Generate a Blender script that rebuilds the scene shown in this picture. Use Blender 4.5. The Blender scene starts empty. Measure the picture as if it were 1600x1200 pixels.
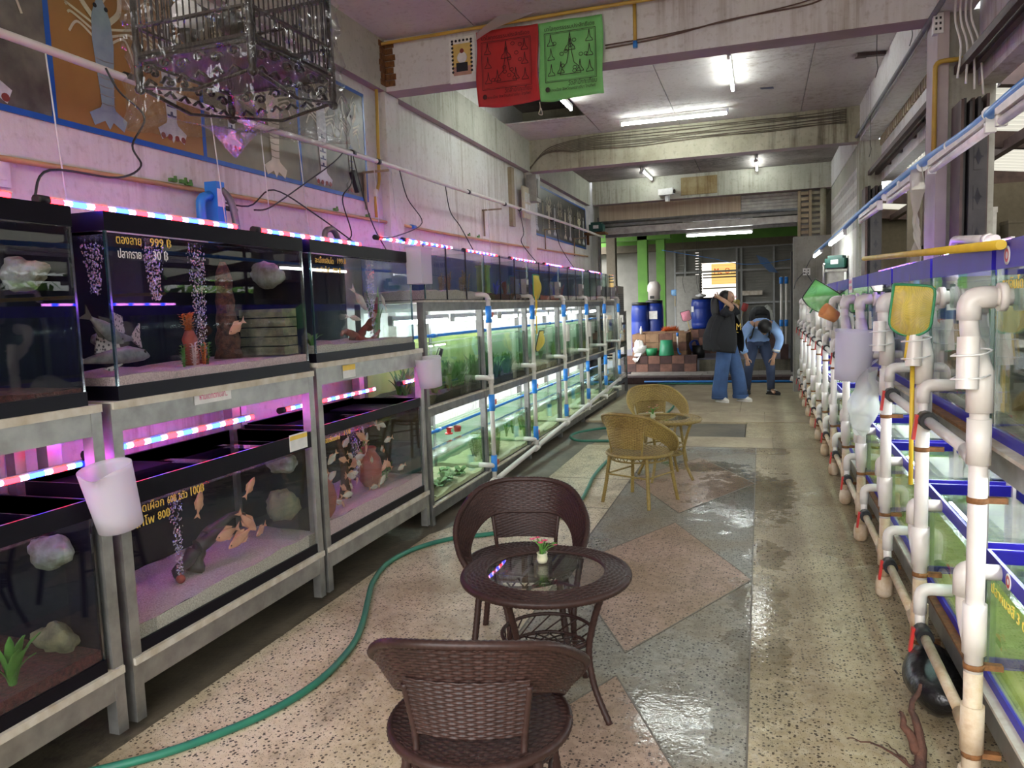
import bpy, math, random
from mathutils import Vector, Matrix, noise
PI = math.pi
sc = bpy.context.scene
COL = sc.collection
rnd = random.Random(7)

# ---------------------------------------------------------------- camera
cam = bpy.data.cameras.new('camera')
cam.sensor_width = 36.0
cam.lens = 1194.0 / 1600.0 * 36.0
cam.clip_start = 0.05
camo = bpy.data.objects.new('camera', cam)
COL.objects.link(camo)
YAW, PITCH, ROLL = .31637, .0970, -.03589
_fw = Vector((-math.sin(YAW) * math.cos(PITCH), math.cos(YAW) * math.cos(PITCH), -math.sin(PITCH)))
_r0 = Vector((math.cos(YAW), math.sin(YAW), 0))
_u0 = _r0.cross(_fw)
_r = _r0 * math.cos(ROLL) + _u0 * math.sin(ROLL)
_u = _u0 * math.cos(ROLL) - _r0 * math.sin(ROLL)
mw = Matrix((_r, _u, -_fw)).transposed().to_4x4()
mw.translation = Vector((0, 0, 1.62))
camo.matrix_world = mw
sc.camera = camo

# ---------------------------------------------------------------- world, exposure
w = bpy.data.worlds.new('sky')
sc.world = w
w.use_nodes = True
nt = w.node_tree
bg = nt.nodes['Background']
sky = nt.nodes.new('ShaderNodeTexSky')
sky.sky_type = 'NISHITA'
sky.sun_disc = False
sky.sun_elevation = math.radians(50)
sky.sun_rotation = math.radians(200)
sky.air_density = 1.0
sky.dust_density = 4.0
hs = nt.nodes.new('ShaderNodeHueSaturation')
hs.inputs['Saturation'].default_value = .35
nt.links.new(sky.outputs[0], hs.inputs['Color'])
nt.links.new(hs.outputs[0], bg.inputs[0])
bg.inputs[1].default_value = 0.48
sc.view_settings.view_transform = 'Standard'
sc.view_settings.look = 'None'
sc.view_settings.gamma = 1.0
sc.view_settings.use_curve_mapping = False
sc.view_settings.exposure = 1.3
sc.cycles.transparent_max_bounces = 28
sc.cycles.max_bounces = 8
sc.cycles.caustics_reflective = False
sc.cycles.caustics_refractive = False
sc.cycles.sample_clamp_indirect = 6.0
TUBE_W = 24.0     # white fluorescent tube emission
LED_P = 20.0      # red and blue aquarium LED emission

# ---------------------------------------------------------------- mesh helpers
class MB:
    def __init__(s):
        s.v = []; s.f = []; s.m = []; s.uv = None; s.mi = 0; s.sm = []
        s.smooth = False
    def _face(s, idx):
        s.f.append(tuple(idx)); s.m.append(s.mi); s.sm.append(s.smooth)
    def add(s, vs, fs, smooth=None):
        o = len(s.v); s.v += [tuple(p) for p in vs]
        sv = s.smooth
        if smooth is not None: s.smooth = smooth
        for f in fs: s._face([i + o for i in f])
        s.smooth = sv
        return s
    def box(s, a, b, m=None):
        x0, y0, z0 = [min(i, j) for i, j in zip(a, b)]; x1, y1, z1 = [max(i, j) for i, j in zip(a, b)]
        vs = [(x0, y0, z0), (x1, y0, z0), (x1, y1, z0), (x0, y1, z0), (x0, y0, z1), (x1, y0, z1), (x1, y1, z1), (x0, y1, z1)]
        if m is not None: vs = [m @ Vector(v) for v in vs]
        return s.add(vs, [(0, 3, 2, 1), (4, 5, 6, 7), (0, 1, 5, 4), (1, 2, 6, 5), (2, 3, 7, 6), (3, 0, 4, 7)])
    def boxc(s, c, d, rx=0, ry=0, rz=0):
        m = Matrix.Translation(c) @ Matrix.Rotation(rz, 4, 'Z') @ Matrix.Rotation(ry, 4, 'Y') @ Matrix.Rotation(rx, 4, 'X')
        h = Vector(d) / 2
        return s.box(-h, h, m)
    def tube(s, pts, r, n=10, caps=True, flat=None):
        pts = [Vector(p) for p in pts]
        k = len(pts)
        rs = r if isinstance(r, (list, tuple)) else [r] * k
        up = None; rings = []
        for i in range(k):
            t = (pts[min(i + 1, k - 1)] - pts[max(i - 1, 0)])
            if t.length < 1e-9: t = Vector((0, 0, 1))
            t.normalize()
            if up is None:
                a = Vector((0, 0, 1)) if abs(t.z) < .9 else Vector((1, 0, 0))
            else: a = up
            b = t.cross(a)
            if b.length < 1e-6: b = t.cross(Vector((0, 1, 0)))
            b.normalize()
            a = b.cross(t); a.normalize(); up = a
            ring = []
            for j in range(n):
                an = 2 * PI * j / n
                fa, fb = (1, 1) if flat is None else flat
                ring.append(pts[i] + (a * math.cos(an) * fa + b * math.sin(an) * fb) * rs[i])
            rings.append(ring)
        o = len(s.v)
        for ring in rings: s.v += [tuple(p) for p in ring]
        sv = s.smooth; s.smooth = True
        for i in range(k - 1):
            for j in range(n):
                j2 = (j + 1) % n
                s._face((o + i * n + j, o + (i + 1) * n + j, o + (i + 1) * n + j2, o + i * n + j2))
        s.smooth = False
        if caps:
            s._face([o + j for j in range(n)])
            s._face([o + (k - 1) * n + j for j in reversed(range(n))])
        s.smooth = sv
        return s
    def cyl(s, a, b, r, n=12, r2=None, caps=True):
        return s.tube([a, b], [r, r if r2 is None else r2], n, caps)
    def lathe(s, prof, n=24, c=(0, 0, 0), smooth=True):
        o = len(s.v); k = len(prof)
        for (r, z) in prof:
            for j in range(n):
                a = 2 * PI * j / n
                s.v.append((c[0] + r * math.cos(a), c[1] + r * math.sin(a), c[2] + z))
        sv = s.smooth; s.smooth = smooth
        for i in range(k - 1):
            for j in range(n):
                j2 = (j + 1) % n
                s._face((o + i * n + j, o + i * n + j2, o + (i + 1) * n + j2, o + (i + 1) * n + j))
        s.smooth = sv
        return s
    def disc(s, c, r, n=20):
        return s.add([(c[0] + r * math.cos(2 * PI * j / n), c[1] + r * math.sin(2 * PI * j / n), c[2]) for j in range(n)], [list(range(n))])
    def ball(s, c, r, n=12, k=8):
        if not isinstance(r, (tuple, list)): r = (r, r, r)
        o = len(s.v)
        for i in range(k + 1):
            ph = PI * i / k
            for j in range(n):
                a = 2 * PI * j / n
                s.v.append((c[0] + r[0] * math.sin(ph) * math.cos(a), c[1] + r[1] * math.sin(ph) * math.sin(a), c[2] - r[2] * math.cos(ph)))
        sv = s.smooth; s.smooth = True
        for i in range(k):
            for j in range(n):
                j2 = (j + 1) % n
                if i == 0: s._face((o + j, o + n + j2, o + n + j))
                elif i == k - 1: s._face((o + i * n + j, o + i * n + j2, o + (i + 1) * n + j))
                else: s._face((o + i * n + j, o + i * n + j2, o + (i + 1) * n + j2, o + (i + 1) * n + j))
        s.smooth = sv
        return s
    def prism(s, poly, z0, z1):
        n = len(poly); o = len(s.v)
        s.v += [(x, y, z0) for x, y in poly] + [(x, y, z1) for x, y in poly]
        s._face([o + i for i in reversed(range(n))]); s._face([o + n + i for i in range(n)])
        for i in range(n):
            j = (i + 1) % n
            s._face((o + i, o + j, o + n + j, o + n + i))
        return s
    def grid(s, fn, nu, nv, uvs=True, closed=False):
        o = len(s.v)
        if uvs and s.uv is None: s.uv = {}
        for i in range(nu + 1):
            for j in range(nv + 1):
                s.v.append(tuple(fn(i / nu, j / nv)))
                if uvs: s.uv[len(s.v) - 1] = (i / nu, j / nv)
        sv = s.smooth; s.smooth = True
        for i in range(nu):
            for j in range(nv):
                a = o + i * (nv + 1) + j
                s._face((a, a + nv + 1, a + nv + 2, a + 1))
        s.smooth = sv
        return s
    def mesh(s, name, mats):
        me = bpy.data.meshes.new(name)
        me.from_pydata(s.v, [], s.f)
        if not isinstance(mats, (list, tuple)): mats = [mats]
        for m in mats: me.materials.append(m)
        me.polygons.foreach_set('material_index', s.m)
        me.polygons.foreach_set('use_smooth', s.sm)
        if s.uv is not None:
            l = me.uv_layers.new(name='UVMap')
            for lp in me.loops:
                l.data[lp.index].uv = s.uv.get(lp.vertex_index, (0, 0))
        me.update()
        return me
    def build(s, name, mats, parent=None, loc=(0, 0, 0), rz=0, rot=None):
        return obj(name, s.mesh(name, mats), parent, loc, rz, rot)

def obj(name, me, parent=None, loc=(0, 0, 0), rz=0, rot=None):
    o = bpy.data.objects.new(name, me)
    COL.objects.link(o)
    o.location = loc
    o.rotation_euler = rot if rot is not None else (0, 0, rz)
    if parent is not None: o.parent = parent
    return o
def tag(o, label, cat, group=None, kind=None):
    if label: o['label'] = label
    if cat: o['category'] = cat
    if group: o['group'] = group
    if kind: o['kind'] = kind
    return o
def thing(name, label, cat, loc=(0, 0, 0), rz=0, group=None, rot=None):
    o = obj(name, None, None, loc, rz, rot)
    return tag(o, label, cat, group)
def struct(name, mb, mats, parent=None, label=None):
    o = mb.build(name, mats, parent)
    if parent is None: o['kind'] = 'structure'
    if label: o['label'] = label
    return o
def dup(root, loc, rz=None, label=None, group=None):
    def cp(o, p):
        c = o.copy(); COL.objects.link(c)
        if p is not None: c.parent = p
        for ch in list(o.children): cp(ch, c)
        return c
    r = cp(root, None)
    r.location = loc
    if rz is not None: r.rotation_euler = (0, 0, rz)
    if label: r['label'] = label
    if group: r['group'] = group
    return r
ORD = ['first', 'second', 'third', 'fourth', 'fifth', 'sixth', 'seventh', 'eighth', 'ninth', 'tenth', 'eleventh', 'twelfth', 'thirteenth', 'fourteenth', 'fifteenth', 'sixteenth', 'seventeenth', 'eighteenth', 'nineteenth', 'twentieth', 'twenty-first', 'twenty-second', 'twenty-third', 'twenty-fourth']
def spline(pts, n=6):
    pts = [Vector(p) for p in pts]; out = []
    k = len(pts)
    for i in range(k - 1):
        p0 = pts[max(i - 1, 0)]; p1 = pts[i]; p2 = pts[i + 1]; p3 = pts[min(i + 2, k - 1)]
        for j in range(n):
            t = j / n
            out.append(.5 * ((2 * p1) + (p2 - p0) * t + (2 * p0 - 5 * p1 + 4 * p2 - p3) * t * t + (3 * p1 - p0 - 3 * p2 + p3) * t ** 3))
    out.append(pts[-1])
    return out
def bend(pts, r=.03, n=4):
    """polyline with rounded corners"""
    pts = [Vector(p) for p in pts]; out = [pts[0]]
    for i in range(1, len(pts) - 1):
        a = (pts[i - 1] - pts[i]); b = (pts[i + 1] - pts[i])
        d = min(r, a.length * .49, b.length * .49)
        a.normalize(); b.normalize()
        p0 = pts[i] + a * d; p1 = pts[i] + b * d
        for j in range(n + 1):
            t = j / n
            out.append(p0 * (1 - t) ** 2 + pts[i] * 2 * t * (1 - t) + p1 * t * t)
    out.append(pts[-1])
    return out
_font = {}
def text_mesh(txt, size, ext=.0006, align='LEFT'):
    key = (txt, size, align)
    cu = bpy.data.curves.new('lettering', 'FONT')
    cu.body = txt; cu.size = size; cu.extrude = ext; cu.align_x = align; cu.resolution_u = 2
    o = bpy.data.objects.new('tmp_lettering', cu); COL.objects.link(o)
    dg = bpy.context.evaluated_depsgraph_get()
    me = bpy.data.meshes.new_from_object(o.evaluated_get(dg))
    bpy.data.objects.remove(o); bpy.data.curves.remove(cu)
    me.name = 'lettering'
    return me
def lettering(txt, size, mat, parent, frame, width=None, align='LEFT', name='lettering'):
    """frame: (origin, right, up) vectors, text lies on that plane"""
    me = text_mesh(txt, size, align=align)
    xs = [v.co.x for v in me.vertices]
    if width and xs and max(xs) - min(xs) > 1e-6:
        k = width / (max(xs) - min(xs))
        for v in me.vertices: v.co.x *= k
    o, r, u = [Vector(i) for i in frame]
    r.normalize(); u.normalize(); n = r.cross(u)
    m = Matrix((r, u, n)).transposed().to_4x4(); m.translation = o
    me.transform(m)
    me.materials.clear(); me.materials.append(mat)
    return obj(name, me, parent)
def noisev(p, s, seed=0):
    return noise.noise(Vector(p) * s + Vector((seed * 7.3, seed * 3.1, seed * 1.7)))

# ---------------------------------------------------------------- materials
MATS = {}
class NT:
    def __init__(s, name):
        m = bpy.data.materials.new(name); m.use_nodes = True
        s.m = m; s.t = m.node_tree; s.t.nodes.clear()
        s.out = s.n('ShaderNodeOutputMaterial')
        MATS[name] = m
    def n(s, typ, **kw):
        nd = s.t.nodes.new(typ)
        for k, v in kw.items():
            if k.startswith('i_'):
                nd.inputs[k[2:].replace('_', ' ')].default_value = v
            else: setattr(nd, k, v)
        return nd
    def l(s, a, b): s.t.links.new(a, b)
    def pos(s, scale=(1, 1, 1), uv=False, obj=False):
        g = s.n('ShaderNodeTexCoord') if (uv or obj) else s.n('ShaderNodeNewGeometry')
        mp = s.n('ShaderNodeMapping'); mp.inputs['Scale'].default_value = scale
        s.l(g.outputs['UV' if uv else ('Object' if obj else 'Position')], mp.inputs['Vector'])
        return mp.outputs[0]
    def noise(s, vec, scale, detail=3, rough=.55):
        nd = s.n('ShaderNodeTexNoise'); nd.inputs['Scale'].default_value = scale
        nd.inputs['Detail'].default_value = detail; nd.inputs['Roughness'].default_value = rough
        s.l(vec, nd.inputs['Vector']); return nd.outputs['Fac']
    def ramp(s, fac, stops, interp='LINEAR'):
        r = s.n('ShaderNodeValToRGB'); r.color_ramp.interpolation = interp
        e = r.color_ramp.elements
        while len(e) < len(stops): e.new(.5)
        for i, (p, c) in enumerate(stops):
            e[i].position = p; e[i].color = c if len(c) == 4 else (*c, 1)
        s.l(fac, r.inputs[0]); return r.outputs[0]
    def mix(s, fac, a, b, mode='MIX'):
        m = s.n('ShaderNodeMix', data_type='RGBA', blend_type=mode)
        for k, v in ((0, fac), (6, a), (7, b)):
            if hasattr(v, 'links'): s.l(v, m.inputs[k])
            else: m.inputs[k].default_value = v if not isinstance(v, tuple) or len(v) == 4 else (*v, 1)
        return m.outputs[2]
    def math(s, op, a, b=0.0, clamp=False):
        m = s.n('ShaderNodeMath', operation=op, use_clamp=clamp)
        for k, v in ((0, a), (1, b)):
            if hasattr(v, 'links'): s.l(v, m.inputs[k])
            else: m.inputs[k].default_value = v
        return m.outputs[0]
    def bump(s, h, strength, dist=.01):
        b = s.n('ShaderNodeBump'); b.inputs['Strength'].default_value = strength; b.inputs['Distance'].default_value = dist
        s.l(h, b.inputs['Height']); return b.outputs[0]
    def princ(s, col, rough=.5, metal=0, normal=None, spec=.5, **kw):
        p = s.n('ShaderNodeBsdfPrincipled')
        for k, v in (('Base Color', col), ('Roughness', rough), ('Metallic', metal), ('Specular IOR Level', spec)):
            if hasattr(v, 'links'): s.l(v, p.inputs[k])
            else: p.inputs[k].default_value = v if not isinstance(v, tuple) or len(v) == 4 else (*v, 1)
        if normal is not None: s.l(normal, p.inputs['Normal'])
        for k, v in kw.items(): p.inputs[k.replace('_', ' ')].default_value = v
        return p.outputs[0]
    def done(s, sh):
        s.l(sh, s.out.inputs[0]); return s.m

def plain(name, c, c2=None, scale=14, rough=.5, metal=0, bump=0, bscale=None, spec=.5, stretch=(1, 1, 1), **kw):
    t = NT(name)
    if c2 is None: c2 = tuple(max(0, i * .82) for i in c)
    p = t.pos(stretch)
    f = t.noise(p, scale, 4)
    col = t.ramp(f, [(.35, c), (.68, c2)])
    nb = None
    if bump: nb = t.bump(t.noise(p, bscale or scale * 4, 3), bump)
    return t.done(t.princ(col, rough, metal, nb, spec, **kw))
def emit(name, c, s):
    t = NT(name)
    e = t.n('ShaderNodeEmission'); e.inputs[0].default_value = (*c, 1); e.inputs[1].default_value = s
    return t.done(e.outputs[0])
def glassy(name, tint, rough=0.0, ior=1.45, gloss=(1, 1, 1), bump=None, add=0.0, dirt=None):
    """thin sheet glass: clear with a fresnel reflection on top"""
    t = NT(name)
    tr = t.n('ShaderNodeBsdfTransparent'); tr.inputs[0].default_value = (*tint, 1)
    gl = t.n('ShaderNodeBsdfGlossy'); gl.inputs[0].default_value = (*gloss, 1); gl.inputs['Roughness'].default_value = rough
    fr = t.n('ShaderNodeLayerWeight'); fr.inputs[0].default_value = .5; F0 = ((ior - 1) / (ior + 1)) ** 2
    nb = None
    if bump:
        nb = t.bump(t.noise(t.pos(bump[2] if len(bump) > 2 else (1, 1, 1)), bump[0], 3), bump[1], .02)
        t.l(nb, gl.inputs['Normal']); t.l(nb, fr.inputs['Normal'])
    f = t.math('ADD', t.math('MULTIPLY', t.math('POWER', fr.outputs['Facing'], 5.0), 1 - F0), F0)
    if add: f = t.math('ADD', f, add, True)
    mx = t.n('ShaderNodeMixShader'); t.l(f, mx.inputs[0]); t.l(tr.outputs[0], mx.inputs[1]); t.l(gl.outputs[0], mx.inputs[2])
    o = mx.outputs[0]
    if dirt:
        df = t.n('ShaderNodeBsdfDiffuse'); df.inputs[0].default_value = (*dirt[0], 1)
        m2 = t.n('ShaderNodeMixShader')
        ff = t.math('MULTIPLY', t.ramp(t.noise(t.pos(), dirt[2], 4), [(.4, (0, 0, 0)), (.75, (1, 1, 1))]), dirt[1])
        t.l(ff, m2.inputs[0]); t.l(o, m2.inputs[1]); t.l(df.outputs[0], m2.inputs[2]); o = m2.outputs[0]
    return t.done(o)
def frosted(name, c, clear=.3, rough=.35):
    t = NT(name)
    tr = t.n('ShaderNodeBsdfTransparent'); tr.inputs[0].default_value = (*[.5 + .5 * i for i in c], 1)
    tl = t.n('ShaderNodeBsdfTranslucent'); tl.inputs[0].default_value = (*c, 1)
    pr = t.princ(c, rough)
    m1 = t.n('ShaderNodeMixShader'); m1.inputs[0].default_value = .5; t.l(pr, m1.inputs[1]); t.l(tl.outputs[0], m1.inputs[2])
    m2 = t.n('ShaderNodeMixShader'); m2.inputs[0].default_value = clear; t.l(m1.outputs[0], m2.inputs[1]); t.l(tr.outputs[0], m2.inputs[2])
    return t.done(m2.outputs[0])
def terrazzo(name, base, base2, chip, chip2, dens=.5, wetc=None, rough=.45, warm=None):
    t = NT(name)
    p = t.pos()
    def chips(sc_, thr, pick):
        mp = t.n('ShaderNodeMapping'); t.l(p, mp.inputs[0]); mp.inputs['Scale'].default_value = (1, 1.0, .02)
        v = t.n('ShaderNodeTexVoronoi'); v.inputs['Scale'].default_value = sc_; t.l(mp.outputs[0], v.inputs['Vector'])
        d = t.math('LESS_THAN', v.outputs['Distance'], thr)
        sep = t.n('ShaderNodeSeparateColor'); t.l(v.outputs['Color'], sep.inputs[0])
        return t.math('MULTIPLY', d, t.math('LESS_THAN', sep.outputs[0], pick))
    f = t.noise(p, 1.1, 5, .65)
    f2 = t.noise(p, 26, 3)
    col = t.mix(t.ramp(f, [(.38, (0, 0, 0)), (.62, (1, 1, 1))]), base, base2)
    col = t.mix(t.ramp(f2, [(.45, (0, 0, 0)), (.6, (.35,) * 3)]), col, chip2)
    col = t.mix(t.math('MULTIPLY', chips(64, .36, dens * .95), .92), col, chip)
    col = t.mix(t.math('MULTIPLY', chips(150, .34, dens * .8), .7), col, chip)
    # brown stains
    st = t.ramp(t.noise(p, .9, 6, .7), [(.44, (0, 0, 0)), (.66, (1, 1, 1))])
    col = t.mix(t.math('MULTIPLY', st, .7), col, (.19, .13, .06))
    st2 = t.ramp(t.noise(t.pos((1.6, .7, 1)), 3.1, 6, .75), [(.52, (0, 0, 0)), (.7, (1, 1, 1))])
    col = t.mix(t.math('MULTIPLY', st2, .5), col, (.1, .08, .05))
    # standing water: glossy pools
    pool = None
    for (cx, cy, rx, ry) in ((-.12, 6.6, .42, .9), (-.36, 2.95, .2, .34), (-.02, 3.75, .14, 1.0), (-.5, 7.7, .4, .25), (.03, 5.0, .12, .3)):
        mp = t.n('ShaderNodeMapping'); t.l(p, mp.inputs[0]); mp.vector_type = 'POINT'
        mp.inputs['Location'].default_value = (-cx / rx, -cy / ry, 0); mp.inputs['Scale'].default_value = (1 / rx, 1 / ry, 0)
        ln = t.n('ShaderNodeVectorMath', operation='LENGTH'); t.l(mp.outputs[0], ln.inputs[0])
        q = t.math('SUBTRACT', 1.25, ln.outputs['Value'])
        pool = q if pool is None else t.math('MAXIMUM', pool, q)
    pool = t.math('ADD', pool, t.math('MULTIPLY', t.math('SUBTRACT', t.noise(p, 5, 4, .7), .5), 3.0))
    wet = t.ramp(pool, [(.15, (0, 0, 0)), (.5, (1, 1, 1))])
    damp = t.ramp(t.noise(p, .55, 4), [(.42, (0, 0, 0)), (.6, (1, 1, 1))])
    rg = t.mix(damp, (rough,) * 3, (rough * .62,) * 3)
    rg = t.mix(wet, rg, (.06,) * 3)
    col = t.mix(t.math('MULTIPLY', wet, .3), col, (.09, .09, .075))
    b = t.bump(t.noise(p, 60, 2), .12, .004)
    b2 = t.n('ShaderNodeBump'); b2.inputs['Distance'].default_value = .012; t.l(b, b2.inputs['Normal'])
    t.l(t.noise(p, 17, 3), b2.inputs['Height']); t.l(t.math('MULTIPLY', wet, .09), b2.inputs['Strength'])
    return t.done(t.princ(col, rg, 0, b2.outputs[0], t.math('ADD', t.math('MULTIPLY', wet, .4), .18)))
def concrete(name, base, base2, dirt, streak=.6, rough=.85, sc_=1.6, top=None):
    t = NT(name); p = t.pos()
    f = t.noise(p, sc_, 6, .65)
    col = t.ramp(f, [(.32, base), (.62, base2)])
    s1 = t.ramp(t.noise(t.pos((9, 9, .45)), 1.4, 4, .7), [(.47, (0, 0, 0)), (.68, (1, 1, 1))])
    s2 = t.ramp(t.noise(p, .8, 5), [(.42, (0, 0, 0)), (.62, (1, 1, 1))])
    col = t.mix(t.math('MULTIPLY', t.math('MULTIPLY', s1, s2), streak), col, dirt)
    col = t.mix(t.math('MULTIPLY', t.ramp(t.noise(p, 23, 3), [(.55, (0, 0, 0)), (.75, (1, 1, 1))]), .3), col, dirt)
    return t.done(t.princ(col, rough, 0, t.bump(t.noise(p, 38, 4), .25), .3))

m_cream = terrazzo('cream_terrazzo', (.64, .55, .39), (.52, .43, .27), (.022, .02, .018), (.72, .64, .48), .5)
m_creamr = terrazzo('worn_cream_terrazzo', (.47, .395, .255), (.33, .27, .16), (.022, .02, .018), (.55, .48, .36), .5, rough=.4)
m_grey = terrazzo('grey_terrazzo', (.25, .245, .205), (.2, .185, .145), (.02, .02, .02), (.42, .40, .33), .55, rough=.38)
m_pink = terrazzo('pink_terrazzo', (.37, .255, .19), (.29, .2, .145), (.03, .02, .02), (.55, .4, .3), .45, rough=.42)
m_slab = concrete('stone_slab', (.4, .33, .22), (.28, .22, .14), (.08, .06, .04), .5, .5, 2.2)
m_gutter = concrete('wet_concrete', (.085, .072, .052), (.16, .135, .095), (.03, .025, .02), .6, .45, 2)
m_brass = plain('brass_strip', (.16, .14, .11), rough=.5, metal=.4)
m_wall = concrete('grimy_white_plaster', (.72, .71, .68), (.62, .6, .55), (.26, .2, .12), .75, .8, .9)
m_wallfar = concrete('stained_plaster', (.53, .53, .45), (.4, .4, .32), (.13, .11, .06), .85, .8, 1.1)
m_beamw = concrete('white_beam_paint', (.7, .69, .68), (.6, .58, .57), (.2, .13, .07), .55, .7, .8)
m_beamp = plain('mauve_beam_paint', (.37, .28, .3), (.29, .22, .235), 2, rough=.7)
m_beamc = concrete('streaked_concrete', (.5, .48, .37), (.33, .31, .22), (.06, .052, .03), .95, .85, 1.3)
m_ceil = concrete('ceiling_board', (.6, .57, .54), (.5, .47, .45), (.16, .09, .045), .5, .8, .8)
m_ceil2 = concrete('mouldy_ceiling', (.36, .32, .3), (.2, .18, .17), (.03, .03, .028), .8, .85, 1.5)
m_black = plain('black_trim', (.006, .005, .009), rough=.35, spec=.15)
m_blackback = plain('black_backing', (.006, .005, .014), rough=.6, spec=.1)
m_blueback = plain('blue_backing', (.02, .025, .2), (.015, .015, .12), 6, rough=.35)
m_bluetrim = plain('blue_trim', (.03, .02, .42), (.022, .016, .3), 4, rough=.35, spec=.25)
m_steel = plain('galvanised_steel', (.42, .41, .38), (.28, .27, .25), 9, rough=.42, metal=.75)
m_steeld = plain('dull_steel', (.22, .215, .2), (.15, .145, .135), 11, rough=.45, metal=.6)
m_foam = plain('white_foam_board', (.62, .58, .5), (.45, .38, .28), 12, rough=.9)
m_glass = glassy('tank_glass', (.93, .97, .955))
m_glassg = glassy('green_tank_glass', (.93, .975, .945))
m_water = glassy('water_surface', (.9, .96, .95), 0, 1.33, bump=(28, .25))
m_tint = glassy('murky_water', (.80, .88, .76), 0, 1.05)
m_tintd = glassy('dark_water', (.75, .74, .82), 0, 1.05)
m_pvc = plain('white_pvc', (.74, .70, .66), (.64, .58, .52), 5, rough=.32)
m_pvcd = concrete('stained_pvc', (.64, .55, .43), (.45, .31, .18), (.22, .1, .035), .95, .45, 7)
m_rust = plain('rust', (.24, .1, .03), (.1, .045, .015), 30, rough=.85, bump=.3)
m_bluepvc = plain('blue_pvc', (.03, .23, .68), (.025, .18, .55), 6, rough=.35)
m_bluetape = plain('blue_tape', (.01, .12, .5), rough=.5)
m_red = plain('red_plastic', (.55, .03, .025), rough=.4)
m_redo = plain('faded_red_plastic', (.6, .12, .06), rough=.5)
m_blackp = plain('black_plastic', (.012, .012, .013), rough=.4)
m_white = plain('white_plastic', (.75, .74, .72), rough=.4)
m_frost = frosted('frosted_plastic', (.88, .87, .9), .42)
m_paper = plain('white_paper', (.8, .79, .76), rough=.8)
m_ink = plain('black_ink', (.02, .02, .025), rough=.8)
m_yellowink = plain('yellow_paint_pen', (.85, .6, .1), (.75, .5, .08), rough=.6)
m_whiteink = plain('white_paint_pen', (.85, .85, .8), rough=.6)
m_pinkink = plain('pink_marker', (.75, .2, .35), rough=.7)
m_conduit = plain('yellow_conduit', (.55, .36, .05), (.42, .27, .05), 5, rough=.4)
m_conduito = plain('old_yellow_conduit', (.55, .33, .14), (.4, .24, .1), 5, rough=.5)
m_tube = emit('lit_tube', (.93, 1.0, .96), TUBE_W)
m_tubec = emit('lit_tank_tube', (.88, .97, 1.0), TUBE_W * .9)
m_ledr = emit('red_led', (1, .006, .01), LED_P)
m_ledb = emit('blue_led', (.008, .02, 1), LED_P * 1.1)
m_ledw = emit('pink_led', (.9, .4, 1), LED_P * .5)
m_leds = emit('violet_led_tube', (.85, .25, 1), LED_P * .4)
m_gravelw = plain('white_gravel', (.82, .72, .64), (.5, .4, .34), 130, rough=.9, bump=1.0, bscale=160)
m_gravelp = plain('pink_gravel', (.95, .68, .7), (.66, .42, .46), 140, rough=.9, bump=1.0, bscale=160)
m_sand = plain('pale_sand', (.62, .6, .36), (.5, .48, .26), 20, rough=.9)
m_soil = plain('dark_soil', (.035, .03, .022), (.1, .09, .05), 90, rough=.95, bump=1.0, bscale=120)
m_redsoil = plain('red_soil', (.12, .03, .03), (.04, .012, .015), 60, rough=.95, bump=1.0, bscale=90)
m_moss = plain('algae_sand', (.42, .45, .08), (.3, .34, .05), 14, rough=.9)
m_leaf = plain('leaf_green', (.1, .27, .045), (.05, .15, .025), 12, rough=.5)
m_leafl = plain('light_leaf', (.27, .42, .07), (.15, .28, .05), 12, rough=.5)
m_wood = plain('driftwood', (.09, .035, .02), (.03, .014, .01), 20, rough=.85, bump=.6)
m_rock = plain('pale_rock', (.35, .28, .17), (.16, .13, .09), 18, rough=.9, bump=.6)
m_clay = plain('clay_red', (.38, .06, .04), (.24, .04, .03), 20, rough=.6)
m_edge = glassy('glass_edge', (.35, .5, .55), .1, 1.8, add=.12)
m_cotton = plain('filter_cotton', (.42, .4, .38), (.2, .16, .12), 16, rough=.95, bump=.5)
m_fishp = plain('peach_fish', (.75, .35, .22), (.6, .25, .16), 20, rough=.4)
m_fishw = plain('silver_fish', (.7, .62, .55), (.55, .42, .34), 20, rough=.35)
m_fishg = plain('grey_fish', (.2, .19, .2), (.12, .11, .12), 40, rough=.4)
m_fishd = plain('dark_fish', (.05, .035, .03), rough=.5)
m_fisho = plain('orange_fish', (.8, .22, .05), rough=.4)
m_bubble = glassy('air_bubble', (.95, .9, 1), 0, 1.6, add=.35)
m_fgreen = plain('green_plastic', (.03, .25, .1), (.025, .2, .08), 5, rough=.45)

# ================================================================ SETTING
XW = -3.1
mb = MB().box((-3.5, -3, -.2), (1.45, 15.95, -.03))
floor = struct('floor', mb, m_gutter)
def panel(name, poly, mat, z=0.0, d=.028):
    return MB().prism(poly, z - d, z).build(name, mat, floor)
def rect(x0, y0, x1, y1): return [(x0, y0), (x1, y0), (x1, y1), (x0, y1)]
g = .004
panel('terrazzo_panel', [(-2.40, -3), (-1.165 - g, -3), (-1.165 - g, 5.95), (-1.95, 5.95), (-2.32, 5.0)], m_cream)
panel('terrazzo_panel', rect(-1.94, 5.95 + g, -1.165 - g, 7.0), m_cream)
panel('terrazzo_panel', rect(-1.95, 7.0 + g, -1.165 - g, 8.76), m_cream)
panel('terrazzo_panel', rect(-1.165, -3, -.055, 8.76), m_grey, -.001)
panel('terrazzo_panel', rect(-.055 + g, -3, 1.4, 8.76), m_creamr)
for cy in (7.025, 4.535, 2.08, -.4):
    hw, hh = .552, 1.105
    panel('diamond_panel', [(-.61 - hw, cy), (-.61, cy - hh), (-.61 + hw, cy), (-.61, cy + hh)], m_pink, .001, .012)
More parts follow.
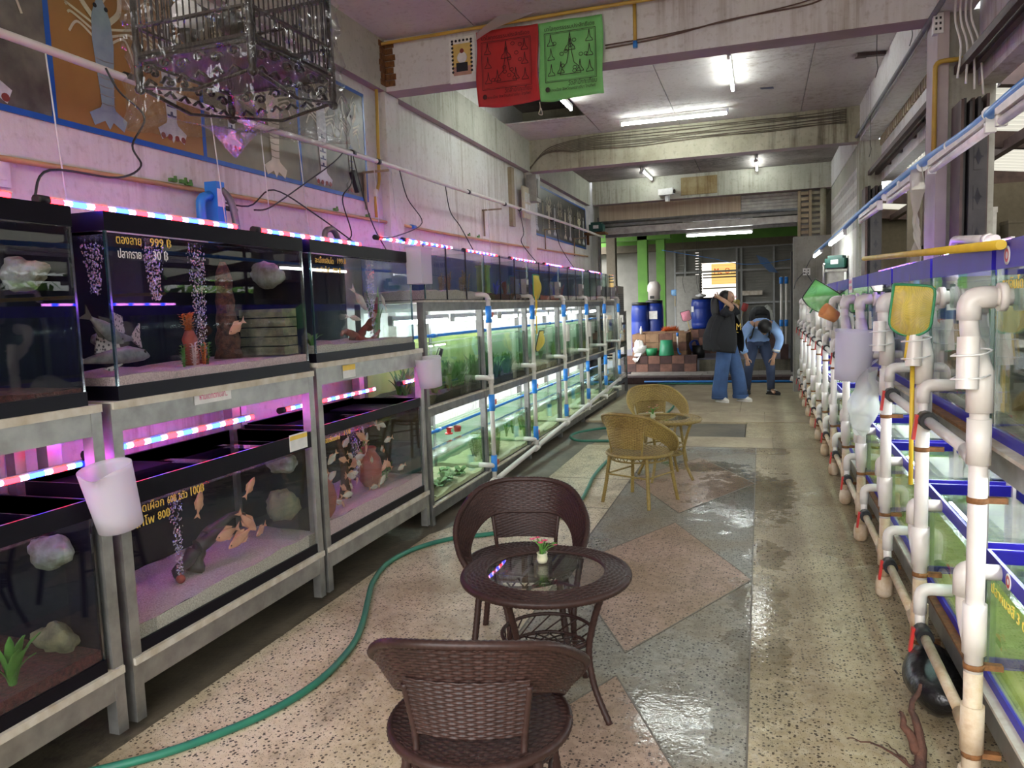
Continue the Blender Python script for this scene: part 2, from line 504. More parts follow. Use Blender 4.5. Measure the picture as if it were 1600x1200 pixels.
strips = [((-1.165, -3), (-1.165, 8.76)), ((-.053, -3), (-.053, 8.76)), ((-1.165, 8.76), (1.4, 8.76)), ((-1.94, 7.0), (-1.165, 7.0)), ((-1.94, 5.95), (-1.165, 5.95))]
for cy in (7.025, 4.535, 2.08, -.4):
    hw, hh = .556, 1.112
    q = [(-.61 - hw, cy), (-.61, cy - hh), (-.61 + hw, cy), (-.61, cy + hh)]
    strips += [(q[i], q[(i + 1) % 4]) for i in range(4)]
for a, b in strips:
    a = Vector((*a, 0)); b = Vector((*b, 0)); d = b - a
    MB().boxc(((a + b) / 2 + Vector((0, 0, -.004))), (d.length, .007, .0115), rz=math.atan2(d.y, d.x)).build('divider_strip', m_brass, floor)
# stone slabs, drain and far flooring
panel('stone_slab', rect(-1.9, 8.77, .125, 9.44), m_slab)
panel('stone_slab', rect(.13, 8.77, 1.4, 9.44), m_creamr)
panel('stone_slab', rect(-.18, 9.445, 1.4, 10.6), m_creamr)
panel('drain_slab', rect(-1.9, 9.46, -.19, 10.55), m_gutter, -.012, .015)
for i, xx in enumerate((-2.4, -1.1, .05)):
    panel('stone_slab', rect(xx, 10.66, xx + (1.295 if i == 0 else 1.145 if i == 1 else 1.35), 11.62), m_slab)
for i, yy in enumerate((11.625, 12.8, 13.97)):
    for xx, x2 in ((-2.4, -1.62), (-1.615, -.3), (-.295, 1.4)):
        if i == 2 and xx < -2: continue
        panel('stone_slab', rect(xx, yy, x2, yy + (1.17 if i < 2 else 1.9)), m_slab)

# left wall, its beam and columns
wl = struct('wall_left', MB().box((-3.4, -3, -.2), (XW, 15.6, 4.3)), m_wall)
mb = MB()
mb.box((XW, -3, 3.5), (-3.02, 14.3, 3.92))
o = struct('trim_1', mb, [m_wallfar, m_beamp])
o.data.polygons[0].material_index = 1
for y0, y1 in ((6.06, 6.32), (10.35, 10.62)):
    MB().box((XW, y0, 0), (-3.03, y1, 3.5)).build('column', m_wall, wl)
# bare brick patch where the plaster has come off
mb = MB()
for i in range(7):
    z = 3.54 + i * .052
    for j in range(2):
        mb.box((-3.02 + j * .045 + .012 * math.sin(i * 2.1), 6.068, z), (-2.978 + j * .045 + .012 * math.sin(i * 2.1), 6.081, z + .046)); mb.box((-3.021, 5.98 + j * .05 + .01 * math.sin(i * 1.7), z), (-3.012, 6.025 + j * .05 + .01 * math.sin(i * 1.7), z + .046))
mb.build('bare_brick_patch', m_rust, wl)

# ceiling
ceil = struct('ceiling', MB().box((-3.4, -3, 4.3), (1.5, 14.6, 4.45)), m_ceil2)  # slab above the boards, put in to block sky light
def board(x0, y0, x1, y1, m=m_ceil):
    MB().box((x0 + .004, y0 + .004, 3.92), (x1 - .004, y1 - .004, 3.935)).build('ceiling_board', m, ceil)
for x0, x1 in ((-3.1, -2.2), (-2.2, -.98), (-.98, .25), (.25, 1.15)):
    for y0, y1 in ((-2.6, -.1), (-.1, 2.4), (2.4, 4.2), (4.2, 6.08)):
        board(x0, y0, x1, y1)
for x0, x1 in ((-3.1, -2.0), (-2.0, -.98), (-.98, .48), (.48, 1.15)):
    for y0, y1 in ((6.29, 7.9), (7.9, 9.35), (9.35, 10.35)):
        if x0 < -3 and y1 < 9.4: continue
        board(x0, y0, x1, y1)
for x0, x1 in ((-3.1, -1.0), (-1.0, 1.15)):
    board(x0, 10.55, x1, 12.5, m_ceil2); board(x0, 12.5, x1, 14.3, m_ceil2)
# ceiling battens along seams
for x in (-2.2, -.98, .25):
    MB().box((x - .02, -2.6, 3.935), (x + .02, 6.08, 3.97)).build('batten', m_steeld, ceil)
for x in (-2.0, -.98, .48):
    MB().box((x - .02, 6.29, 3.935), (x + .02, 10.35, 3.97)).build('batten', m_steeld, ceil)
# cross beams
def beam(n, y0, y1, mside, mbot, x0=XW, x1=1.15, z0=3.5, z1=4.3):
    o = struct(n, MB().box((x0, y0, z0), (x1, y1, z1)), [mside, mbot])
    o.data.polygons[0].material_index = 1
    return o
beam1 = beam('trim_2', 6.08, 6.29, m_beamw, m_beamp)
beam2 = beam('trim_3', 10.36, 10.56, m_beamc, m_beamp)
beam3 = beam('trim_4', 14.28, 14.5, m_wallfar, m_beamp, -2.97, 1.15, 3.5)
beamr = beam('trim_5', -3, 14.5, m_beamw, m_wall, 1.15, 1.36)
# old lamp soot panel and rust stain board on the far beam
MB().box((-1.35, 14.262, 3.55), (-.72, 14.28, 3.86)).build('rusty_panel', concrete('rusty_plaster', (.45, .38, .22), (.3, .22, .1), (.12, .055, .015), .95, .8, 3), beam3)
# dentil blocks outside the right beam
for i in range(34):
    y = 6.35 + i * .118
    MB().box((1.37, y, 3.42), (1.45, y + .085, 3.54)).build('vent_block', m_slab, beamr)
# right columns
wr = struct('wall_right', MB().box((1.16, 10.62, 0), (1.3, 14.4, 2.45)), m_wall)
MB().box((1.16, 10.62, 3.25), (1.3, 14.4, 3.5)).build('lintel', m_wallfar, wr)
mb = MB()
# perforated breeze blocks between 2.45 and 3.25
bw, bh = .315, .2
for i in range(12):
    for j in range(4):
        y0 = 10.62 + i * bw; z0 = 2.45 + j * bh
        mb = MB()
        mb.box((1.16, y0, z0), (1.19, y0 + .02, z0 + bh)); mb.box((1.16, y0 + bw - .025, z0), (1.19, y0 + bw - .004, z0 + bh))
        mb.box((1.16, y0 + .02, z0), (1.19, y0 + bw - .025, z0 + .05)); mb.box((1.16, y0 + .02, z0 + bh - .055), (1.19, y0 + bw - .025, z0 + bh - .004))
        for k in range(3):
            yy = y0 + .02 + k * .09
            mb.box((1.16, yy + .045, z0 + .05), (1.19, yy + .09, z0 + bh - .055))
        mb.build('breeze_block', m_wall, wr)
MB().box((1.164, 10.64, 2.47), (1.3, 14.4, 3.23)).build('hole_shade_sheet', m_blackback, wr)  # black sheet just behind the block faces, stands in for shade in the holes
struct('column_concrete', MB().box((1.21, 6.02, 0), (1.5, 6.35, 3.5)), concrete('bare_concrete', (.4, .39, .34), (.3, .29, .25), (.15, .13, .1), .5))
struct('column_painted', MB().box((1.14, 5.98, 0), (1.21, 6.33, 3.5)), plain('pinkish_paint', (.46, .4, .4), (.35, .29, .29), 3, rough=.7))
struct('column_far', MB().box((1.15, 10.36, 0), (1.4, 10.62, 3.5)), m_wallfar)
c3 = struct('column_end', MB().box((.55, 14.3, 0), (1.16, 14.62, 2.7)), concrete('cracked_plaster', (.36, .35, .31), (.25, .24, .21), (.1, .085, .06), .7))
# exposed masonry ladder above the end column
mb = MB()
MB().box((.64, 14.42, 2.7), (1.08, 14.6, 3.5)).build('wall_infill', m_steeld, c3)
for xx in (.62, .8): MB().box((xx, 14.33, 2.7), (xx + .045, 14.43, 3.48)).build('rough_post', m_slab, c3)
for i in range(8):
    z = 2.74 + i * .095
    MB().boxc((.735 + rnd.uniform(-.006, .006), 14.38, z + .03), (.125, .09, .055), ry=rnd.uniform(-.06, .06)).build('brick', m_slab, c3)
    MB().boxc((.92 + rnd.uniform(-.01, .01), 14.40, z + .03), (.16, .07, .05), ry=rnd.uniform(-.08, .08)).build('brick', m_beamc, c3)
MB().cyl((1.03, 14.36, 2.6), (1.03, 14.36, 3.5), .05, 14).build('downpipe', m_beamc, c3)
# ground outside and street-side slabs
struct('ground_outside', MB().box((1.45, -8, -.25), (14, 26, -.1)), m_gutter)
struct('ground_front', MB().box((-12, -12, -.25), (1.45, -3, -.1)), m_slab)

# ---------------- roller shutter housing above the back opening
sh = tag(obj('shutter_housing', None, None, (0, 0, 0)), 'grey steel roller shutter housing under the far beam', 'shutter housing')
MB().box((-2.9, 14.52, 3.22), (-.33, 14.56, 3.5)).build('beige_board', plain('beige_board', (.45, .36, .26), (.36, .28, .2), 3, rough=.8, stretch=(12, 12, .4)), sh)
for i in range(5):
    z = 3.22 + i * .056
    MB().box((-.32, 14.53, z), (.64, 14.57, z + .05)).build('slat', m_steel, sh)
MB().cyl((-2.9, 14.85, 3.2), (.64, 14.85, 3.2), .11, 16).build('drum', m_steeld, sh)
MB().box((-2.9, 14.62, 2.98), (.64, 14.7, 3.1)).build('channel', m_steel, sh)
MB().box((-2.9, 14.6, 3.12), (.64, 14.64, 3.17)).build('channel', m_steeld, sh)
MB().box((-2.9, 15.1, 2.955), (.64, 15.16, 3.05)).build('bottom_bar', m_steeld, sh)
for x in (-2.93, .66):
    MB().box((x - .02, 14.6, 0), (x + .02, 14.7, 3.3)).build('guide_rail', m_steeld, sh)

# ================================================================ BUILDERS FOR TANKS
def bed(x0, x1, y0, y1, z0, h, amp, seed, n=(10, 24), slope=0):
    """closed bed of gravel with an uneven top"""
    m = MB()
    nx, ny = n
    def f(u, v):
        x = x0 + (x1 - x0) * u; y = y0 + (y1 - y0) * v
        return (x, y, z0 + h + amp * noisev((x, y, seed), 7) + amp * .5 * noisev((x, y, seed), 22) + slope * (u - .5))
    m.grid(f, nx, ny, uvs=False)
    for (ax, ay, bx, by) in ((x0, y0, x1, y0), (x1, y0, x1, y1), (x1, y1, x0, y1), (x0, y1, x0, y0)):
        k = 12
        for i in range(k):
            t0, t1 = i / k, (i + 1) / k
            p = (ax + (bx - ax) * t0, ay + (by - ay) * t0); q = (ax + (bx - ax) * t1, ay + (by - ay) * t1)
            zp = f((p[0] - x0) / (x1 - x0), (p[1] - y0) / (y1 - y0))[2]; zq = f((q[0] - x0) / (x1 - x0), (q[1] - y0) / (y1 - y0))[2]
            m.add([(p[0], p[1], z0), (q[0], q[1], z0), (q[0], q[1], zq), (p[0], p[1], zp)], [(0, 1, 2, 3)])
    return m
def tank(name, label, X0, X1, Y0, Y1, Z0, Z1, front, group, glass=None, trim=None, th=.07, bh=.05, back=None, gravel=None, gh=.05, water=None, parts=(), amp=.012, rim_only=False, partcol=None, cat='fish tank', tint=None, bedmat=None, dark_end=False):
    """glass tank; front=+1: front pane at X1, front=-1: front pane at X0"""
    glass = glass or m_glass
    cx, cy = (X0 + X1) / 2, (Y0 + Y1) / 2
    t = thing(name, label, cat, (cx, cy, Z0), 0, group)
    x0, x1, y0, y1, h = X0 - cx, X1 - cx, Y0 - cy, Y1 - cy, Z1 - Z0
    T = .008
    xf = (x1 - T, x1) if front > 0 else (x0, x0 + T)
    xb = (x0, x0 + T) if front > 0 else (x1 - T, x1)
    MB().box((xf[0], y0, .006), (xf[1], y1, h)).build('front_pane', glass, t)
    MB().box((xb[0], y0, .006), (xb[1], y1, h)).build('back_pane', back or glass, t)
    for a, b in ((y0, y0 + T), (y1 - T, y1)):
        MB().box((x0 + T, a, .006), (x1 - T, b, h)).build('side_pane', m_blackback if dark_end and a > 0 else glass, t)  # far end pane blackened to stand in for the dark end chamber
    MB().box((x0, y0, 0), (x1, y1, .006)).build('base_pane', m_black if back is not None else glass, t)
    e = .004
    def ring(za, zb, nm, mat):
        m = MB()
        m.box((x0 - e, y0 - e, za), (x1 + e, y0 + T, zb)); m.box((x0 - e, y1 - T, za), (x1 + e, y1 + e, zb))
        m.box((x0 - e, y0 + T, za), (x0 + T, y1 - T, zb)); m.box((x1 - T, y0 + T, za), (x1 + e, y1 - T, zb))
        m.build(nm, mat, t)
    if trim is not None:
        if th: ring(h - th, h + e, 'top_trim', trim)
        if bh: ring(-e, bh, 'bottom_trim', trim)
    else:
        m = MB()   # glass bracing rim
        m.box((x0 + T, y0 + T, h - .012), (x0 + .05, y1 - T, h - .006)); m.box((x1 - .05, y0 + T, h - .012), (x1 - T, y1 - T, h - .006))
        m.build('brace', glass, t)
    if gravel is not None:
        bed(x0 + T, x1 - T, y0 + T, y1 - T, .006, gh, amp, Y0 * 3 + Z0).build('gravel_bed', gravel, t)
    if water is not None:
        MB().box((x0 + T, y0 + T, water - .003), (x1 - T, y1 - T, water)).build('water_surface', m_water, t)
    for yy in (y0, y1 - T):
        MB().box((xf[0] - .002, yy - .001, .01), (xf[1] + .001, yy + T + .001, h - .005)).build('glass_edge', m_edge, t)
    for (yy, mat, rough) in parts:
        MB().box((x0 + T, yy - cy, .006), (x1 - T, yy - cy + .006, h - .03)).build('partition_pane', mat, t)
        if rough: MB().box((xf[0], yy - cy - .004, .006), (xf[1] + .001, yy - cy + .01, h)).build('black_seam', m_black, t)
    return t
def fish_mesh(name, mats, L=1, H=.34, W=.13, tail=.22, fork=.5, arch=0.0):
    """swims along +X; mats: body, fins"""
    m = MB(); m.smooth = True
    prof = [(0, .04), (.05, .3), (.15, .68), (.3, .97), (.45, 1.0), (.6, .82), (.72, .55), (.82, .3), (.88, .24)]
    n = 10; o = 0
    for (t, r) in prof:
        for j in range(n):
            a = 2 * PI * j / n
            m.v.append((L * (.5 - t), W / 2 * r * math.cos(a), H / 2 * r * math.sin(a) + arch * (1 - (2 * t - .9) ** 2)))
    k = len(prof)
    for i in range(k - 1):
        for j in range(n):
            j2 = (j + 1) % n
            m._face((i * n + j, (i + 1) * n + j, (i + 1) * n + j2, i * n + j2))
    m._face([j for j in reversed(range(n))]); m._face([(k - 1) * n + j for j in range(n)])
    m.smooth = False; m.mi = 1
    xt = L * (.5 - .86); e = W * .04
    def fin(p):
        q = [(x, -e, z) for x, z in p] + [(x, e, z) for x, z in p]; c = len(p)
        fs = [list(range(c)), list(reversed(range(c, 2 * c)))] + [(i, (i + 1) % c, c + (i + 1) % c, c + i) for i in range(c)]
        m.add(q, fs)
    tz = H * .48
    fin([(xt, H * .1), (xt - tail * L, tz), (xt - tail * L * (1 - fork * .7), 0), (xt - tail * L, -tz), (xt, -H * .1)])
    fin([(L * .22, H * .46), (0, H * .74), (-L * .25, H * .42), (-L * .2, H * .3), (L * .15, H * .4)])
    fin([(L * .1, -H * .46), (-L * .05, -H * .68), (-L * .25, -H * .36), (-L * .1, -H * .4)])
    m.mi = 2
    for s_ in (-1, 1): m.ball((L * .39, s_ * W * .27, H * .1), L * .022, 6, 4)
    return m.mesh(name, mats)
def put_fish(me, label, x, y, z, L, rz, group=None, pitch=0.0):
    o = obj('fish', me, None, (x, y, z), 0, (0, pitch, rz)); o.scale = (L, L, L)
    return tag(o, label, 'fish', group)
def bubbles(x, y, z0, z1, r0, r1, n, label, seed=1):
    rr = random.Random(seed); m = MB()
    for i in range(n):
        t = rr.random(); z = z0 + (z1 - z0) * t; rad = r0 + (r1 - r0) * t
        a = rr.random() * 6.28; d = rad * math.sqrt(rr.random()); s_ = rr.uniform(.0025, .006)
        c = Vector((x + d * math.cos(a), y + d * math.sin(a), z))
        m.add([c + Vector(v) * s_ for v in ((1, 0, 0), (0, 1, 0), (-1, 0, 0), (0, -1, 0), (0, 0, 1), (0, 0, -1))],
              [(0, 1, 4), (1, 2, 4), (2, 3, 4), (3, 0, 4), (1, 0, 5), (2, 1, 5), (3, 2, 5), (0, 3, 5)], True)
    o = m.build('air_bubbles', m_bubble)
    return tag(o, label, 'bubbles', None, 'stuff')
def leafy(n, h, spread, w, seed, curl=.3, rings=4):
    """clump of strap leaves, each a folded blade with thickness"""
    rr = random.Random(seed); m = MB(); m.smooth = True
    for i in range(n):
        a = rr.random() * 6.28; hh = h * rr.uniform(.6, 1.05); sp = spread * rr.uniform(.2, 1); ww = w * rr.uniform(.7, 1.15)
        d = Vector((math.cos(a), math.sin(a), 0)); s_ = Vector((-d.y, d.x, 0))
        base = d * rr.uniform(0, .012)
        o = len(m.v)
        for k in range(rings + 1):
            t = k / rings
            c = base + d * sp * (t ** 1.6) + Vector((0, 0, hh * (t - curl * t ** 3)))
            wd = ww * (math.sin(PI * (.12 + .86 * t)) ** .8) * .5
            m.v += [tuple(c - s_ * wd), tuple(c + d * .004 + Vector((0, 0, -.002))), tuple(c + s_ * wd)]
        for k in range(rings):
            p = o + k * 3
            m._face((p, p + 1, p + 4, p + 3)); m._face((p + 1, p + 2, p + 5, p + 4))
    return m
def stem_plant(n, h, spread, lf, seed):
    """bunch of stems with many small leaves"""
    rr = random.Random(seed); m = MB()
    for i in range(n):
        a = rr.random() * 6.28; d = Vector((math.cos(a), math.sin(a), 0)); hh = h * rr.uniform(.65, 1)
        top = d * spread * rr.uniform(.2, 1) + Vector((0, 0, hh)); b0 = d * spread * .25
        m.cyl(b0, top, .003, 4)
        for k in range(7):
            t = (k + 1) / 7; c = b0.lerp(top, t)
            for q in range(3):
                aa = q * 2.1 + k + rr.random(); e = Vector((math.cos(aa), math.sin(aa), rr.uniform(.1, .6))).normalized() * lf
                s_ = Vector((-e.y, e.x, 0)).normalized() * lf * .3
                m.add([c, c + e * .5 + s_, c + e, c + e * .5 - s_], [(0, 1, 2), (0, 2, 3)], True)
    return m
def led_tube(y0, y1, x, z, label, group, r=.011, plugl=.05, plugs=(True, False), mats=None, axis='y', beads=True):
    L = y1 - y0
    t = thing('led_tube', label, 'light', (x, y0, z), 0, group)
    m = MB(); k = max(6, int(L / .034))
    cols = [0, 0, 2, 1, 1, 2]
    for i in range(k):
        m.mi = cols[i % 6]
        a = (i + .1) * L / k; b = (i + .9) * L / k
        m.cyl((0, a, 0), (0, b, 0), r, 8)
    m.build('led_beads', mats or [m_ledr, m_ledb, m_ledw], t)
    MB().box((-r * .5, -.01, r * .9), (r * .5, L + .01, r * 1.5)).build('backing_strip', m_white, t)
    for i, p in enumerate(plugs):
        yy = -plugl if i == 0 else L
        if p: MB().cyl((0, yy, 0), (0, yy + plugl, 0), r * 1.7, 10).build('end_cap', m_blackp, t)
    return t
def tube_lamp(p0, p1, label, group, r=.014, mat=None, batten=.03, drop=(0, 0, 1), name='tube_lamp', h=.035):
    """fluorescent tube on a batten; drop points from tube to batten"""
    p0 = Vector(p0); p1 = Vector(p1); c = (p0 + p1) / 2
    t = thing(name, label, 'light', c, 0, group)
    a = p0 - c; b = p1 - c; u = (b - a).normalized(); d = Vector(drop)
    MB().cyl(a + u * .02, b - u * .02, r, 12).build('tube', mat or m_tube, t)
    q = d * (r + h / 2 + .004)
    s_ = u.cross(d).normalized()
    m = MB(); o = []
    for e in (a, b):
        for sx in (-1, 1):
            for sz in (-1, 1): o.append(e + q + s_ * sx * batten / 2 + d * sz * h / 2)
    m.add(o, [(0, 1, 3, 2), (4, 6, 7, 5), (0, 4, 5, 1), (1, 5, 7, 3), (3, 7, 6, 2), (2, 6, 4, 0)])
    m.build('batten', m_white, t)
    for e, sg in ((a, 1), (b, -1)):
        MB().boxc(e + u * sg * .012 + d * (r * .3), (.024 if abs(u.x) > .5 else batten, .024 if abs(u.y) > .5 else batten, r * 2.6)).build('socket', m_white, t)
    return t
def wire(pts, r, mat, name, label, cat='cable', n=6, k=6, parent=None, group=None):
    o = MB().tube(spline(pts, n), r, k).build(name, mat, parent)
    return tag(o, label, cat, group) if parent is None else o
def beaker(name, label, c, r0, r1, h, tilt=(0, 0, 0), spout=True, handle=True, mat=None, cat='jug', rz=0):
    t = thing(name, label, cat, c, 0, None, tilt)
    m = MB(); n = 28; m.smooth = True
    def rad(z): return r0 + (r1 - r0) * z / h
    zs = [0, h * .25, h * .5, h * .75, h * .93, h]
    o = len(m.v)
    for inner in (0, 1):
        for z in (zs if not inner else reversed(zs)):
            for j in range(n):
                a = 2 * PI * j / n
                k = rad(z) - inner * .003
                if spout and z > h * .9:
                    da = abs((a - rz + PI) % (2 * PI) - PI); k += .022 * max(0, 1 - da / .5) * (z / h - .9) * 10
                zz = z + (.003 if inner and z == 0 else 0)
                if spout and z == h: 
                    da = abs((a - rz + PI) % (2 * PI) - PI); zz -= .018 * max(0, 1 - da / .7)
                m.v.append((k * math.cos(a), k * math.sin(a), zz))
    K = 12
    for i in range(K - 1):
        for j in range(n):
            j2 = (j + 1) % n
            m._face((o + i * n + j, o + i * n + j2, o + (i + 1) * n + j2, o + (i + 1) * n + j))
    m._face([o + j for j in reversed(range(n))]); m._face([o + (K - 1) * n + j for j in range(n)])
    m.build('jug_body' if handle else 'cup_body', mat or m_frost, t)
    if handle:
        d = Vector((math.cos(rz + PI), math.sin(rz + PI), 0)); 
        p = [d * rad(h * .85) + Vector((0, 0, h * .85)), d * (r1 + .05) + Vector((0, 0, h * .82)), d * (r1 + .052) + Vector((0, 0, h * .45)), d * rad(h * .3) + Vector((0, 0, h * .28))]
        MB().tube(bend(p, .03), .009, 8).build('handle', mat or m_frost, t)
    return t

# ================================================================ LEFT RACKS (black tanks)
XF, XB = -2.42, -3.0
def rack(label, y0, y1, levels, name='tank_rack', foam=True, legs=None, top=1.31, xf=XF, xb=XB, lw=.05, mat=None, board=None, z0=0.0):
    """levels: list of (z0,z1) of the carrying beams"""
    mat = mat or m_steel
    t = thing(name, label, 'rack', (xf, y0, 0))
    L = y1 - y0; D = xb - xf; s_ = -1 if D < 0 else 1
    for yy in (legs if legs else (0, L - lw)):
        for xx in (0, D - s_ * lw):
            MB().box((xx, yy, z0), (xx + s_ * lw, yy + lw, top)).build('leg', mat, t)
    for (a, b) in levels:
        for xx in (0, D - s_ * lw):
            MB().box((xx + s_ * .002, .01, a), (xx + s_ * (lw - .002), L - .01, b)).build('beam', mat, t)
        k = 3
        for i in range(k + 1):
            yy = .012 + (L - lw - .03) * i / k
            MB().box((s_ * lw, yy, a + .01), (D - s_ * lw, yy + .04, b)).build('cross_bar', mat, t)
        if foam:
            MB().box((-s_ * .012, .005, b), (D + s_ * .01, L - .005, b + .03)).build('foam_sheet', m_foam, t)
    return t
r1 = rack('galvanised steel rack at the left edge of the picture', .80, 2.29, [(.142, .24), (1.195, 1.285)])
r2 = rack('galvanised steel rack with a paper notice on its upper beam', 2.335, 3.765, [(.142, .24), (1.195, 1.285)])
r3 = rack('galvanised steel rack with a yellow tag under the tank beside the cup', 3.80, 5.25, [(.142, .24), (1.225, 1.325)], top=1.33)
# inner post stubs seen between the tiers
for y, q in ((2.43, r2), (3.63, r2), (5.1, r3)):
    MB().box((-.52, y - q.location.y, .99), (-.46, y - q.location.y + .07, 1.2)).build('post', m_steel, q)
# paper notices
n1 = tag(MB().box((XF, 2.80, 1.243), (XF + .002, 3.05, 1.305)).build('paper_notice', m_paper), 'white paper notice taped to the steel beam', 'notice')
lettering('ห้ามเด็กตักปลา..', .04, m_pinkink, n1, ((XF + .0025, 2.83, 1.262), (0, 1, 0), (0, 0, 1)), .19)
n2 = tag(MB().box((XF, 4.09, 1.238), (XF + .002, 4.24, 1.318)).build('paper_tag', [m_paper, m_yellowink]), 'paper tag with a yellow top on the steel beam', 'tag')
MB().box((XF + .002, 4.09, 1.285), (XF + .003, 4.24, 1.318)).build('yellow_band', m_yellowink, n2)
n3 = tag(MB().box((-2.425, 3.505, .895), (-2.421, 3.67, .985)).build('paper_tag', m_paper), 'paper tag with a yellow top stuck to the tank rim', 'tag')
MB().box((-2.4205, 3.505, .955), (-2.42, 3.67, .978)).build('yellow_band', m_yellowink, n3)
GL = 'black rimmed fish tanks on the left racks'
TX0, TX1 = -2.985, -2.43
tA = tank('fish_tank', 'black rimmed upper tank cut by the left edge of the picture', TX0, TX1, .86, 2.235, 1.318, 2.055, 1, GL, trim=m_black, back=m_blackback, gravel=m_redsoil, gh=.06, water=.66, parts=((2.07, m_glass, 0),), dark_end=True)
tB = tank('fish_tank', 'large upper black rimmed tank with thick bubble columns and spotted tail fish', TX0, TX1, 2.39, 3.745, 1.318, 2.055, 1, GL, trim=m_black, bh=.055, back=m_blackback, gravel=m_gravelp, gh=.085, water=.655, parts=((3.575, m_glass, 0),), dark_end=True)
tC = tank('fish_tank', 'upper black rimmed tank with red driftwood and one bubble column', TX0, TX1, 3.825, 5.14, 1.358, 2.055, 1, GL, trim=m_black, bh=.05, back=m_blackback, gravel=m_gravelw, gh=.085, water=.62)
tD = tank('fish_tank', 'lower black rimmed tank with broad leaf plant by the left picture edge', TX0, TX1, .86, 2.215, .272, .955, 1, GL, trim=m_black, back=m_blackback, gravel=m_redsoil, gh=.09, water=.6, parts=((2.08, m_glass, 0),), dark_end=True)
tE = tank('fish_tank', 'lower black rimmed tank with two lines of yellow Thai prices', TX0, TX1, 2.375, 3.76, .272, .97, 1, GL, trim=m_black, th=.085, back=m_blackback, gravel=m_gravelw, gh=.11, water=.6, parts=((3.555, m_glass, 0),), dark_end=True)
tF = tank('fish_tank', 'lower black rimmed tank crowded with silver fish and clay jars', TX0, TX1, 3.825, 5.185, .272, .985, 1, GL, trim=m_black, th=.06, back=m_blackback, gravel=m_gravelp, gh=.13, water=.62, parts=((5.0, m_glass, 0),), dark_end=True)
# cross braces on open lower tanks
for t_, yy in ((tD, -.25), (tE, -.05), (tE, .35), (tF, .1)):
    MB().box((-.27, yy, .655), (.27, yy + .05, .665)).build('brace', m_glass, t_)
# dark covers on part of the lower tanks
MB().box((-.27, -.68, .66), (-.02, -.1, .67)).build('cover_sheet', m_blackback, tE)
MB().box((-.27, .32, .66), (.1, .66, .67)).build('cover_sheet', m_blackback, tF)
# prices hand painted on the glass
FXG = TX1 + .0008
def price(par, txt, y, z, h, wd, mat):
    o = Vector(par.location)
    lettering(txt, h, mat, par, (Vector((FXG, y, z)) - o, (0, 1, 0), (0, 0, 1)), wd)
price(tB, 'ตองลาย', 2.44, 1.938, .05, .13, m_yellowink)
price(tB, '999 ฿', 2.62, 1.938, .05, .12, m_yellowink)
price(tB, 'ปลากราย', 2.444, 1.882, .05, .12, m_whiteink)
price(tB, '30 ฿', 2.63, 1.882, .055, .085, m_whiteink)
price(tC, 'อะเลี้ยนอินโด', 3.871, 1.93, .045, .2, m_yellowink)
price(tC, '199.฿', 4.11, 1.935, .045, .1, m_yellowink)
price(tC, 'กะทิงไฟ', 3.878, 1.875, .045, .14, m_yellowink)
price(tC, '999 ฿', 4.06, 1.875, .045, .09, m_yellowink)
price(tE, 'เรดเผือก', 2.421, .842, .05, .155, m_yellowink)
price(tE, '60฿ 2ตัว', 2.60, .842, .045, .12, m_yellowink)
price(tE, '100฿', 2.735, .842, .055, .085, m_yellowink)
price(tE, 'เทโพ', 2.416, .785, .05, .1, m_yellowink)
price(tE, '80฿', 2.54, .787, .05, .07, m_yellowink)
price(tF, 'สอดเลียนยักษ์', 3.85, .878, .045, .18, m_yellowink)
price(tF, '15฿', 4.07, .89, .04, .08, m_yellowink)

# ---------------------------------------------------------------- things inside those tanks
bubbles(-2.62, 2.84, 1.72, 1.968, .02, .05, 420, 'thick pink lit column of bubbles behind the painted prices', 1)
bubbles(-2.62, 3.12, 1.42, 1.968, .018, .045, 620, 'tall bubble column in the large upper tank', 2)
bubbles(-2.72, 2.6, 1.75, 1.968, .02, .05, 260, 'bubble column near the left corner of the large upper tank', 3)
bubbles(-2.60, 4.83, 1.46, 1.972, .022, .03, 520, 'slim white bubble column beside the red driftwood', 4)
bubbles(-2.62, 2.85, .42, .868, .012, .04, 300, 'faint bubble column behind the lower yellow prices', 5)
bubbles(-2.66, 4.61, .5, .89, .02, .045, 420, 'pink bubble column among the silver fish', 6)
for (x, y, z, l) in ((-2.62, 3.12, 1.418, 'red ball air stone under the tall bubble column'), (-2.62, 2.85, .405, 'red ball air stone in the lower tank')):
    o = MB().ball((0, 0, 0), (.022, .022, .022), 12, 8).cyl((0, 0, .015), (0, 0, .03), .004, 6).build('air_stone', m_clay, None, (x, y, z)); tag(o, l, 'air stone')
fm_p = fish_mesh('peach_fish', [m_fishp, m_fishp, m_ink])
fm_w = fish_mesh('silver_fish', [m_fishw, m_fishp, m_ink], H=.4)
fm_g = fish_mesh('grey_fish', [m_fishg, m_fishd, m_ink], H=.3, W=.2)
fm_o = fish_mesh('orange_fish', [m_fisho, m_fisho, m_ink], H=.36)
fm_l = fish_mesh('white_fish', [m_fishw, m_fishw, m_ink], H=.26, tail=.3)
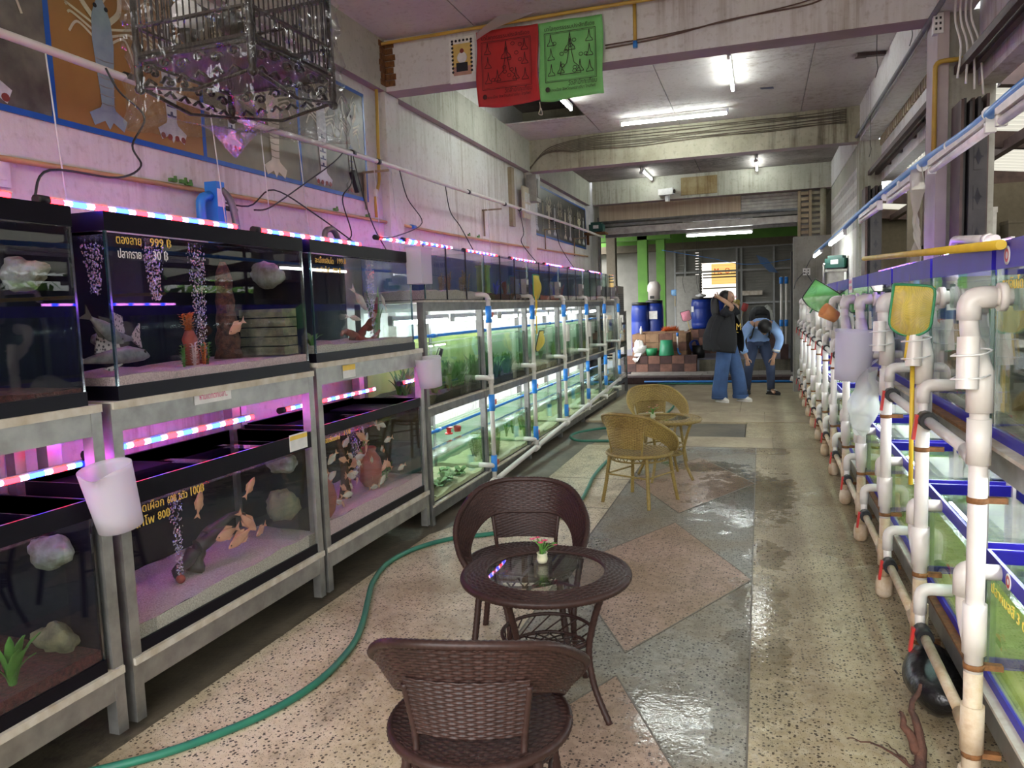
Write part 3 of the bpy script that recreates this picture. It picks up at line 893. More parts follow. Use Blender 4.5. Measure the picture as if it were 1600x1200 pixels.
# spotted pleco: body with large patterned fins
tsp = NT('spotted_fin'); v_ = tsp.n('ShaderNodeTexVoronoi'); v_.inputs['Scale'].default_value = 70; tsp.l(tsp.pos(), v_.inputs['Vector'])
m_spot = tsp.done(tsp.princ(tsp.ramp(v_.outputs['Distance'], [(.3, (.05, .04, .05)), (.42, (.5, .42, .42))]), .5))
def pleco(x, y, z, L, rz, label):
    t = thing('fish', label, 'fish', (x, y, z), rz); s_ = L
    m = MB()
    m.tube([(.5 * s_, 0, 0), (.42 * s_, 0, .02 * s_), (.2 * s_, 0, .04 * s_), (-.1 * s_, 0, .03 * s_), (-.4 * s_, 0, .0)], [.02 * s_, .08 * s_, .12 * s_, .09 * s_, .03 * s_], 12, True, (.85, .7))
    m.build('fish_body', m_fishg, t)
    def fan(o_, pts, nm):
        e = .004; c = len(pts) + 1
        q = [(o_[0], -e, o_[1])] + [(a, -e, b) for a, b in pts]; q2 = [(a, e, b) for a, _, b in q]
        mm = MB().add(q + q2, [list(range(c)), list(reversed(range(c, 2 * c)))] + [(i, (i + 1) % c, c + (i + 1) % c, c + i) for i in range(c)])
        mm.build(nm, m_spot, t)
    fan((-.36 * s_, 0), [(-.62 * s_, .2 * s_), (-.6 * s_, .02 * s_), (-.64 * s_, -.14 * s_)], 'tail_fin')
    fan((.1 * s_, .1 * s_), [(.02 * s_, .36 * s_), (-.2 * s_, .3 * s_), (-.24 * s_, .08 * s_)], 'dorsal_fin')
    fan((.15 * s_, -.05 * s_), [(-.05 * s_, -.14 * s_), (-.15 * s_, -.1 * s_)], 'side_fin')
    for q in (-1, 1): MB().ball((.4 * s_, q * .05 * s_, .06 * s_), .012 * s_ + .002, 6, 4).build('eye', m_ink, t)
pleco(-2.55, 2.50, 1.475, .36, 1.5, 'big grey fish lying on the pink gravel at the tank corner')
pleco(-2.66, 2.62, 1.55, .34, -1.3, 'fish with large spotted fins fanned out above the gravel')
put_fish(fm_g, 'dark fish hanging diagonally near the tank corner', -2.5, 2.42, 1.60, .22, 1.6, None, .6)
put_fish(fm_p, 'small pinkish fish beside the brown tower in the upper tank', -2.6, 3.36, 1.58, .14, -1.6, None, .5)
put_fish(fm_l, 'white fish left of the slim bubble column', -2.6, 4.68, 1.72, .2, 1.4, None, .8)
put_fish(fm_l, 'white fish just right of the slim bubble column', -2.55, 4.92, 1.71, .13, -1.5, None, -.9)
put_fish(fm_l, 'white fish hovering low left of the slim bubble column', -2.62, 4.62, 1.6, .12, 1.2, None, .2)
for (y, z, L, a, p, l) in ((2.47, .46, .16, 1.4, -.1, 'peach fish at the left end of the white gravel'), (3.12, .55, .17, -1.6, .1, 'peach fish above the dark driftwood'), (3.22, .50, .17, -1.9, .5, 'peach fish diving toward the white gravel'),
        (3.30, .56, .15, 1.2, .9, 'peach fish standing on its head by the partition'), (3.4, .72, .12, 1.4, -.9, 'peach fish beside the glass partition high up'), (2.98, .74, .13, 1.5, -1.3, 'peach fish rising behind the price line'), (3.42, .48, .12, -1.4, .3, 'peach fish low beside the glass partition')):
    put_fish(fm_p, l, -2.55 - .1 * rnd.random(), y, z, L, a, None, p)
for i in range(56):
    y = rnd.uniform(3.87, 4.95); z = rnd.uniform(.42, .86)
    put_fish(fm_w if i % 3 else fm_p, 'small %s fish in the crowded tank with clay jars' % ('silvery' if i % 3 else 'peach'), rnd.uniform(-2.68, -2.46), y, z, rnd.uniform(.07, .12), rnd.choice((1.5, -1.5)) + rnd.uniform(-.5, .5), '%s fish in the crowded tank' % ('silvery' if i % 3 else 'peach'), rnd.uniform(-.9, .9))
def jar(x, y, z, s_, label, tilt=0):
    m = MB().lathe([(0, 0), (.05 * s_, 0), (.085 * s_, .05 * s_), (.1 * s_, .14 * s_), (.085 * s_, .22 * s_), (.05 * s_, .27 * s_), (.06 * s_, .3 * s_), (.05 * s_, .31 * s_), (.04 * s_, .27 * s_), (.07 * s_, .2 * s_), (.07 * s_, .06 * s_), (0, .03 * s_)], 20)
    tag(m.build('clay_jar', m_clay, None, (x, y, z), 0, (tilt, 0, 0)), label, 'jar')
jar(-2.53, 3.95, .4, .9, 'red clay jar in the left corner of the crowded tank')
jar(-2.62, 4.72, .42, .9, 'red clay jar beside the pink bubble column')
def drift(name, label, base, branches, mat=m_wood, seed=3):
    rr = random.Random(seed); t = thing(name, label, 'driftwood', base)
    for i, pts in enumerate(branches):
        q = spline([(p[0], p[1], p[2]) for p in pts], 4); k = len(q)
        MB().tube([p + Vector((rr.uniform(-1, 1), rr.uniform(-1, 1), rr.uniform(-1, 1))) * .006 for p in q], [pts[0][3] * (1 - .75 * j / (k - 1)) for j in range(k)], 8).build('branch', mat, t)
    return t
m_redwood = plain('red_driftwood', (.3, .05, .025), (.13, .025, .015), 20, rough=.8, bump=.6)
drift('driftwood', 'red brown driftwood in the upper tank with white fish', (-2.62, 4.6, 1.44), [[(0, 0, 0, .04), (0, .12, .06, 0), (0, .24, .14, 0)], [(0, -.02, .02, .035), (.02, .2, .0, 0), (0, .36, .06, 0)], [(0, .02, .03, .03), (0, -.1, .08, 0), (0, -.16, .05, 0)], [(0, .2, .08, .03), (0, .3, .18, 0), (0, .36, .3, 0)]], m_redwood)
drift('driftwood', 'black driftwood on the white gravel of the lower tank', (-2.66, 2.98, .39), [[(0, 0, 0, .05), (0, .06, .12, 0), (0, .16, .2, 0)], [(0, .04, .12, .04), (.05, .2, .16, 0), (.08, .3, .1, 0)], [(0, .02, .1, .04), (0, -.1, .04, 0), (.04, -.14, 0, 0)], [(0, .1, .15, .03), (.04, .26, .22, 0), (.04, .36, .2, 0)]], m_fishd, 5)
drift('driftwood', 'dark upright driftwood in the crowded tank', (-2.64, 4.4, .4), [[(0, 0, 0, .045), (0, .02, .2, 0), (0, -.04, .42, 0)], [(0, .01, .1, .03), (0, .1, .16, 0), (0, .14, .1, 0)]], m_wood, 8)
# upright mossy tower in the large tank
m_moss2 = plain('brown_moss', (.16, .06, .035), (.05, .02, .015), 40, rough=.95, bump=1.0)
m = MB(); q = [(0, 0, z) for z in [i * .05 for i in range(11)]]
m.tube(q, [.075, .06, .065, .05, .055, .045, .05, .04, .045, .035, .015], 12)
tag(m.build('mossy_tower', m_moss2, None, (-2.66, 3.36, 1.42)), 'brown mossy tower ornament inside the large upper tank', 'ornament')
# red totem ornament with plastic plants
t = thing('totem_ornament', 'small red totem with plastic plants on the pink gravel', 'ornament', (-2.54, 2.94, 1.415))
MB().lathe([(0, 0), (.035, 0), (.04, .05), (.03, .09), (.036, .12), (.02, .16), (0, .165)], 14).build('totem', m_clay, t)
for i, (dx, dy, mm) in enumerate(((.02, -.07, m_leaf), (.03, .07, m_leaf), (.04, .04, m_fisho), (.045, -.03, m_gravelp))):
    stem_plant(4, .11, .02, .02, 20 + i).build('plastic_plant', mm, t, (dx, dy, -.004))
o = stem_plant(8, .1, .03, .025, 30).build('plastic_plant', m_fisho, t, (0, 0, .15))
def plant(mb_, mat, loc, label, group=None, name='water_plant', cat='plant'):
    o = mb_.build(name, mat, None, loc); return tag(o, label, cat, group)
plant(leafy(9, .24, .1, .05, 3, .2), m_leaf, (-2.52, 1.9, .36), 'broad leaf plant rooted in the red soil')
plant(leafy(7, .12, .08, .03, 4, .3), m_leaf, (-2.55, 3.98, 1.44), 'small leafy plant in the corner of the driftwood tank')
plant(leafy(10, .4, .06, .045, 5, .05), m_leaf, (-2.66, 5.0, 1.44), 'tall green ribbon plant at the end of the driftwood tank')
plant(stem_plant(14, .2, .09, .03, 6), m_leaf, (-2.62, 4.86, .4), 'bushy green plant in the crowded tank')
plant(leafy(8, .38, .06, .04, 7, .02), m_leafl, (-2.75, 4.84, .42), 'tall pale ribbon plant behind the silver fish')
# rocks and filter cotton in the filter chambers
def lump(x, y, z, r, mat, name, label, cat, seed, sc_=5):
    m = MB(); m.ball((0, 0, 0), r, 24, 16)
    m.v = [tuple(Vector(v) * (1 + .3 * noisev(v, 14, seed) + .18 * noisev(v, 40, seed))) for v in m.v]
    return tag(m.build(name, mat, None, (x, y, z)), label, cat)
lump(-2.6, 2.15, .42, (.1, .05, .06), m_rock, 'pale_rock', 'pale rock in the end chamber of the lower left tank', 'rock', 1)
lump(-2.58, 2.15, .76, (.1, .05, .065), m_cotton, 'filter_cotton', 'bundled white filter cotton in the lower left tank chamber', 'filter', 2)
lump(-2.58, 2.155, 1.82, (.1, .055, .06), m_cotton, 'filter_cotton', 'bundled filter cotton in the upper left tank chamber', 'filter', 3)
lump(-2.6, 3.66, 1.86, (.1, .055, .07), m_cotton, 'filter_cotton', 'filter cotton behind the partition of the large upper tank', 'filter', 4)
lump(-2.58, 3.655, .80, (.09, .06, .06), m_cotton, 'filter_cotton', 'filter cotton behind the partition of the priced lower tank', 'filter', 5)
lump(-2.6, 3.655, .55, (.1, .075, .09), m_rock, 'grey_stone', 'grey stone in the end chamber of the priced lower tank', 'rock', 6)
for i in range(5):
    o = MB().boxc((0, 0, 0), (.28, .13, .045), rz=.1 * (i % 2)).build('filter_block', m_rock, None, (-2.62, 3.66, 1.44 + .052 * i))
    tag(o, '%s filter block from the bottom behind the partition' % ORD[i], 'filter block', 'stacked filter blocks')
# ---------------------------------------------------------------- LED tubes over the black tanks
GLED = 'red and blue aquarium LED tubes'
led_tube(2.20, 3.27, -2.49, 2.078, 'red and blue LED tube along the rim of the large upper tank', GLED)
led_tube(3.45, 4.52, -2.49, 2.078, 'LED tube spanning the rims of two upper black tanks', GLED)
led_tube(2.50, 3.575, -2.7, 1.075, 'bright LED tube hanging above the priced lower tank', GLED, r=.013)
led_tube(3.87, 5.0, -2.7, 1.075, 'LED tube hanging above the crowded silver fish tank', GLED)
led_tube(1.2, 2.36, -2.62, 1.06, 'LED tube above the lower tank at the left picture edge', GLED, plugs=(False, True))
led_tube(.95, 2.05, -2.49, 2.078, 'LED tube on the rim of the leftmost upper tank', GLED)
led_tube(5.28, 6.1, -2.62, 1.09, 'short LED tube seen between the steel posts', GLED)
led_tube(5.02, 5.62, -2.62, 2.17, 'LED tube beside the hanging square cup', GLED)
# jugs on the left racks
beaker('measuring_jug', 'frosted plastic jug hanging tilted on the steel post pair', (-2.325, 2.245, .85), .08, .095, .245, (.2, -.02, .0), True, True, None, 'jug', -1.2)
t = thing('square_cup', 'pinkish square plastic cup hanging at the end tank corner', 'cup', (-2.37, 5.16, 1.83))
m = MB(); 
for (a, b) in (((-.06, -.09), (-.056, .09)), ((.056, -.09), (.06, .09)), ((-.056, -.09), (.056, -.086)), ((-.056, .086), (.056, .09))): m.box((a[0], a[1], .004), (b[0], b[1], .26))
m.build('cup_wall', m_frost, t); MB().box((-.06, -.09, 0), (.06, .09, .004)).build('cup_base', m_frost, t)
m = MB(); m.box((-.068, -.098, .25), (-.06, .098, .262)); m.box((.06, -.098, .25), (.068, .098, .262)); m.box((-.06, -.098, .25), (.06, -.09, .262)); m.box((-.06, .09, .25), (.06, .098, .262)); m.build('cup_rim', m_frost, t)
t = beaker('plastic_cup', 'translucent cup holding a pen shaped tester by the steel post', (-2.345, 5.22, 1.07), .085, .1, .22, (.12, -.05, 0), False, False, None, 'cup')
tp = thing('pen_tester', 'white pen shaped tester leaning in the cup', 'tester', (-2.33, 5.25, 1.12), 0, None, (-.65, 0, 0))
MB().tube([(0, 0, 0), (0, 0, .2)], .011, 10).build('pen_body', m_white, tp); MB().tube([(0, 0, .2), (0, 0, .27)], .014, 10).build('pen_cap', m_blackp, tp)
MB().tube(spline([(0, 0, .26), (0, -.05, .25), (0, -.06, .15), (0, -.05, .08)]), .003, 6).build('strap', m_blackp, tp)

# ================================================================ LONG LEFT RACK (planted tanks)
LEGY = [5.30, 6.575, 7.955, 9.36, 10.68, 11.98, 13.26]
rk = thing('long_rack', 'long steel rack of planted tanks along the left wall', 'rack', (XF, 5.3, 0))
for i, y in enumerate(LEGY):
    for xx in (0, -.53):
        MB().box((xx, y - 5.3, -.03), (xx - .05, y - 5.25, 1.7)).build('leg', m_steeld, rk)
for i in range(6):
    a, b = LEGY[i] + .05 - 5.3, LEGY[i + 1] - 5.3
    for (z0, z1) in ((.03, .115), (.82, .885), (1.63, 1.70)):
        for xx in (-.003, -.533):
            MB().box((xx, a, z0), (xx - .045, b, z1)).build('beam', m_steeld, rk)
    for (z0, z1) in ((.115, .13), (.885, .9), (1.70, 1.715)):
        MB().box((.008, a - .04, z0), (-.58, b + .04, z1)).build('foam_sheet', m_foam, rk)
m_filmy = plain('yellow_algae_back', (.36, .42, .13), (.28, .34, .12), 3, rough=.7)
m_filmg = plain('green_algae_back', (.33, .4, .28), (.25, .32, .22), 3, rough=.7)
GU, GM, GW = 'narrow tanks on the top of the long rack', 'planted tanks on the middle shelf', 'tanks on the bottom shelf of the long rack'
UY = [(5.37, 6.675), (6.70, 8.095), (8.12, 9.465), (9.49, 10.86), (10.885, 12.24), (12.265, 13.3)]
TX2 = -2.96
POSN = ['nearest', 'second', 'third', 'fourth', 'fifth', 'farthest']
for i, (a, b) in enumerate(UY):
    d = (b - a) / 3
    tank('narrow_tank', '%s partitioned tank on top of the long rack' % POSN[i], TX2, -2.425, a, b, 1.716, 2.15, 1, GU, back=m_blueback, gravel=(m_gravelw, m_redsoil, m_clay, m_gravelw, m_gravelp, m_gravelw)[i], gh=.05 + .02 * (i == 0), water=.35, parts=((a + d, m_glass, 1), (a + 2 * d, m_glass, 1)), amp=.02, cat='fish tank')
for i in range(6):
    a, b = LEGY[i] + .06, LEGY[i + 1] - .01
    tank('planted_tank', '%s tank on the middle shelf of the long rack' % POSN[i], TX2, -2.44, a, b, .902, 1.392, 1, GM, glass=m_glassg, back=(m_filmy, m_filmy, m_filmg, m_filmg, m_filmg, m_filmg)[i], gravel=(m_soil, m_soil, m_rock, m_soil, m_rock, m_soil)[i], gh=.06, water=.415, amp=.02)
    tank('planted_tank', '%s tank on the bottom shelf of the long rack' % POSN[i], TX2, -2.44, a, b, .132, .555, 1, GW, glass=m_glassg, back=m_filmg, gravel=m_sand, gh=.035, water=.35, amp=.025)
    # lamps
    L = b - a
    for k in range(2):
        y0 = a + .06 + k * (L / 2); y1 = y0 + L / 2 - .06
        tube_lamp((-2.76, y0, 1.545), (-2.76, y1, 1.545), 'white tube lamp above the %s middle shelf tank, %s half' % (POSN[i], ('near', 'far')[k]), 'white tubes over the middle shelf', .017, m_tubec, .04)
        tube_lamp((-2.76, y0, .73), (-2.76, y1, .73), 'white tube lamp above the %s bottom shelf tank, %s half' % (POSN[i], ('near', 'far')[k]), 'white tubes over the bottom shelf', .017, m_tubec, .04)
    if i in (0, 2, 4):
        led_tube(a + .1, a + 1.05, -2.62, 2.185, 'LED tube over the %s top tank of the long rack' % POSN[i], GLED, plugs=(True, False))
    if i in (1, 3, 5):
        led_tube(a + .1, a + 1.0, -2.62, 2.185, 'LED tube over the %s top tank of the long rack' % POSN[i], GLED)
for z, l in ((1.425, 'middle'), (.62, 'bottom')):
    t = thing('air_pipe', 'blue air pipe above the %s shelf tanks of the long rack' % l, 'pipe', (-2.62, 5.3, z))
    MB().tube([(0, 0, 0), (0, 8, 0)], .013, 10).build('pipe', m_bluepvc, t)
    for k in range(7): MB().tube([(0, .6 + k * 1.25, 0), (0, .68 + k * 1.25, 0)], .018, 10).build('coupling', m_bluepvc, t)
# plants
pl_m = [leafy(11, .23, .09, .035, 40 + k, .15) for k in range(4)]
pl_me = [p.mesh('leafy_plant', m_leaf) for p in pl_m]
pl_an = [leafy(12, .13, .09, .045, 50 + k, .55).mesh('anubias_plant', m_leaf) for k in range(3)]
pl_st = [stem_plant(10, .24, .06, .025, 60 + k).mesh('stem_plant', m_leafl) for k in range(3)]
pl_rb = [leafy(9, .26, .07, .02, 70 + k, .1).mesh('ribbon_plant', m_leafl) for k in range(3)]
def plantm(me, x, y, z, label, group, s_=1.0, name='water_plant'):
    o = obj(name, me, None, (x, y, z), rnd.random() * 6.28); o.scale = (s_, s_, s_ * rnd.uniform(.8, 1.1)); return tag(o, label, 'plant', group)
for k in range(64):
    i = k % 2; a, b = LEGY[i] + .12, LEGY[i + 1] - .1
    plantm(rnd.choice(pl_me), rnd.uniform(-2.78, -2.50), rnd.uniform(a, b), .955, 'bushy green plant in the %s middle shelf tank' % POSN[i], 'green plants in the %s middle shelf tank' % POSN[i], rnd.uniform(.85, 1.25))
for k in range(20):
    plantm(rnd.choice(pl_an), rnd.uniform(-2.8, -2.52), 5.45 + .75 * rnd.random(), .165, 'low round leaf plant in the nearest bottom shelf tank', 'low plants in the nearest bottom tank', rnd.uniform(1.1, 1.5))
for k in range(10):
    plantm(rnd.choice(pl_st), rnd.uniform(-2.75, -2.52), 6.85 + .6 * rnd.random(), .165, 'stem plant in the second bottom shelf tank', 'stem plants in the second bottom tank', rnd.uniform(1.0, 1.2))
for k in range(12):
    plantm(rnd.choice(pl_rb), rnd.uniform(-2.8, -2.52), 8.1 + .75 * rnd.random(), .165, 'ribbon leaf plant in the third bottom shelf tank', 'ribbon plants in the third bottom tank', rnd.uniform(.85, 1.1))
for k in range(10):
    i = rnd.choice((2, 3, 4)); 
    plantm(rnd.choice(pl_st + pl_rb), rnd.uniform(-2.85, -2.52), rnd.uniform(LEGY[i] + .15, LEGY[i + 1] - .15), .955, 'sparse plant in the %s middle shelf tank' % POSN[i], 'sparse plants in the %s middle tank' % POSN[i], rnd.uniform(.7, 1))
m_tanpl = plain('tan_plastic_plant', (.5, .28, .09), (.3, .18, .05), 20, rough=.6)
pl_tan = [stem_plant(9, .22, .05, .022, 80 + k).mesh('plastic_plant', m_tanpl) for k in range(2)]
for k, y in enumerate((5.98, 6.12, 6.42, 6.56)):
    plantm(pl_tan[k % 2], -2.55, y, 1.78, 'tan plastic plant, %s from the near end of the top tank' % ORD[k], 'tan plastic plants in the nearest top tank', .95, 'plastic_plant')
t_ = tag(MB().box((-.05, -.05, 0), (.05, .05, .26)).box((-.06, -.06, .26), (.06, .06, .28)).box((-.06, -.06, .0), (.06, .06, .02)).build('stone_pillar', m_leafl, None, (-2.56, 7.04, 1.775)), 'pale green square pillar in the second top tank', 'ornament')
m_blued = plain('blue_ornament', (.02, .05, .6), rough=.3)
for k, y in enumerate((7.45, 7.75, 8.4, 8.9, 9.8, 10.2)):
    o = leafy(7, .2, .08, .03, 90 + k, .2).build('plastic_plant', (m_blued, m_clay)[k % 2], None, (-2.58, y, 1.775)); tag(o, '%s coloured plastic plant along the top tanks past the pillar' % ORD[k], 'plant', 'coloured plastic plants in the top tanks')
# blue net and red spool things on the tanks
o = MB().cyl((0, 0, 0), (0, 0, .012), .035, 14).cyl((0, 0, .012), (0, 0, .05), .02, 12).cyl((0, 0, .05), (0, 0, .062), .035, 14).build('red_spool', m_red, None, (-2.6, 6.12, .555)); tag(o, 'red plastic spool on the nearest bottom shelf tank', 'spool')
o = MB().lathe([(0, 0), (.03, 0), (.034, .05), (.026, .052), (0, .045)], 14).build('clay_cup', m_clay, None, (-2.58, 6.27, .555)); tag(o, 'small clay cup beside the red spool', 'cup')
# ---------------- white risers with blue couplings
def riser_left(label, zt, zb, zs):
    t = thing('drain_riser', label, 'pipe', (0, 0, 0), 0, 'white risers with blue couplings on the left')
    R = .021
    MB().tube(bend([(-.13, -.045, zt), (0, 0, zt), (0, 0, zt - .2)], .045, 5) + [Vector((0, 0, zb))], R, 12).build('riser_pipe', m_pvc, t)
    for z in zs:
        MB().tube([(0, 0, z), (0, 0, z - .15)], R * 1.35, 12).build('blue_coupling', m_bluepvc, t)
        v = MB().tube([(0, .0, z - .08), (0.0, .07, z - .08)], .014, 8).build('valve_stem', m_redo, t)
        MB().boxc((0, .085, z - .08), (.02, .05, .045)).build('valve_handle', m_redo, v)
    for z in (1.02, .22):
        MB().tube(bend([(-.12, -.07, z), (-.03, -.07, z), (0, 0, z - .02)], .03, 4), R * 1.1, 12).build('side_elbow', m_pvc, t)
        MB().tube([(0, 0, z + .02), (0, 0, z - .06)], R * 1.3, 12).build('tee', m_pvc, t)
    MB().tube([(0, 0, zt - .03), (0, 0, zt - .05)], R * 1.3, 12).build('collar', m_pvc, t)
    return t
RY = [6.51, 7.9, 9.29, 10.6, 11.9, 13.15]
zb0 = [.08, .13, .19, .25, .31, .37]
for i, y in enumerate(RY):
    t = riser_left('%s white drain riser from the camera on the long left rack' % ORD[i], 1.76, zb0[i] - .03, (1.66, .86, zb0[i] + .22))
    t.location = (-2.33, y, 0)
t = thing('main_drain', 'sloping white main drain pipe along the foot of the left rack', 'pipe', (-2.33, 6.3, 0))
MB().tube([(0, -.02, .055), (0, .21, .06), (0, 6.9, .36), (.02, 7.3, .37)], .026, 12).build('pipe', m_pvc, t)
for i, y in enumerate(RY): MB().tube([(0, y - 6.35, zb0[i] - .02), (0, y - 6.24, zb0[i] - .015)], .034, 12).build('tee', m_pvc, t)
# filter pumps clipped at the top of risers
for i in range(1, 6):
    t = thing('clip_filter', '%s dark clip-on box above the white risers' % ORD[i - 1], 'filter', (-2.39, RY[i] - .03, 1.78), 0, 'clip-on boxes along the top tanks')
    MB().box((-.03, -.045, 0), (.025, .045, .16)).build('filter_box', m_steeld, t); MB().box((.025, -.03, .1), (.03, .03, .15)).build('filter_window', m_white, t)
    MB().box((.024, -.035, .02), (.03, .035, .07)).build('grille', m_blackp, t)
# white plastic boxes clipped to the risers far along
for i in range(2, 6):
    o = MB().box((-.02, -.05, 0), (.04, .05, .2)).box((-.025, -.055, .2), (.045, .055, .21)).build('white_box', m_pvc, None, (-2.34, RY[i] + .1, 1.2)); tag(o, '%s white plastic box fixed beside the left risers' % ORD[i - 2], 'box', 'white boxes beside the risers')
# hand nets on the left pipes
def hand_net(label, loc, rot, w, h, rim, netm, handle_m, hl=.35, depth=.05):
    t = thing('hand_net', label, 'net', loc, 0, None, rot)
    pts = bend([(-w / 2, 0, h), (-w / 2, 0, .03), (-w * .2, 0, 0), (w * .2, 0, 0), (w / 2, 0, .03), (w / 2, 0, h), (-w / 2, 0, h)], .03, 3)
    MB().tube(pts, .006, 6).build('net_rim', rim, t)
    m = MB()
    def f(u, v):
        x = (u - .5) * w * .98; z = v * h; d = math.sin(PI * u) * math.sin(PI * min(1, v * .98 + .02))
        if v < .15: x *= .45 + .55 * v / .15
        return (x, -depth * d + .006 * math.sin(u * 31) * d, z)
    m.grid(f, 14, 14); m.build('net_bag', netm, t)
    MB().tube([(0, 0, 0), (0, 0, -hl)], .007, 8).build('net_handle', handle_m, t)
    return t
m_yel = plain('yellow_plastic', (.7, .48, .03), (.55, .36, .03), 5, rough=.45)
def netmat(name, c):
    t = NT(name); tr = t.n('ShaderNodeBsdfTransparent')
    d = t.princ(c, .7)
    mx = t.n('ShaderNodeMixShader')
    ck = t.n('ShaderNodeTexChecker'); ck.inputs['Scale'].default_value = 260; t.l(t.pos(), ck.inputs['Vector'])
    f = t.math('ADD', t.math('MULTIPLY', ck.outputs['Fac'], .3), .1)
    t.l(f, mx.inputs[0]); t.l(d, mx.inputs[1]); t.l(tr.outputs[0], mx.inputs[2]); return t.done(mx.outputs[0])
m_nety = netmat('yellow_net', (.65, .5, .06)); m_netg = netmat('green_net', (.16, .6, .14)); m_netp = netmat('pink_net', (.8, .25, .35)); m_netb = netmat('blue_net', (.2, .45, .75)); m_netr = netmat('red_net', (.6, .08, .08))
hand_net('yellow hand net with a green rim hanging on the left risers', (-2.295, 7.97, 1.72), (0, 0, PI / 2), .24, .26, m_fgreen, m_nety, m_yel, .1)
hand_net('oval yellow hand net hanging lower on the left risers', (-2.295, 7.93, 1.16), (.25, 0, PI / 2), .19, .23, m_blackp, m_nety, m_yel, .0)
o = MB().tube([(0, 0, 0), (0, 0, .45)], .007, 8).build('net_stick', m_yel, None, (-2.285, 7.9, 1.35)); tag(o, 'yellow stick between the two nets on the left risers', 'stick')
# black rack at the far end of the row
t = rack('dark steel rack with black tanks past the planted tanks', 13.5, 14.5, [(.2, .26), (.86, .92), (1.45, 1.51)], top=1.52, mat=m_steeld, foam=False)
for z0, z1, l in ((.262, .7, 'bottom'), (.922, 1.3, 'middle')):
    tank('dark_tank', '%s dark tank on the black rack at the row end' % l, -2.98, -2.43, 13.56, 14.44, z0, z1, 1, 'dark tanks at the row end', trim=m_black, back=m_blackback, bh=.04, th=.03)
t = thing('speaker_box', 'dark grey box with a grille on top of the dark rack', 'box', (-2.62, 13.95, 1.512))
MB().box((-.2, -.3, 0), (.2, .3, .46)).build('box_body', m_steeld, t)
for k in range(8): MB().box((.2, -.26, .05 + k * .035), (.207, .26, .07 + k * .035)).build('slat', m_blackp, t)

# ================================================================ RIGHT RACK
m_postp = concrete('pale_painted_post', (.62, .58, .6), (.5, .46, .44), (.3, .2, .1), .6, .6, 4)
RLEG = [1.9, 2.93, 3.92, 5.02, 6.1, 7.40, 8.45, 9.5, 10.55, 11.6, 12.65, 13.8]
RX0, RX1 = .70, 1.12
rkr = thing('pipe_rack', 'steel rack of blue rimmed tanks along the right side', 'rack', (RX0, 1.9, 0))
for y in RLEG:
    MB().box((0, y - 1.9, 0), (.04, y - 1.86, 1.1)).build('front_leg', m_steeld, rkr)
    MB().box((RX1 - RX0 - .05, y - 1.95, 0), (RX1 - RX0, y - 1.83, 1.1)).build('back_post', m_postp, rkr)
for i in range(len(RLEG) - 1):
    a, b = RLEG[i] + .04 - 1.9, RLEG[i + 1] - 1.9
    for z0, z1 in ((.205, .285), (1.05, 1.12)):
        MB().box((.002, a, z0), (.04, b, z1)).build('beam', m_steeld, rkr)
        MB().box((RX1 - RX0 - .045, a, z0), (RX1 - RX0 - .005, b, z1)).build('beam', m_steeld, rkr)
        MB().box((0.0, a - .03, z1), (RX1 - RX0, b + .03, z1 + .012)).build('rusty_edge', m_rust if i % 2 else m_foam, rkr)
m_greyback = plain('grey_green_backing', (.17, .2, .2), (.08, .11, .13), 3, rough=.5)
GR1, GR2 = 'blue rimmed tanks on the upper right tier', 'tanks on the lower right tier'
for i in range(len(RLEG) - 1):
    a, b = RLEG[i] + .05, RLEG[i + 1] - .01
    tank('blue_rim_tank', '%s blue rimmed tank from the camera, upper right tier' % ORD[i], .745, 1.105, a, b, 1.134, 1.78, -1, GR1, glass=m_glassg, trim=m_bluetrim, th=.085, bh=.035, back=m_greyback if i % 3 else m_blueback, gravel=m_rock, gh=.03, water=.53, amp=.01)
    tank('low_tank', '%s tank from the camera on the lower right tier' % ORD[i], .735, 1.09, a + .01, b - .01, .30, .745, -1, GR2, glass=m_glassg, trim=m_bluetrim, th=.045, bh=.03, gravel=m_moss, gh=.02, water=.36, amp=.008)
    L = b - a
    tube_lamp((.95, a + .05, 1.0), (.95, b - .05, 1.0), '%s white tube from the camera over the lower right tanks' % ORD[i], 'white tubes over the lower right tanks', .014, m_tubec, .04)
for i in (0, 1, 2, 3):   # loose glass lids
    o = MB().box((0, 0, 0), (.36, .5, .005)).build('glass_lid', m_glassg, None, (.745, RLEG[i + 1] + .1, .752)); tag(o, '%s loose glass lid from the camera on the low tanks' % ORD[i], 'glass lid', 'loose glass lids')
# white backing board behind the lower tier
struct('wall_low', MB().box((1.121, 1.85, 0), (1.135, 13.85, 1.1)), plain('pale_board', (.6, .62, .56), (.5, .5, .42), 3, rough=.8))
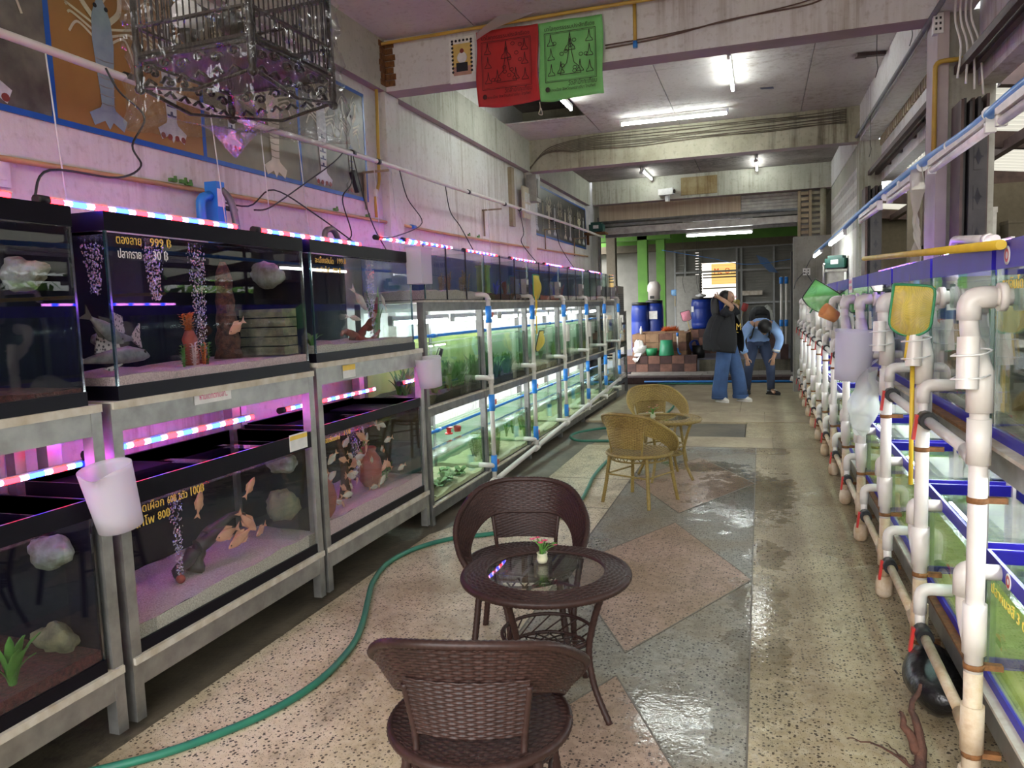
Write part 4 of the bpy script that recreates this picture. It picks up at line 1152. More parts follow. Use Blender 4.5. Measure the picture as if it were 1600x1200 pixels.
# ---------------- PVC overflow set
R = .027
def pvc_set(label, sleeve=True):
    t = thing('overflow_riser', label, 'pipe', (0, 0, 0), 0, 'white overflow risers on the right')
    C = R * 1.28
    MB().tube([(0, 0, .42), (0, 0, 1.34)], R, 14).build('riser_pipe', m_pvc, t)
    MB().tube([(0, 0, .06), (0, 0, .44)], R * 1.02, 14).build('lower_pipe', m_pvcd, t)
    MB().tube([(0, 0, .0), (0, 0, .02), (0, 0, .07), (0, 0, .12)], [C * .7, C * 1.25, C * 1.3, C * 1.05], 14).build('end_cap', m_pvcd, t)
    for z0, z1 in ((1.24, 1.10), (.66, .50), (.33, .18)):
        MB().tube([(0, 0, z0), (0, 0, z1)], C, 14).build('coupling', m_pvc if z0 > .4 else m_pvcd, t)
    # top overflow from the tank
    MB().tube(bend([(.118, .15, 1.605), (0, .15, 1.605), (0, .15, 1.5), (0, .0, 1.38), (0, 0, 1.3)], .05, 5), R * 1.05, 14).build('overflow_bend', m_pvc, t)
    MB().tube(bend([(.07, .15, 1.605), (0, .15, 1.605), (0, .15, 1.535)], .05, 5), C * 1.03, 14).build('elbow', m_pvc, t)
    MB().tube([(.102, .15, 1.605), (.08, .15, 1.605)], C * 1.3, 16).build('flange', m_pvc, t)
    MB().tube([(0, .10, 1.455), (0, .0, 1.375), (0, 0, 1.26)], C * 1.08, 14).build('wye', m_pvc, t)
    # upper tank drain and valve
    def drain(zt, zv, zr, lm):
        r2 = R * .72
        MB().tube(bend([(.105, .78, zt), (-.01, .78, zt), (-.01, .78, zv + .06)], .04, 5), r2 * 1.3, 12).build('drain_elbow', m_pvc, t)
        MB().tube(bend([(-.01, .78, zv + .08), (-.01, .78, zv), (-.01, .7, zv)], .035, 4), r2, 12).build('drain_bend', m_pvc, t)
        v = MB().tube([(-.01, .75, zv), (-.01, .66, zv)], r2 * 1.7, 12).build('valve_body', m_blackp, t)
        h = MB(); h.tube([(-.045, .72, zv), (-.01, .72, zv)], .012, 8); h.boxc((-.05, .72, zv - .03), (.012, .024, .1), ry=.12)
        h.build('red_handle', m_red, v)
        MB().tube([(-.01, .67, zv), (0, .05, zr)], r2, 12).build('drain_pipe', lm, t)
        MB().tube([(-.0, .14, zr + (zv - zr) * .14), (0, .0, zr - .015)], r2 * 1.35, 12).build('tee_branch', lm, t)
    drain(1.26, 1.13, 1.115, m_pvc)
    drain(.42, .255, .225, m_pvcd)
    # low tank overflow loop
    MB().tube(bend([(.105, .13, .72), (0, .13, .72), (0, .13, .58), (0, 0, .49)], .045, 5), R * .95, 14).build('low_overflow', m_pvc, t)
    MB().tube(bend([(.04, .13, .72), (0, .13, .72), (0, .13, .64)], .045, 5), C, 14).build('low_elbow', m_pvc, t)
    # rusty clamps
    for z in (.98, .45, .16):
        MB().tube([(0, 0, z), (0, 0, z + .018)], R * 1.12, 14).box((0, -.012, z), (.08, .012, z + .018)).build('rusty_clamp', m_rust, t)
    if sleeve:
        s_ = MB().tube([(-.045, -.045, 1.335), (-.04, -.03, 1.49)], R * 1.15, 14, False).build('net_holder', m_pvc, t)
        MB().tube([(-.045, -.045, 1.335), (-.04, -.03, 1.49)], R * .98, 14, False).build('inner_wall', m_pvc, s_)
        for z in (1.37, 1.44):
            q = [(-.09, -.05, z - .005), (-.02, -.075, z), (.03, 0, z + .008), (.0, .035, z + .01), (-.06, .0, z)]
            MB().tube(spline(q + [q[0]], 3), .003, 5).build('cable_tie', m_white, t)
    return t
RYR = [2.62, 3.47, 4.42, 5.44, 6.42, 7.47, 8.42, 9.35, 10.3, 11.25, 12.2, 13.15]
p0 = pvc_set('%s white overflow riser from the camera on the right rack' % ORD[0]); p0.location = (.63, RYR[0], 0)
p1 = pvc_set('%s white overflow riser from the camera on the right rack' % ORD[3], False); p1.location = (.63, RYR[3], 0)
for i, y in enumerate(RYR):
    if i in (0, 3): continue
    dup(p0 if i in (1, 2, 5, 8) else p1, (.63, y, 0), 0, '%s white overflow riser from the camera on the right rack' % ORD[i])
# ---------------- things hung on the right pipes
hand_net('yellow hand net with a teal rim hanging on the right pipes', (.565, 3.42, 1.46), (0, .1, -.3), .15, .2, m_fgreen, m_nety, m_yel, .1, .07)
o = MB().tube([(0, 0, 0), (0, 0, -.5)], .009, 8).build('net_stick', m_yel, None, (.585, 3.44, 1.345)); tag(o, 'yellow stick hanging out of a white net holder', 'stick')
hand_net('green net bag slung over the far right pipes', (.50, 8.3, 1.52), (0, .6, -.3), .3, .26, m_blackp, m_netg, m_fgreen, .05, .1)
beaker('measuring_jug', 'big frosted jug hanging on the right pipes', (.54, 5.2, 1.1), .1, .12, .32, (0, .08, 0), True, True, None, 'jug', 3.6)
o = MB().lathe([(.0, 0), (.045, 0), (.06, .12), (.056, .12), (.042, .006), (0, .006)], 18).build('orange_cup', plain('orange_plastic', (.7, .3, .1), rough=.5), None, (.56, 6.45, 1.47), 0, (.3, -1.0, 0)); tag(o, 'small orange cup tipped on the right pipes', 'cup')
# crumpled clear bag
m_bag = frosted('clear_bag', (.8, .82, .78), .45, .2)
m = MB()
def fbag(u, v):
    a = u * 2 * PI; w_ = .03 + .16 * math.sin(PI * min(1, v * .95 + .04)) ** .7
    x = w_ * .35 * math.cos(a); y = w_ * 1.3 * math.sin(a) + .32 * v; z = -.42 * v
    p = Vector((x, y, z)); return p + Vector((1, .6, .5)) * .05 * noisev(p, 9, 2)
m.grid(fbag, 28, 16); tag(m.build('plastic_bag', m_bag, None, (.56, 4.62, 1.21)), 'crumpled clear plastic bag hanging among the right pipes', 'bag')
# upper tank contents
drift('driftwood', 'brown driftwood leaning in the near upper right tank', (.95, 3.3, 1.17), [[(0, 0, 0, .05), (.0, .1, .2, 0), (.02, .05, .42, 0)], [(0, .05, .1, .035), (0, .3, .2, 0), (0, .4, .35, 0)]], m_wood, 11)
drift('driftwood', 'tan driftwood in the second upper right tank', (.95, 4.3, 1.17), [[(0, 0, 0, .06), (.0, .1, .22, 0), (.02, .05, .44, 0)]], m_rock, 12)
for k in range(14):
    put_fish(fm_w, 'pale fish in the near lower right tank', rnd.uniform(.8, 1.05), rnd.uniform(2.3, 2.85), rnd.uniform(.4, .62), rnd.uniform(.05, .09), rnd.choice((1.5, -1.5)) + rnd.uniform(-.4, .4), 'pale fish in the near lower right tank', rnd.uniform(-.3, .6))
t5 = bpy.data.objects['blue_rim_tank.001'] if False else None
# stickers and lettering on the near right tanks
st = tag(MB().lathe([(0, 0), (.03, 0), (.03, .002), (0, .002)], 20).build('round_sticker', m_paper, None, (.7405, 2.80, 1.735), 0, (0, -PI / 2, 0)), 'oval white sticker with red print on the near upper blue rim', 'sticker')
MB().lathe([(.012, .0025), (.022, .0025)], 16).build('red_print', m_red, st)
st = tag(MB().lathe([(0, 0), (.026, 0), (.026, .002), (0, .002)], 20).build('round_sticker', m_paper, None, (.7305, 2.66, .722), 0, (0, -PI / 2, 0)), 'oval white sticker on the near lower blue rim', 'sticker')
MB().lathe([(.01, .0025), (.02, .0025)], 16).build('red_print', m_red, st)
tr0 = bpy.data.objects['blue_rim_tank']
def price_r(par, txt, y, z, h, wd, mat, x):
    o = Vector(par.location)
    lettering(txt, h, mat, par, (Vector((x - .001, y, z)) - o, (0, -1, 0), (0, 0, 1)), wd)
price_r(tr0, 'หมูอินโด', 2.86, 1.63, .05, .2, m_yellowink, .745)
price_r(bpy.data.objects['low_tank'], 'ปลาหมอสี 3 ตัว 100', 2.86, .62, .05, .5, m_yellowink, .735)
nt_ = tag(MB().box((.739, 7.1, 1.66), (.741, 7.36, 1.79)).build('paper_notice', m_paper), 'white paper notice with pink writing on a right tank', 'notice')
lettering('ปลาสวย 35', .045, m_pinkink, nt_, ((.7385, 7.34, 1.74), (0, -1, 0), (0, 0, 1)), .2)
lettering('3 ตัว 100', .045, m_pinkink, nt_, ((.7385, 7.34, 1.685), (0, -1, 0), (0, 0, 1)), .2)
# yellow rod lying over the tanks
o = MB().tube([(0, 0, 0), (.0, 3.37, .13)], .016, 12).build('yellow_rod', m_yel, None, (.72, 2.79, 1.768)); tag(o, 'long yellow rod lying over the upper right tanks', 'rod')
led_tube(4.9, 6.45, .86, 1.80, 'pinkish LED tube on the upper right tank rims', GLED, mats=[m_leds, m_ledb, m_leds], plugs=(True, False))
t_ = led_tube(3.2, 4.27, .86, 1.80, 'pale cyan LED tube on the near upper right tank', GLED, mats=[m_leds, m_tubec, m_tubec], plugs=(False, True))
# white paper and lid glass propped on the near right tank
o = MB().boxc((0, 0, 0), (.3, .42, .006), rx=.0, ry=-.35).build('propped_lid', m_glassg, None, (.95, 2.6, 1.85)); tag(o, 'glass lid propped on the nearest upper right tank', 'glass lid')
# white pvc behind and blue pipe
t = thing('back_pipe', 'white pipe bending behind the upper right tanks', 'pipe', (1.06, 4.2, 0))
MB().tube(bend([(0, 0, 1.87), (0, .85, 1.93), (0, .9, 1.6), (0, .9, 1.15)], .06, 5), .022, 12).build('pipe', m_pvc, t)
MB().tube([(0, .1, 1.877), (0, .16, 1.882)], .028, 12).build('coupling', m_pvc, t)
# ---------------- blue service pipe with hanging tube fixtures
bp = thing('service_pipe', 'blue PVC pipe running along above the right tanks', 'pipe', (.78, 2.3, 0))
MB().tube(spline([(0, -.4, 2.25), (0, .6, 2.255), (0, 1.2, 2.252), (0, 2.5, 2.292), (.0, 4.5, 2.31), (0, 6.5, 2.295), (0, 10, 2.3)], 8), .021, 12).build('pipe', m_bluepvc, bp)
for y in (.9, 1.5, 2.1, 2.7, 3.3, 3.9): MB().tube([(0, y, 2.255 + .01 * (y > 2)), (0, y + .008, 2.256 + .01 * (y > 2))], .026, 10).build('cable_tie', m_white, bp)
m_tubeoff = plain('unlit_tube', (.8, .74, .8), rough=.25)
FX = [(2.1, 3.07, False), (3.18, 4.18, False), (4.58, 5.44, False), (5.85, 6.9, False), (8.15, 9.8, True), (11.2, 12.6, True)]
for i, (a, b, lit) in enumerate(FX):
    tube_lamp((.78, a, 2.19 + .012 * i), (.78, b, 2.197 + .012 * i), '%s hanging tube fixture from the camera under the blue pipe' % ORD[i], 'tube fixtures under the blue pipe', .016, m_tube if lit else m_tubeoff, .035, (0, 0, 1), 'tube_fixture', .028)
    for y in (a + .1, b - .1):
        pass
# clear plastic strip hanging from the blue pipe
m = MB(); m.grid(lambda u, v: (.02 * math.sin(v * 9 + u * 4) + .012 * noisev((u, v, 0), 8), (u - .5) * .16 * (1 - .45 * v), -.62 * v), 10, 24)
tag(m.build('plastic_strip', frosted('crinkled_plastic', (.7, .68, .62), .45, .15), None, (.765, 4.45, 2.27)), 'torn clear plastic strip hanging from the blue pipe', 'plastic strip')
# black bag and driftwood on the floor at right
m = MB(); m.ball((0, 0, .09), (.11, .22, .11), 20, 14)
m.v = [tuple(Vector((v[0], v[1], max(.004, v[2]))) * (1 + .25 * noisev(v, 9, 4))) for v in m.v]
tag(m.build('black_bag', plain('black_bin_bag', (.008, .008, .009), rough=.3, bump=.8, bscale=18), None, (.66, 3.28, 0)), 'black plastic bag slumped under the right rack', 'bag')
drift('driftwood', 'forked red brown driftwood on the floor at lower right', (.5, 2.74, .01), [[(0, 0, .0, .022), (.02, .06, .08, 0), (.0, .1, .17, 0), (.03, .14, .25, 0)], [(.01, .04, .05, .02), (-.03, .06, .13, 0), (-.04, .08, .17, 0)], [(0, 0, 0, .006), (-.1, .12, .01, 0), (-.2, .16, .0, 0)], [(0, 0, 0, .005), (-.05, .06, .02, 0), (-.08, .16, .0, 0)]], m_wood, 14)

# ================================================================ WICKER FURNITURE
def wicker_mat(name, c, c2, dark, woven=True):
    t = NT(name)
    f = t.noise(t.pos(), 55, 3)
    col = t.mix(t.ramp(f, [(.35, (0, 0, 0)), (.65, (1, 1, 1))]), c, c2)
    f2 = t.noise(t.pos(), 5, 3)
    col = t.mix(t.math('MULTIPLY', t.ramp(f2, [(.45, (0, 0, 0)), (.7, (1, 1, 1))]), .5), col, dark)
    if woven:      # shade between the strands and at the stakes, painted into the colour
        sx = t.n('ShaderNodeSeparateXYZ'); t.l(t.pos((1, 1, 1), True), sx.inputs[0])
        sv = t.math('ABSOLUTE', t.math('SINE', t.math('MULTIPLY', sx.outputs[1], PI)))
        row = t.math('FLOOR', sx.outputs[1])
        su = t.math('ABSOLUTE', t.math('COSINE', t.math('MULTIPLY', t.math('ADD', sx.outputs[0], t.math('MULTIPLY', row, .5)), PI)))
        strand_shade = t.math('MULTIPLY', t.ramp(sv, [(.1, (1, 1, 1)), (.5, (0, 0, 0))]), .85)
        col = t.mix(strand_shade, col, tuple(i * .35 for i in dark))
        col = t.mix(t.math('MULTIPLY', t.ramp(su, [(.1, (1, 1, 1)), (.4, (0, 0, 0))]), .55), col, tuple(i * .5 for i in dark))
    return t.done(t.princ(col, .4, 0, t.bump(t.noise(t.pos(), 160, 2), .2, .002), .25))
m_wickb = wicker_mat('brown_wicker', (.055, .027, .022), (.034, .017, .014), (.016, .009, .008))
m_wickt = wicker_mat('tan_wicker', (.34, .245, .075), (.25, .175, .05), (.1, .055, .015))
m_caneb = wicker_mat('brown_cane', (.045, .022, .018), (.03, .015, .012), (.02, .011, .009), False)
m_canet = wicker_mat('tan_cane', (.3, .215, .065), (.22, .155, .045), (.1, .055, .015), False)
def weave(m, S, nu, nv, amp, th=.012, both=True):
    """woven sheet: S(u,v)->(point,normal); nu weave cells along, nv strands across"""
    U, V = nu * 3, nv * 3
    for side in ((1, -1) if both else (1,)):
        def f(u, v, side=side):
            p, n = S(u, v)
            i = u * nu; j = v * nv
            st = abs(math.sin(PI * j))                      # strand roundness
            row = math.floor(min(j, nv - .001))
            ov = math.sin(PI * (i + (row % 2)))             # over and under
            return Vector(p) + Vector(n) * side * (th / 2 + amp * (.9 * st * (.45 + .55 * ov * side) - .4))
        o = len(m.v)
        m.grid(f, U, V)
        for k in range(o, len(m.v)): m.uv[k] = (m.uv[k][0] * nu, m.uv[k][1] * nv)
        if side < 0:
            nf = U * V
            for k in range(len(m.f) - nf, len(m.f)): m.f[k] = tuple(reversed(m.f[k]))
    return m
def lerp(a, b, t): return a + (b - a) * t
def curve_fn(pts):
    q = spline(pts, 16); L = [0]
    for i in range(1, len(q)): L.append(L[-1] + (q[i] - q[i - 1]).length)
    T = L[-1]
    def f(u):
        d = u * T
        lo, hi = 0, len(L) - 1
        while hi - lo > 1:
            mid = (lo + hi) // 2
            if L[mid] <= d: lo = mid
            else: hi = mid
        k = (d - L[lo]) / max(1e-9, L[hi] - L[lo])
        return q[lo].lerp(q[hi], k)
    return f
def wrap_tube(m, pts, r, n=8, turn=.009):
    """pole wrapped in cane: ribbed tube"""
    q = curve_fn(pts); L = sum((Vector(pts[i + 1]) - Vector(pts[i])).length for i in range(len(pts) - 1))
    k = max(6, int(L / turn)); P_ = []; rr = []
    for i in range(k + 1):
        P_.append(q(i / k)); rr.append(r * (1.0 if i % 2 else .86))
    return m.tube(P_, rr, n)
def make_chair(label, mat, q=1.0, group='wicker armchairs'):
    cane = m_caneb if mat is m_wickb else m_canet
    t = thing('wicker_armchair', label, 'chair', (0, 0, 0), 0, group)
    SH = .42
    half = [(0, -.265, .755), (.13, -.25, .75), (.235, -.185, .72), (.30, -.075, .645), (.315, .03, .575), (.285, .12, .49), (.235, .17, .425)]
    inn = [(0, -.215, .60), (.115, -.205, .60), (.185, -.165, .585), (.235, -.075, .54), (.25, .02, .485), (.235, .09, .445), (.205, .14, .42)]
    outer = [(-x, y, z) for x, y, z in reversed(half[1:])] + half
    inner = [(-x, y, z) for x, y, z in reversed(inn[1:])] + inn
    fo, fi = curve_fn(outer), curve_fn(inner)
    def S(u, v):
        a, b = fo(u), fi(u); p = a.lerp(b, v)
        e = .004
        t1 = fo(min(1, u + e)).lerp(fi(min(1, u + e)), v) - fo(max(0, u - e)).lerp(fi(max(0, u - e)), v)
        n = t1.cross(b - a); n.normalize(); return p, n
    weave(MB(), S, int(46 * q), int(17 * q), .006).build('arm_band', mat, t)
    wrap_tube(MB(), outer, .015, 8, .009).build('rim', cane, t)
    wrap_tube(MB(), inner, .008, 6, .012).build('inner_rim', cane, t)
    # back splat
    def B(u, v):
        w0 = lerp(.175, .15, v); x = (u - .5) * 2 * w0
        y = -.238 + .03 * (2 * u - 1) ** 2 + .02 * v - .0; z = lerp(.64, .47, v)
        return Vector((x, y, z)), Vector((-.12 * (2 * u - 1), 1, 0)).normalized()
    weave(MB(), B, int(12 * q), int(24 * q), .006).build('back_panel', mat, t)
    for s_ in (-1, 1): wrap_tube(MB(), [(s_ * .172, -.207, .62), (s_ * .152, -.19, .47), (s_ * .15, -.2, .40)], .011, 7).build('back_post', cane, t)
    # seat: round woven disc
    def seat(u, v):
        r = .005 + .255 * v; a = 2 * PI * u
        return Vector((r * math.cos(a), r * math.sin(a) * .98 - .01, SH - .012 * (1 - v * v))), Vector((0, 0, 1))
    def seat2(u, v):
        x = (u - .5) * 2; y = (v - .5) * 2
        # square to disc
        px = x * math.sqrt(1 - y * y / 2) * .258; py = y * math.sqrt(1 - x * x / 2) * .255
        return Vector((px, py - .01, SH - .01 * (1 - (px * px + py * py) / .066))), Vector((0, 0, 1))
    weave(MB(), seat2, int(22 * q), int(34 * q), .006, .014).build('seat', mat, t)
    ring = [(.262 * math.cos(a), .258 * math.sin(a) - .01, SH - .008) for a in [2 * PI * i / 24 for i in range(25)]]
    wrap_tube(MB(), ring, .016, 8, .01).build('seat_rim', cane, t)
    ring2 = [(.235 * math.cos(a), .232 * math.sin(a) - .01, SH - .055) for a in [2 * PI * i / 24 for i in range(25)]]
    wrap_tube(MB(), ring2, .008, 6, .014).build('apron_ring', cane, t)
    m = MB()
    for i in range(24):
        a = 2 * PI * i / 24; b = 2 * PI * (i + .5) / 24
        c_ = lambda an, r, z: (r * math.cos(an), r * math.sin(an) - .01, z)
        m.cyl(c_(a, .248, SH - .012), c_(b, .236, SH - .055), .004, 5); m.cyl(c_(b, .236, SH - .055), c_(a + 2 * PI / 24, .248, SH - .012), .004, 5)
    m.build('apron_lattice', cane, t)['kind'] = 'stuff'
    for (x, y) in ((-.19, -.18), (.19, -.18), (-.19, .17), (.19, .17)):
        wrap_tube(MB(), [(x * .95, y * .95, SH - .01), (x * 1.06, y * 1.06, .2), (x * 1.2, y * 1.22, .0)], .0165, 8, .01).build('leg', cane, t)
    for (a, b) in (((-.2, -.195), (-.2, .185)), ((.2, -.195), (.2, .185)), ((-.2, -.195), (.2, -.195))):
        wrap_tube(MB(), [(*a, .24), (*b, .24)], .008, 6, .014).build('stretcher', cane, t)
    return t
c1 = make_chair('dark brown wicker armchair nearest the camera, seen from behind', m_wickb, 1.0); c1.location = (-.80, 2.03, 0); c1.rotation_euler = (0, 0, .2)
c2 = dup(c1, (-1.095, 3.41, 0), PI + .2, 'dark brown wicker armchair facing the camera behind the glass table')
c3_ = make_chair('tan wicker armchair with its back to the camera beside the tan table', m_wickt, .72); c3_.location = (-.955, 6.25, 0); c3_.rotation_euler = (0, 0, -.45)
c4 = dup(c3_, (-1.03, 8.0, 0), PI + .5, 'tan wicker armchair facing the camera behind the tan glass table')
def make_table(label, mat, q=1.0):
    cane = m_caneb if mat is m_wickb else m_canet
    t = thing('wicker_table', label, 'table', (0, 0, 0), 0, 'round wicker tables')
    H_, R0, R1 = .57, .33, .243
    def S(u, v):
        r = lerp(R1, R0, v); a = 2 * PI * u
        return Vector((r * math.cos(a), r * math.sin(a), H_ - .002 - .01 * v)), Vector((0, 0, 1))
    weave(MB(), S, int(60 * q), int(9 * q), .006).build('woven_rim', mat, t)
    ring = lambda r, z, k=36: [(r * math.cos(2 * PI * i / k), r * math.sin(2 * PI * i / k), z) for i in range(k + 1)]
    wrap_tube(MB(), ring(R0, H_ - .018), .017, 8, .008).build('outer_edge', cane, t)
    wrap_tube(MB(), ring(R1, H_ - .004), .008, 6, .01).build('inner_edge', cane, t)
    MB().lathe([(0, H_ - .012), (R1, H_ - .012), (R1, H_ - .006), (0, H_ - .006)], 40, smooth=False).build('glass_top', m_glass, t)
    for k in range(4):
        a = -.33 + k * PI / 2; d = Vector((math.cos(a), math.sin(a), 0))
        pts = [d * .27 + Vector((0, 0, H_ - .03)), d * .225 + Vector((0, 0, .42)), d * .195 + Vector((0, 0, .28)), d * .215 + Vector((0, 0, .14)), d * .28 + Vector((0, 0, 0))]
        wrap_tube(MB(), pts, .0145, 8, .012).build('leg', cane, t)
        MB().cyl(d * .245 + Vector((0, 0, H_ - .06)), d * .05 + Vector((0, 0, H_ - .035)), .007, 6).build('strut', cane, t)
    wrap_tube(MB(), ring(.185, .31), .009, 6, .012).build('shelf_hoop', cane, t)
    wrap_tube(MB(), ring(.17, .235), .009, 6, .012).build('shelf_hoop', cane, t)
    m = MB()
    for k in range(18):
        a = 2 * PI * k / 18; b = a + PI / 9 * 1.6
        m.cyl((.185 * math.cos(a), .185 * math.sin(a), .31), (.17 * math.cos(b), .17 * math.sin(b), .235), .0035, 5)
        m.cyl((.17 * math.cos(a), .17 * math.sin(a), .235), (.17 * math.cos(a + 2.2), .17 * math.sin(a + 2.2), .235), .0035, 5)
    m.build('shelf_lattice', cane, t)['kind'] = 'stuff'
    return t
tb1 = make_table('dark brown round wicker table with a glass top', m_wickb); tb1.location = (-.83, 2.885, 0)
tb2 = make_table('tan round wicker table with a glass top', m_wickt, .75); tb2.location = (-.86, 7.15, 0)
m_petalp = plain('pink_petal', (.75, .08, .2), (.5, .04, .12), 30, rough=.6)
m_petall = plain('salmon_petal', (.8, .3, .25), rough=.6)
m_vase = plain('cream_vase', (.6, .58, .4), (.3, .4, .2), 20, rough=.4)
def bouquet(label, loc, petal, seed):
    rr = random.Random(seed); t = thing('flower_vase', label, 'flowers', loc)
    MB().lathe([(0, 0), (.018, 0), (.024, .015), (.02, .035), (.024, .042), (.017, .04), (0, .03)], 14).build('vase', m_vase, t)
    for k in range(9):
        a = rr.random() * 6.28; d = Vector((math.cos(a), math.sin(a), 0)) * rr.uniform(.015, .075); z = rr.uniform(.05, .125)
        s_ = MB().tube(spline([(0, 0, .03), d * .4 + Vector((0, 0, z * .8)), d + Vector((0, 0, z))], 3), .0018, 5).build('stem', m_leaf, t)
        m = MB(); c = d + Vector((0, 0, z))
        for q in range(5):
            b = q * 1.2566 + rr.random(); e = Vector((math.cos(b), math.sin(b), .35)) * .013; sd = Vector((-e.y, e.x, 0)) * .5
            m.add([c, c + e * .6 + sd, c + e * 1.1, c + e * .6 - sd, c + e * .5 + Vector((0, 0, .003))], [(0, 1, 4), (1, 2, 4), (2, 3, 4), (3, 0, 4), (0, 3, 2, 1)])
        m.ball(c + Vector((0, 0, .003)), .004, 6, 4)
        m.build('flower', petal if k % 4 else m_leaf, s_)
    leafy(6, .1, .03, .012, seed + 5).build('leaves', m_leaf, t, (0, 0, .03))
    return t
bouquet('little pink artificial flowers in a small vase on the dark table', (-.87, 2.98, .566), m_petalp, 4)
bouquet('little salmon artificial flowers on the tan table', (-.96, 7.12, .566), m_petall, 9)
# ---------------------------------------------------------------- garden hose
HP = [(-2.6, 1.75), (-2.243, 2.045), (-2.068, 2.239), (-1.921, 2.514), (-1.864, 2.807), (-1.90, 3.148), (-1.99, 3.42), (-2.13, 3.739), (-2.23, 3.984), (-2.30, 4.3), (-2.26, 4.61), (-2.10, 4.886), (-1.827, 5.085), (-1.522, 5.465), (-1.436, 6.063), (-1.464, 6.513), (-1.514, 7.025), (-1.526, 7.626), (-1.50, 8.4), (-1.42, 8.9), (-1.75, 8.93), (-2.083, 8.90), (-2.26, 9.174), (-2.24, 9.5), (-2.0, 9.85), (-1.65, 9.95), (-1.45, 10.1), (-1.32, 11.4), (-1.327, 12.5), (-1.47, 13.4), (-1.9, 14.65), (-1.96, 15.5), (-1.39, 15.58), (-.9, 15.55)]
tag(MB().tube(spline([(x, y, .017) for x, y in HP], 8), .016, 10).build('garden_hose', plain('hose_green', (.02, .17, .1), (.015, .12, .08), 6, rough=.4)), 'dark green garden hose winding along the floor', 'hose')

# ================================================================ WALL BANNERS
m_ochre = plain('ochre_print', (.33, .17, .045), (.24, .12, .035), 2.5, rough=.35)
m_olive = plain('olive_print', (.2, .185, .1), (.11, .1, .06), 2.5, rough=.35)
m_greyp = plain('grey_print', (.17, .16, .12), (.06, .055, .045), 6, rough=.35)
m_border = plain('blue_border', (.01, .1, .42), rough=.35)
m_shb = plain('pale_blue_shrimp', (.26, .33, .37), (.2, .27, .32), 14, rough=.35)
m_shw = plain('white_shrimp', (.6, .62, .6), (.42, .45, .46), 16, rough=.35)
m_navy = plain('navy_print', (.015, .02, .1), rough=.35)
m_antn = plain('cream_print', (.6, .55, .4), rough=.35)
m_claw = plain('red_print', (.22, .04, .03), rough=.35)
def flat(pts, x, d=.0012):
    """polygon in the (y,z) plane with a hair of thickness, facing +x"""
    m = MB(); n = len(pts)
    m.add([(x, y, z) for y, z in pts] + [(x + d, y, z) for y, z in pts], [list(reversed(range(n))), list(range(n, 2 * n))] + [(i, (i + 1) % n, n + (i + 1) % n, n + i) for i in range(n)])
    return m
def ribbon2(m, pts, w, x, d=.001):
    q = spline([(0, y, z) for y, z in pts], 5)
    for i in range(len(q) - 1):
        a, b = q[i], q[i + 1]; t_ = (b - a).normalized(); n_ = Vector((0, -t_.z, t_.y)) * w / 2
        v = [a - n_, b - n_, b + n_, a + n_]
        m.add([(x + d, p.y, p.z) for p in v], [(0, 1, 2, 3)]); m.add([(x, p.y, p.z) for p in v], [(3, 2, 1, 0)])
    return m
def shrimp(par, y, z0, z1, w, body, stripes, tailm, x, seed=0, legs=True):
    rr = random.Random(seed); h = z1 - z0
    if legs:
        m = MB()
        for s_ in (-1, 1):
            for k in range(2): ribbon2(m, [(y + s_ * w * .15, z0 + h * .95), (y + s_ * w * (.5 + .4 * k), z0 + h * 1.12), (y + s_ * w * (.9 + .9 * k), z0 + h * (1.2 - .25 * k))], .006, x)
            for k in range(3): ribbon2(m, [(y + s_ * w * .4, z0 + h * (.62 + .06 * k)), (y + s_ * w * (1.1 + .2 * k), z0 + h * (.7 + .06 * k)), (y + s_ * w * 1.5, z0 + h * (.5 + .15 * k + .1 * rr.random()))], .012, x)
            ribbon2(m, [(y + s_ * w * .4, z0 + h * .8), (y + s_ * w * .9, z0 + h * .92), (y + s_ * w * 1.0, z0 + h * 1.08)], .028, x)
        m.build('printed_limbs', m_antn, par)
    prof = [(0, .42), (.06, .30), (.2, .34), (.4, .42), (.6, .5), (.8, .45), (.9, .3), (1, .06)]
    pts = [(y + w * r, z0 + h * t_) for t_, r in prof] + [(y - w * r, z0 + h * t_) for t_, r in reversed(prof)]
    b = flat(pts, x + .001).build('printed_shrimp', body, par)
    fan = [(y - w * .2, z0 + h * .05), (y - w * .9, z0 - h * .04), (y - w * .7, z0 - h * .14), (y - w * .2, z0 - h * .08), (y, z0 - h * .15), (y + w * .2, z0 - h * .08), (y + w * .7, z0 - h * .14), (y + w * .9, z0 - h * .04), (y + w * .2, z0 + h * .05)]
    flat(list(reversed(fan)), x + .0005).build('printed_tail', body, par)
    if tailm is not None:
        for s_ in (-.62, -.2, .25, .65): flat([(y + w * (s_ + .14 * math.cos(a)), z0 - h * .1 + h * .03 * math.sin(a)) for a in [i * PI / 5 for i in range(10)]], x + .002).build('printed_spot', tailm, par)
    if stripes is not None:
        for k in range(5):
            zz = z0 + h * (.1 + .09 * k)
            flat([(y - w * .26, zz), (y + w * .26, zz), (y + w * .3, zz + h * .018), (y + w * .08, zz + h * .018), (y + w * .07, zz + h * .05), (y - w * .07, zz + h * .05), (y - w * .08, zz + h * .018), (y - w * .3, zz + h * .018)], x + .0025).build('printed_stripe', stripes, par)
    if stripes is None:
        for k in range(6):
            zz = z0 + h * (.06 + .075 * k); r_ = .33 + .025 * k
            flat([(y - w * r_, zz + h * .01), (y, zz), (y + w * r_, zz + h * .01), (y + w * r_, zz + h * .018), (y, zz + h * .008), (y - w * r_, zz + h * .018)], x + .0025).build('printed_segment', m_olive if body is not m_shb else m_steel, par)
    for s_ in (-1, 1): flat([(y + s_ * w * .26 + .012 * math.cos(a), z0 + h * .9 + .012 * math.sin(a)) for a in [i * PI / 4 for i in range(8)]], x + .003).build('printed_eye', m_ink, par)
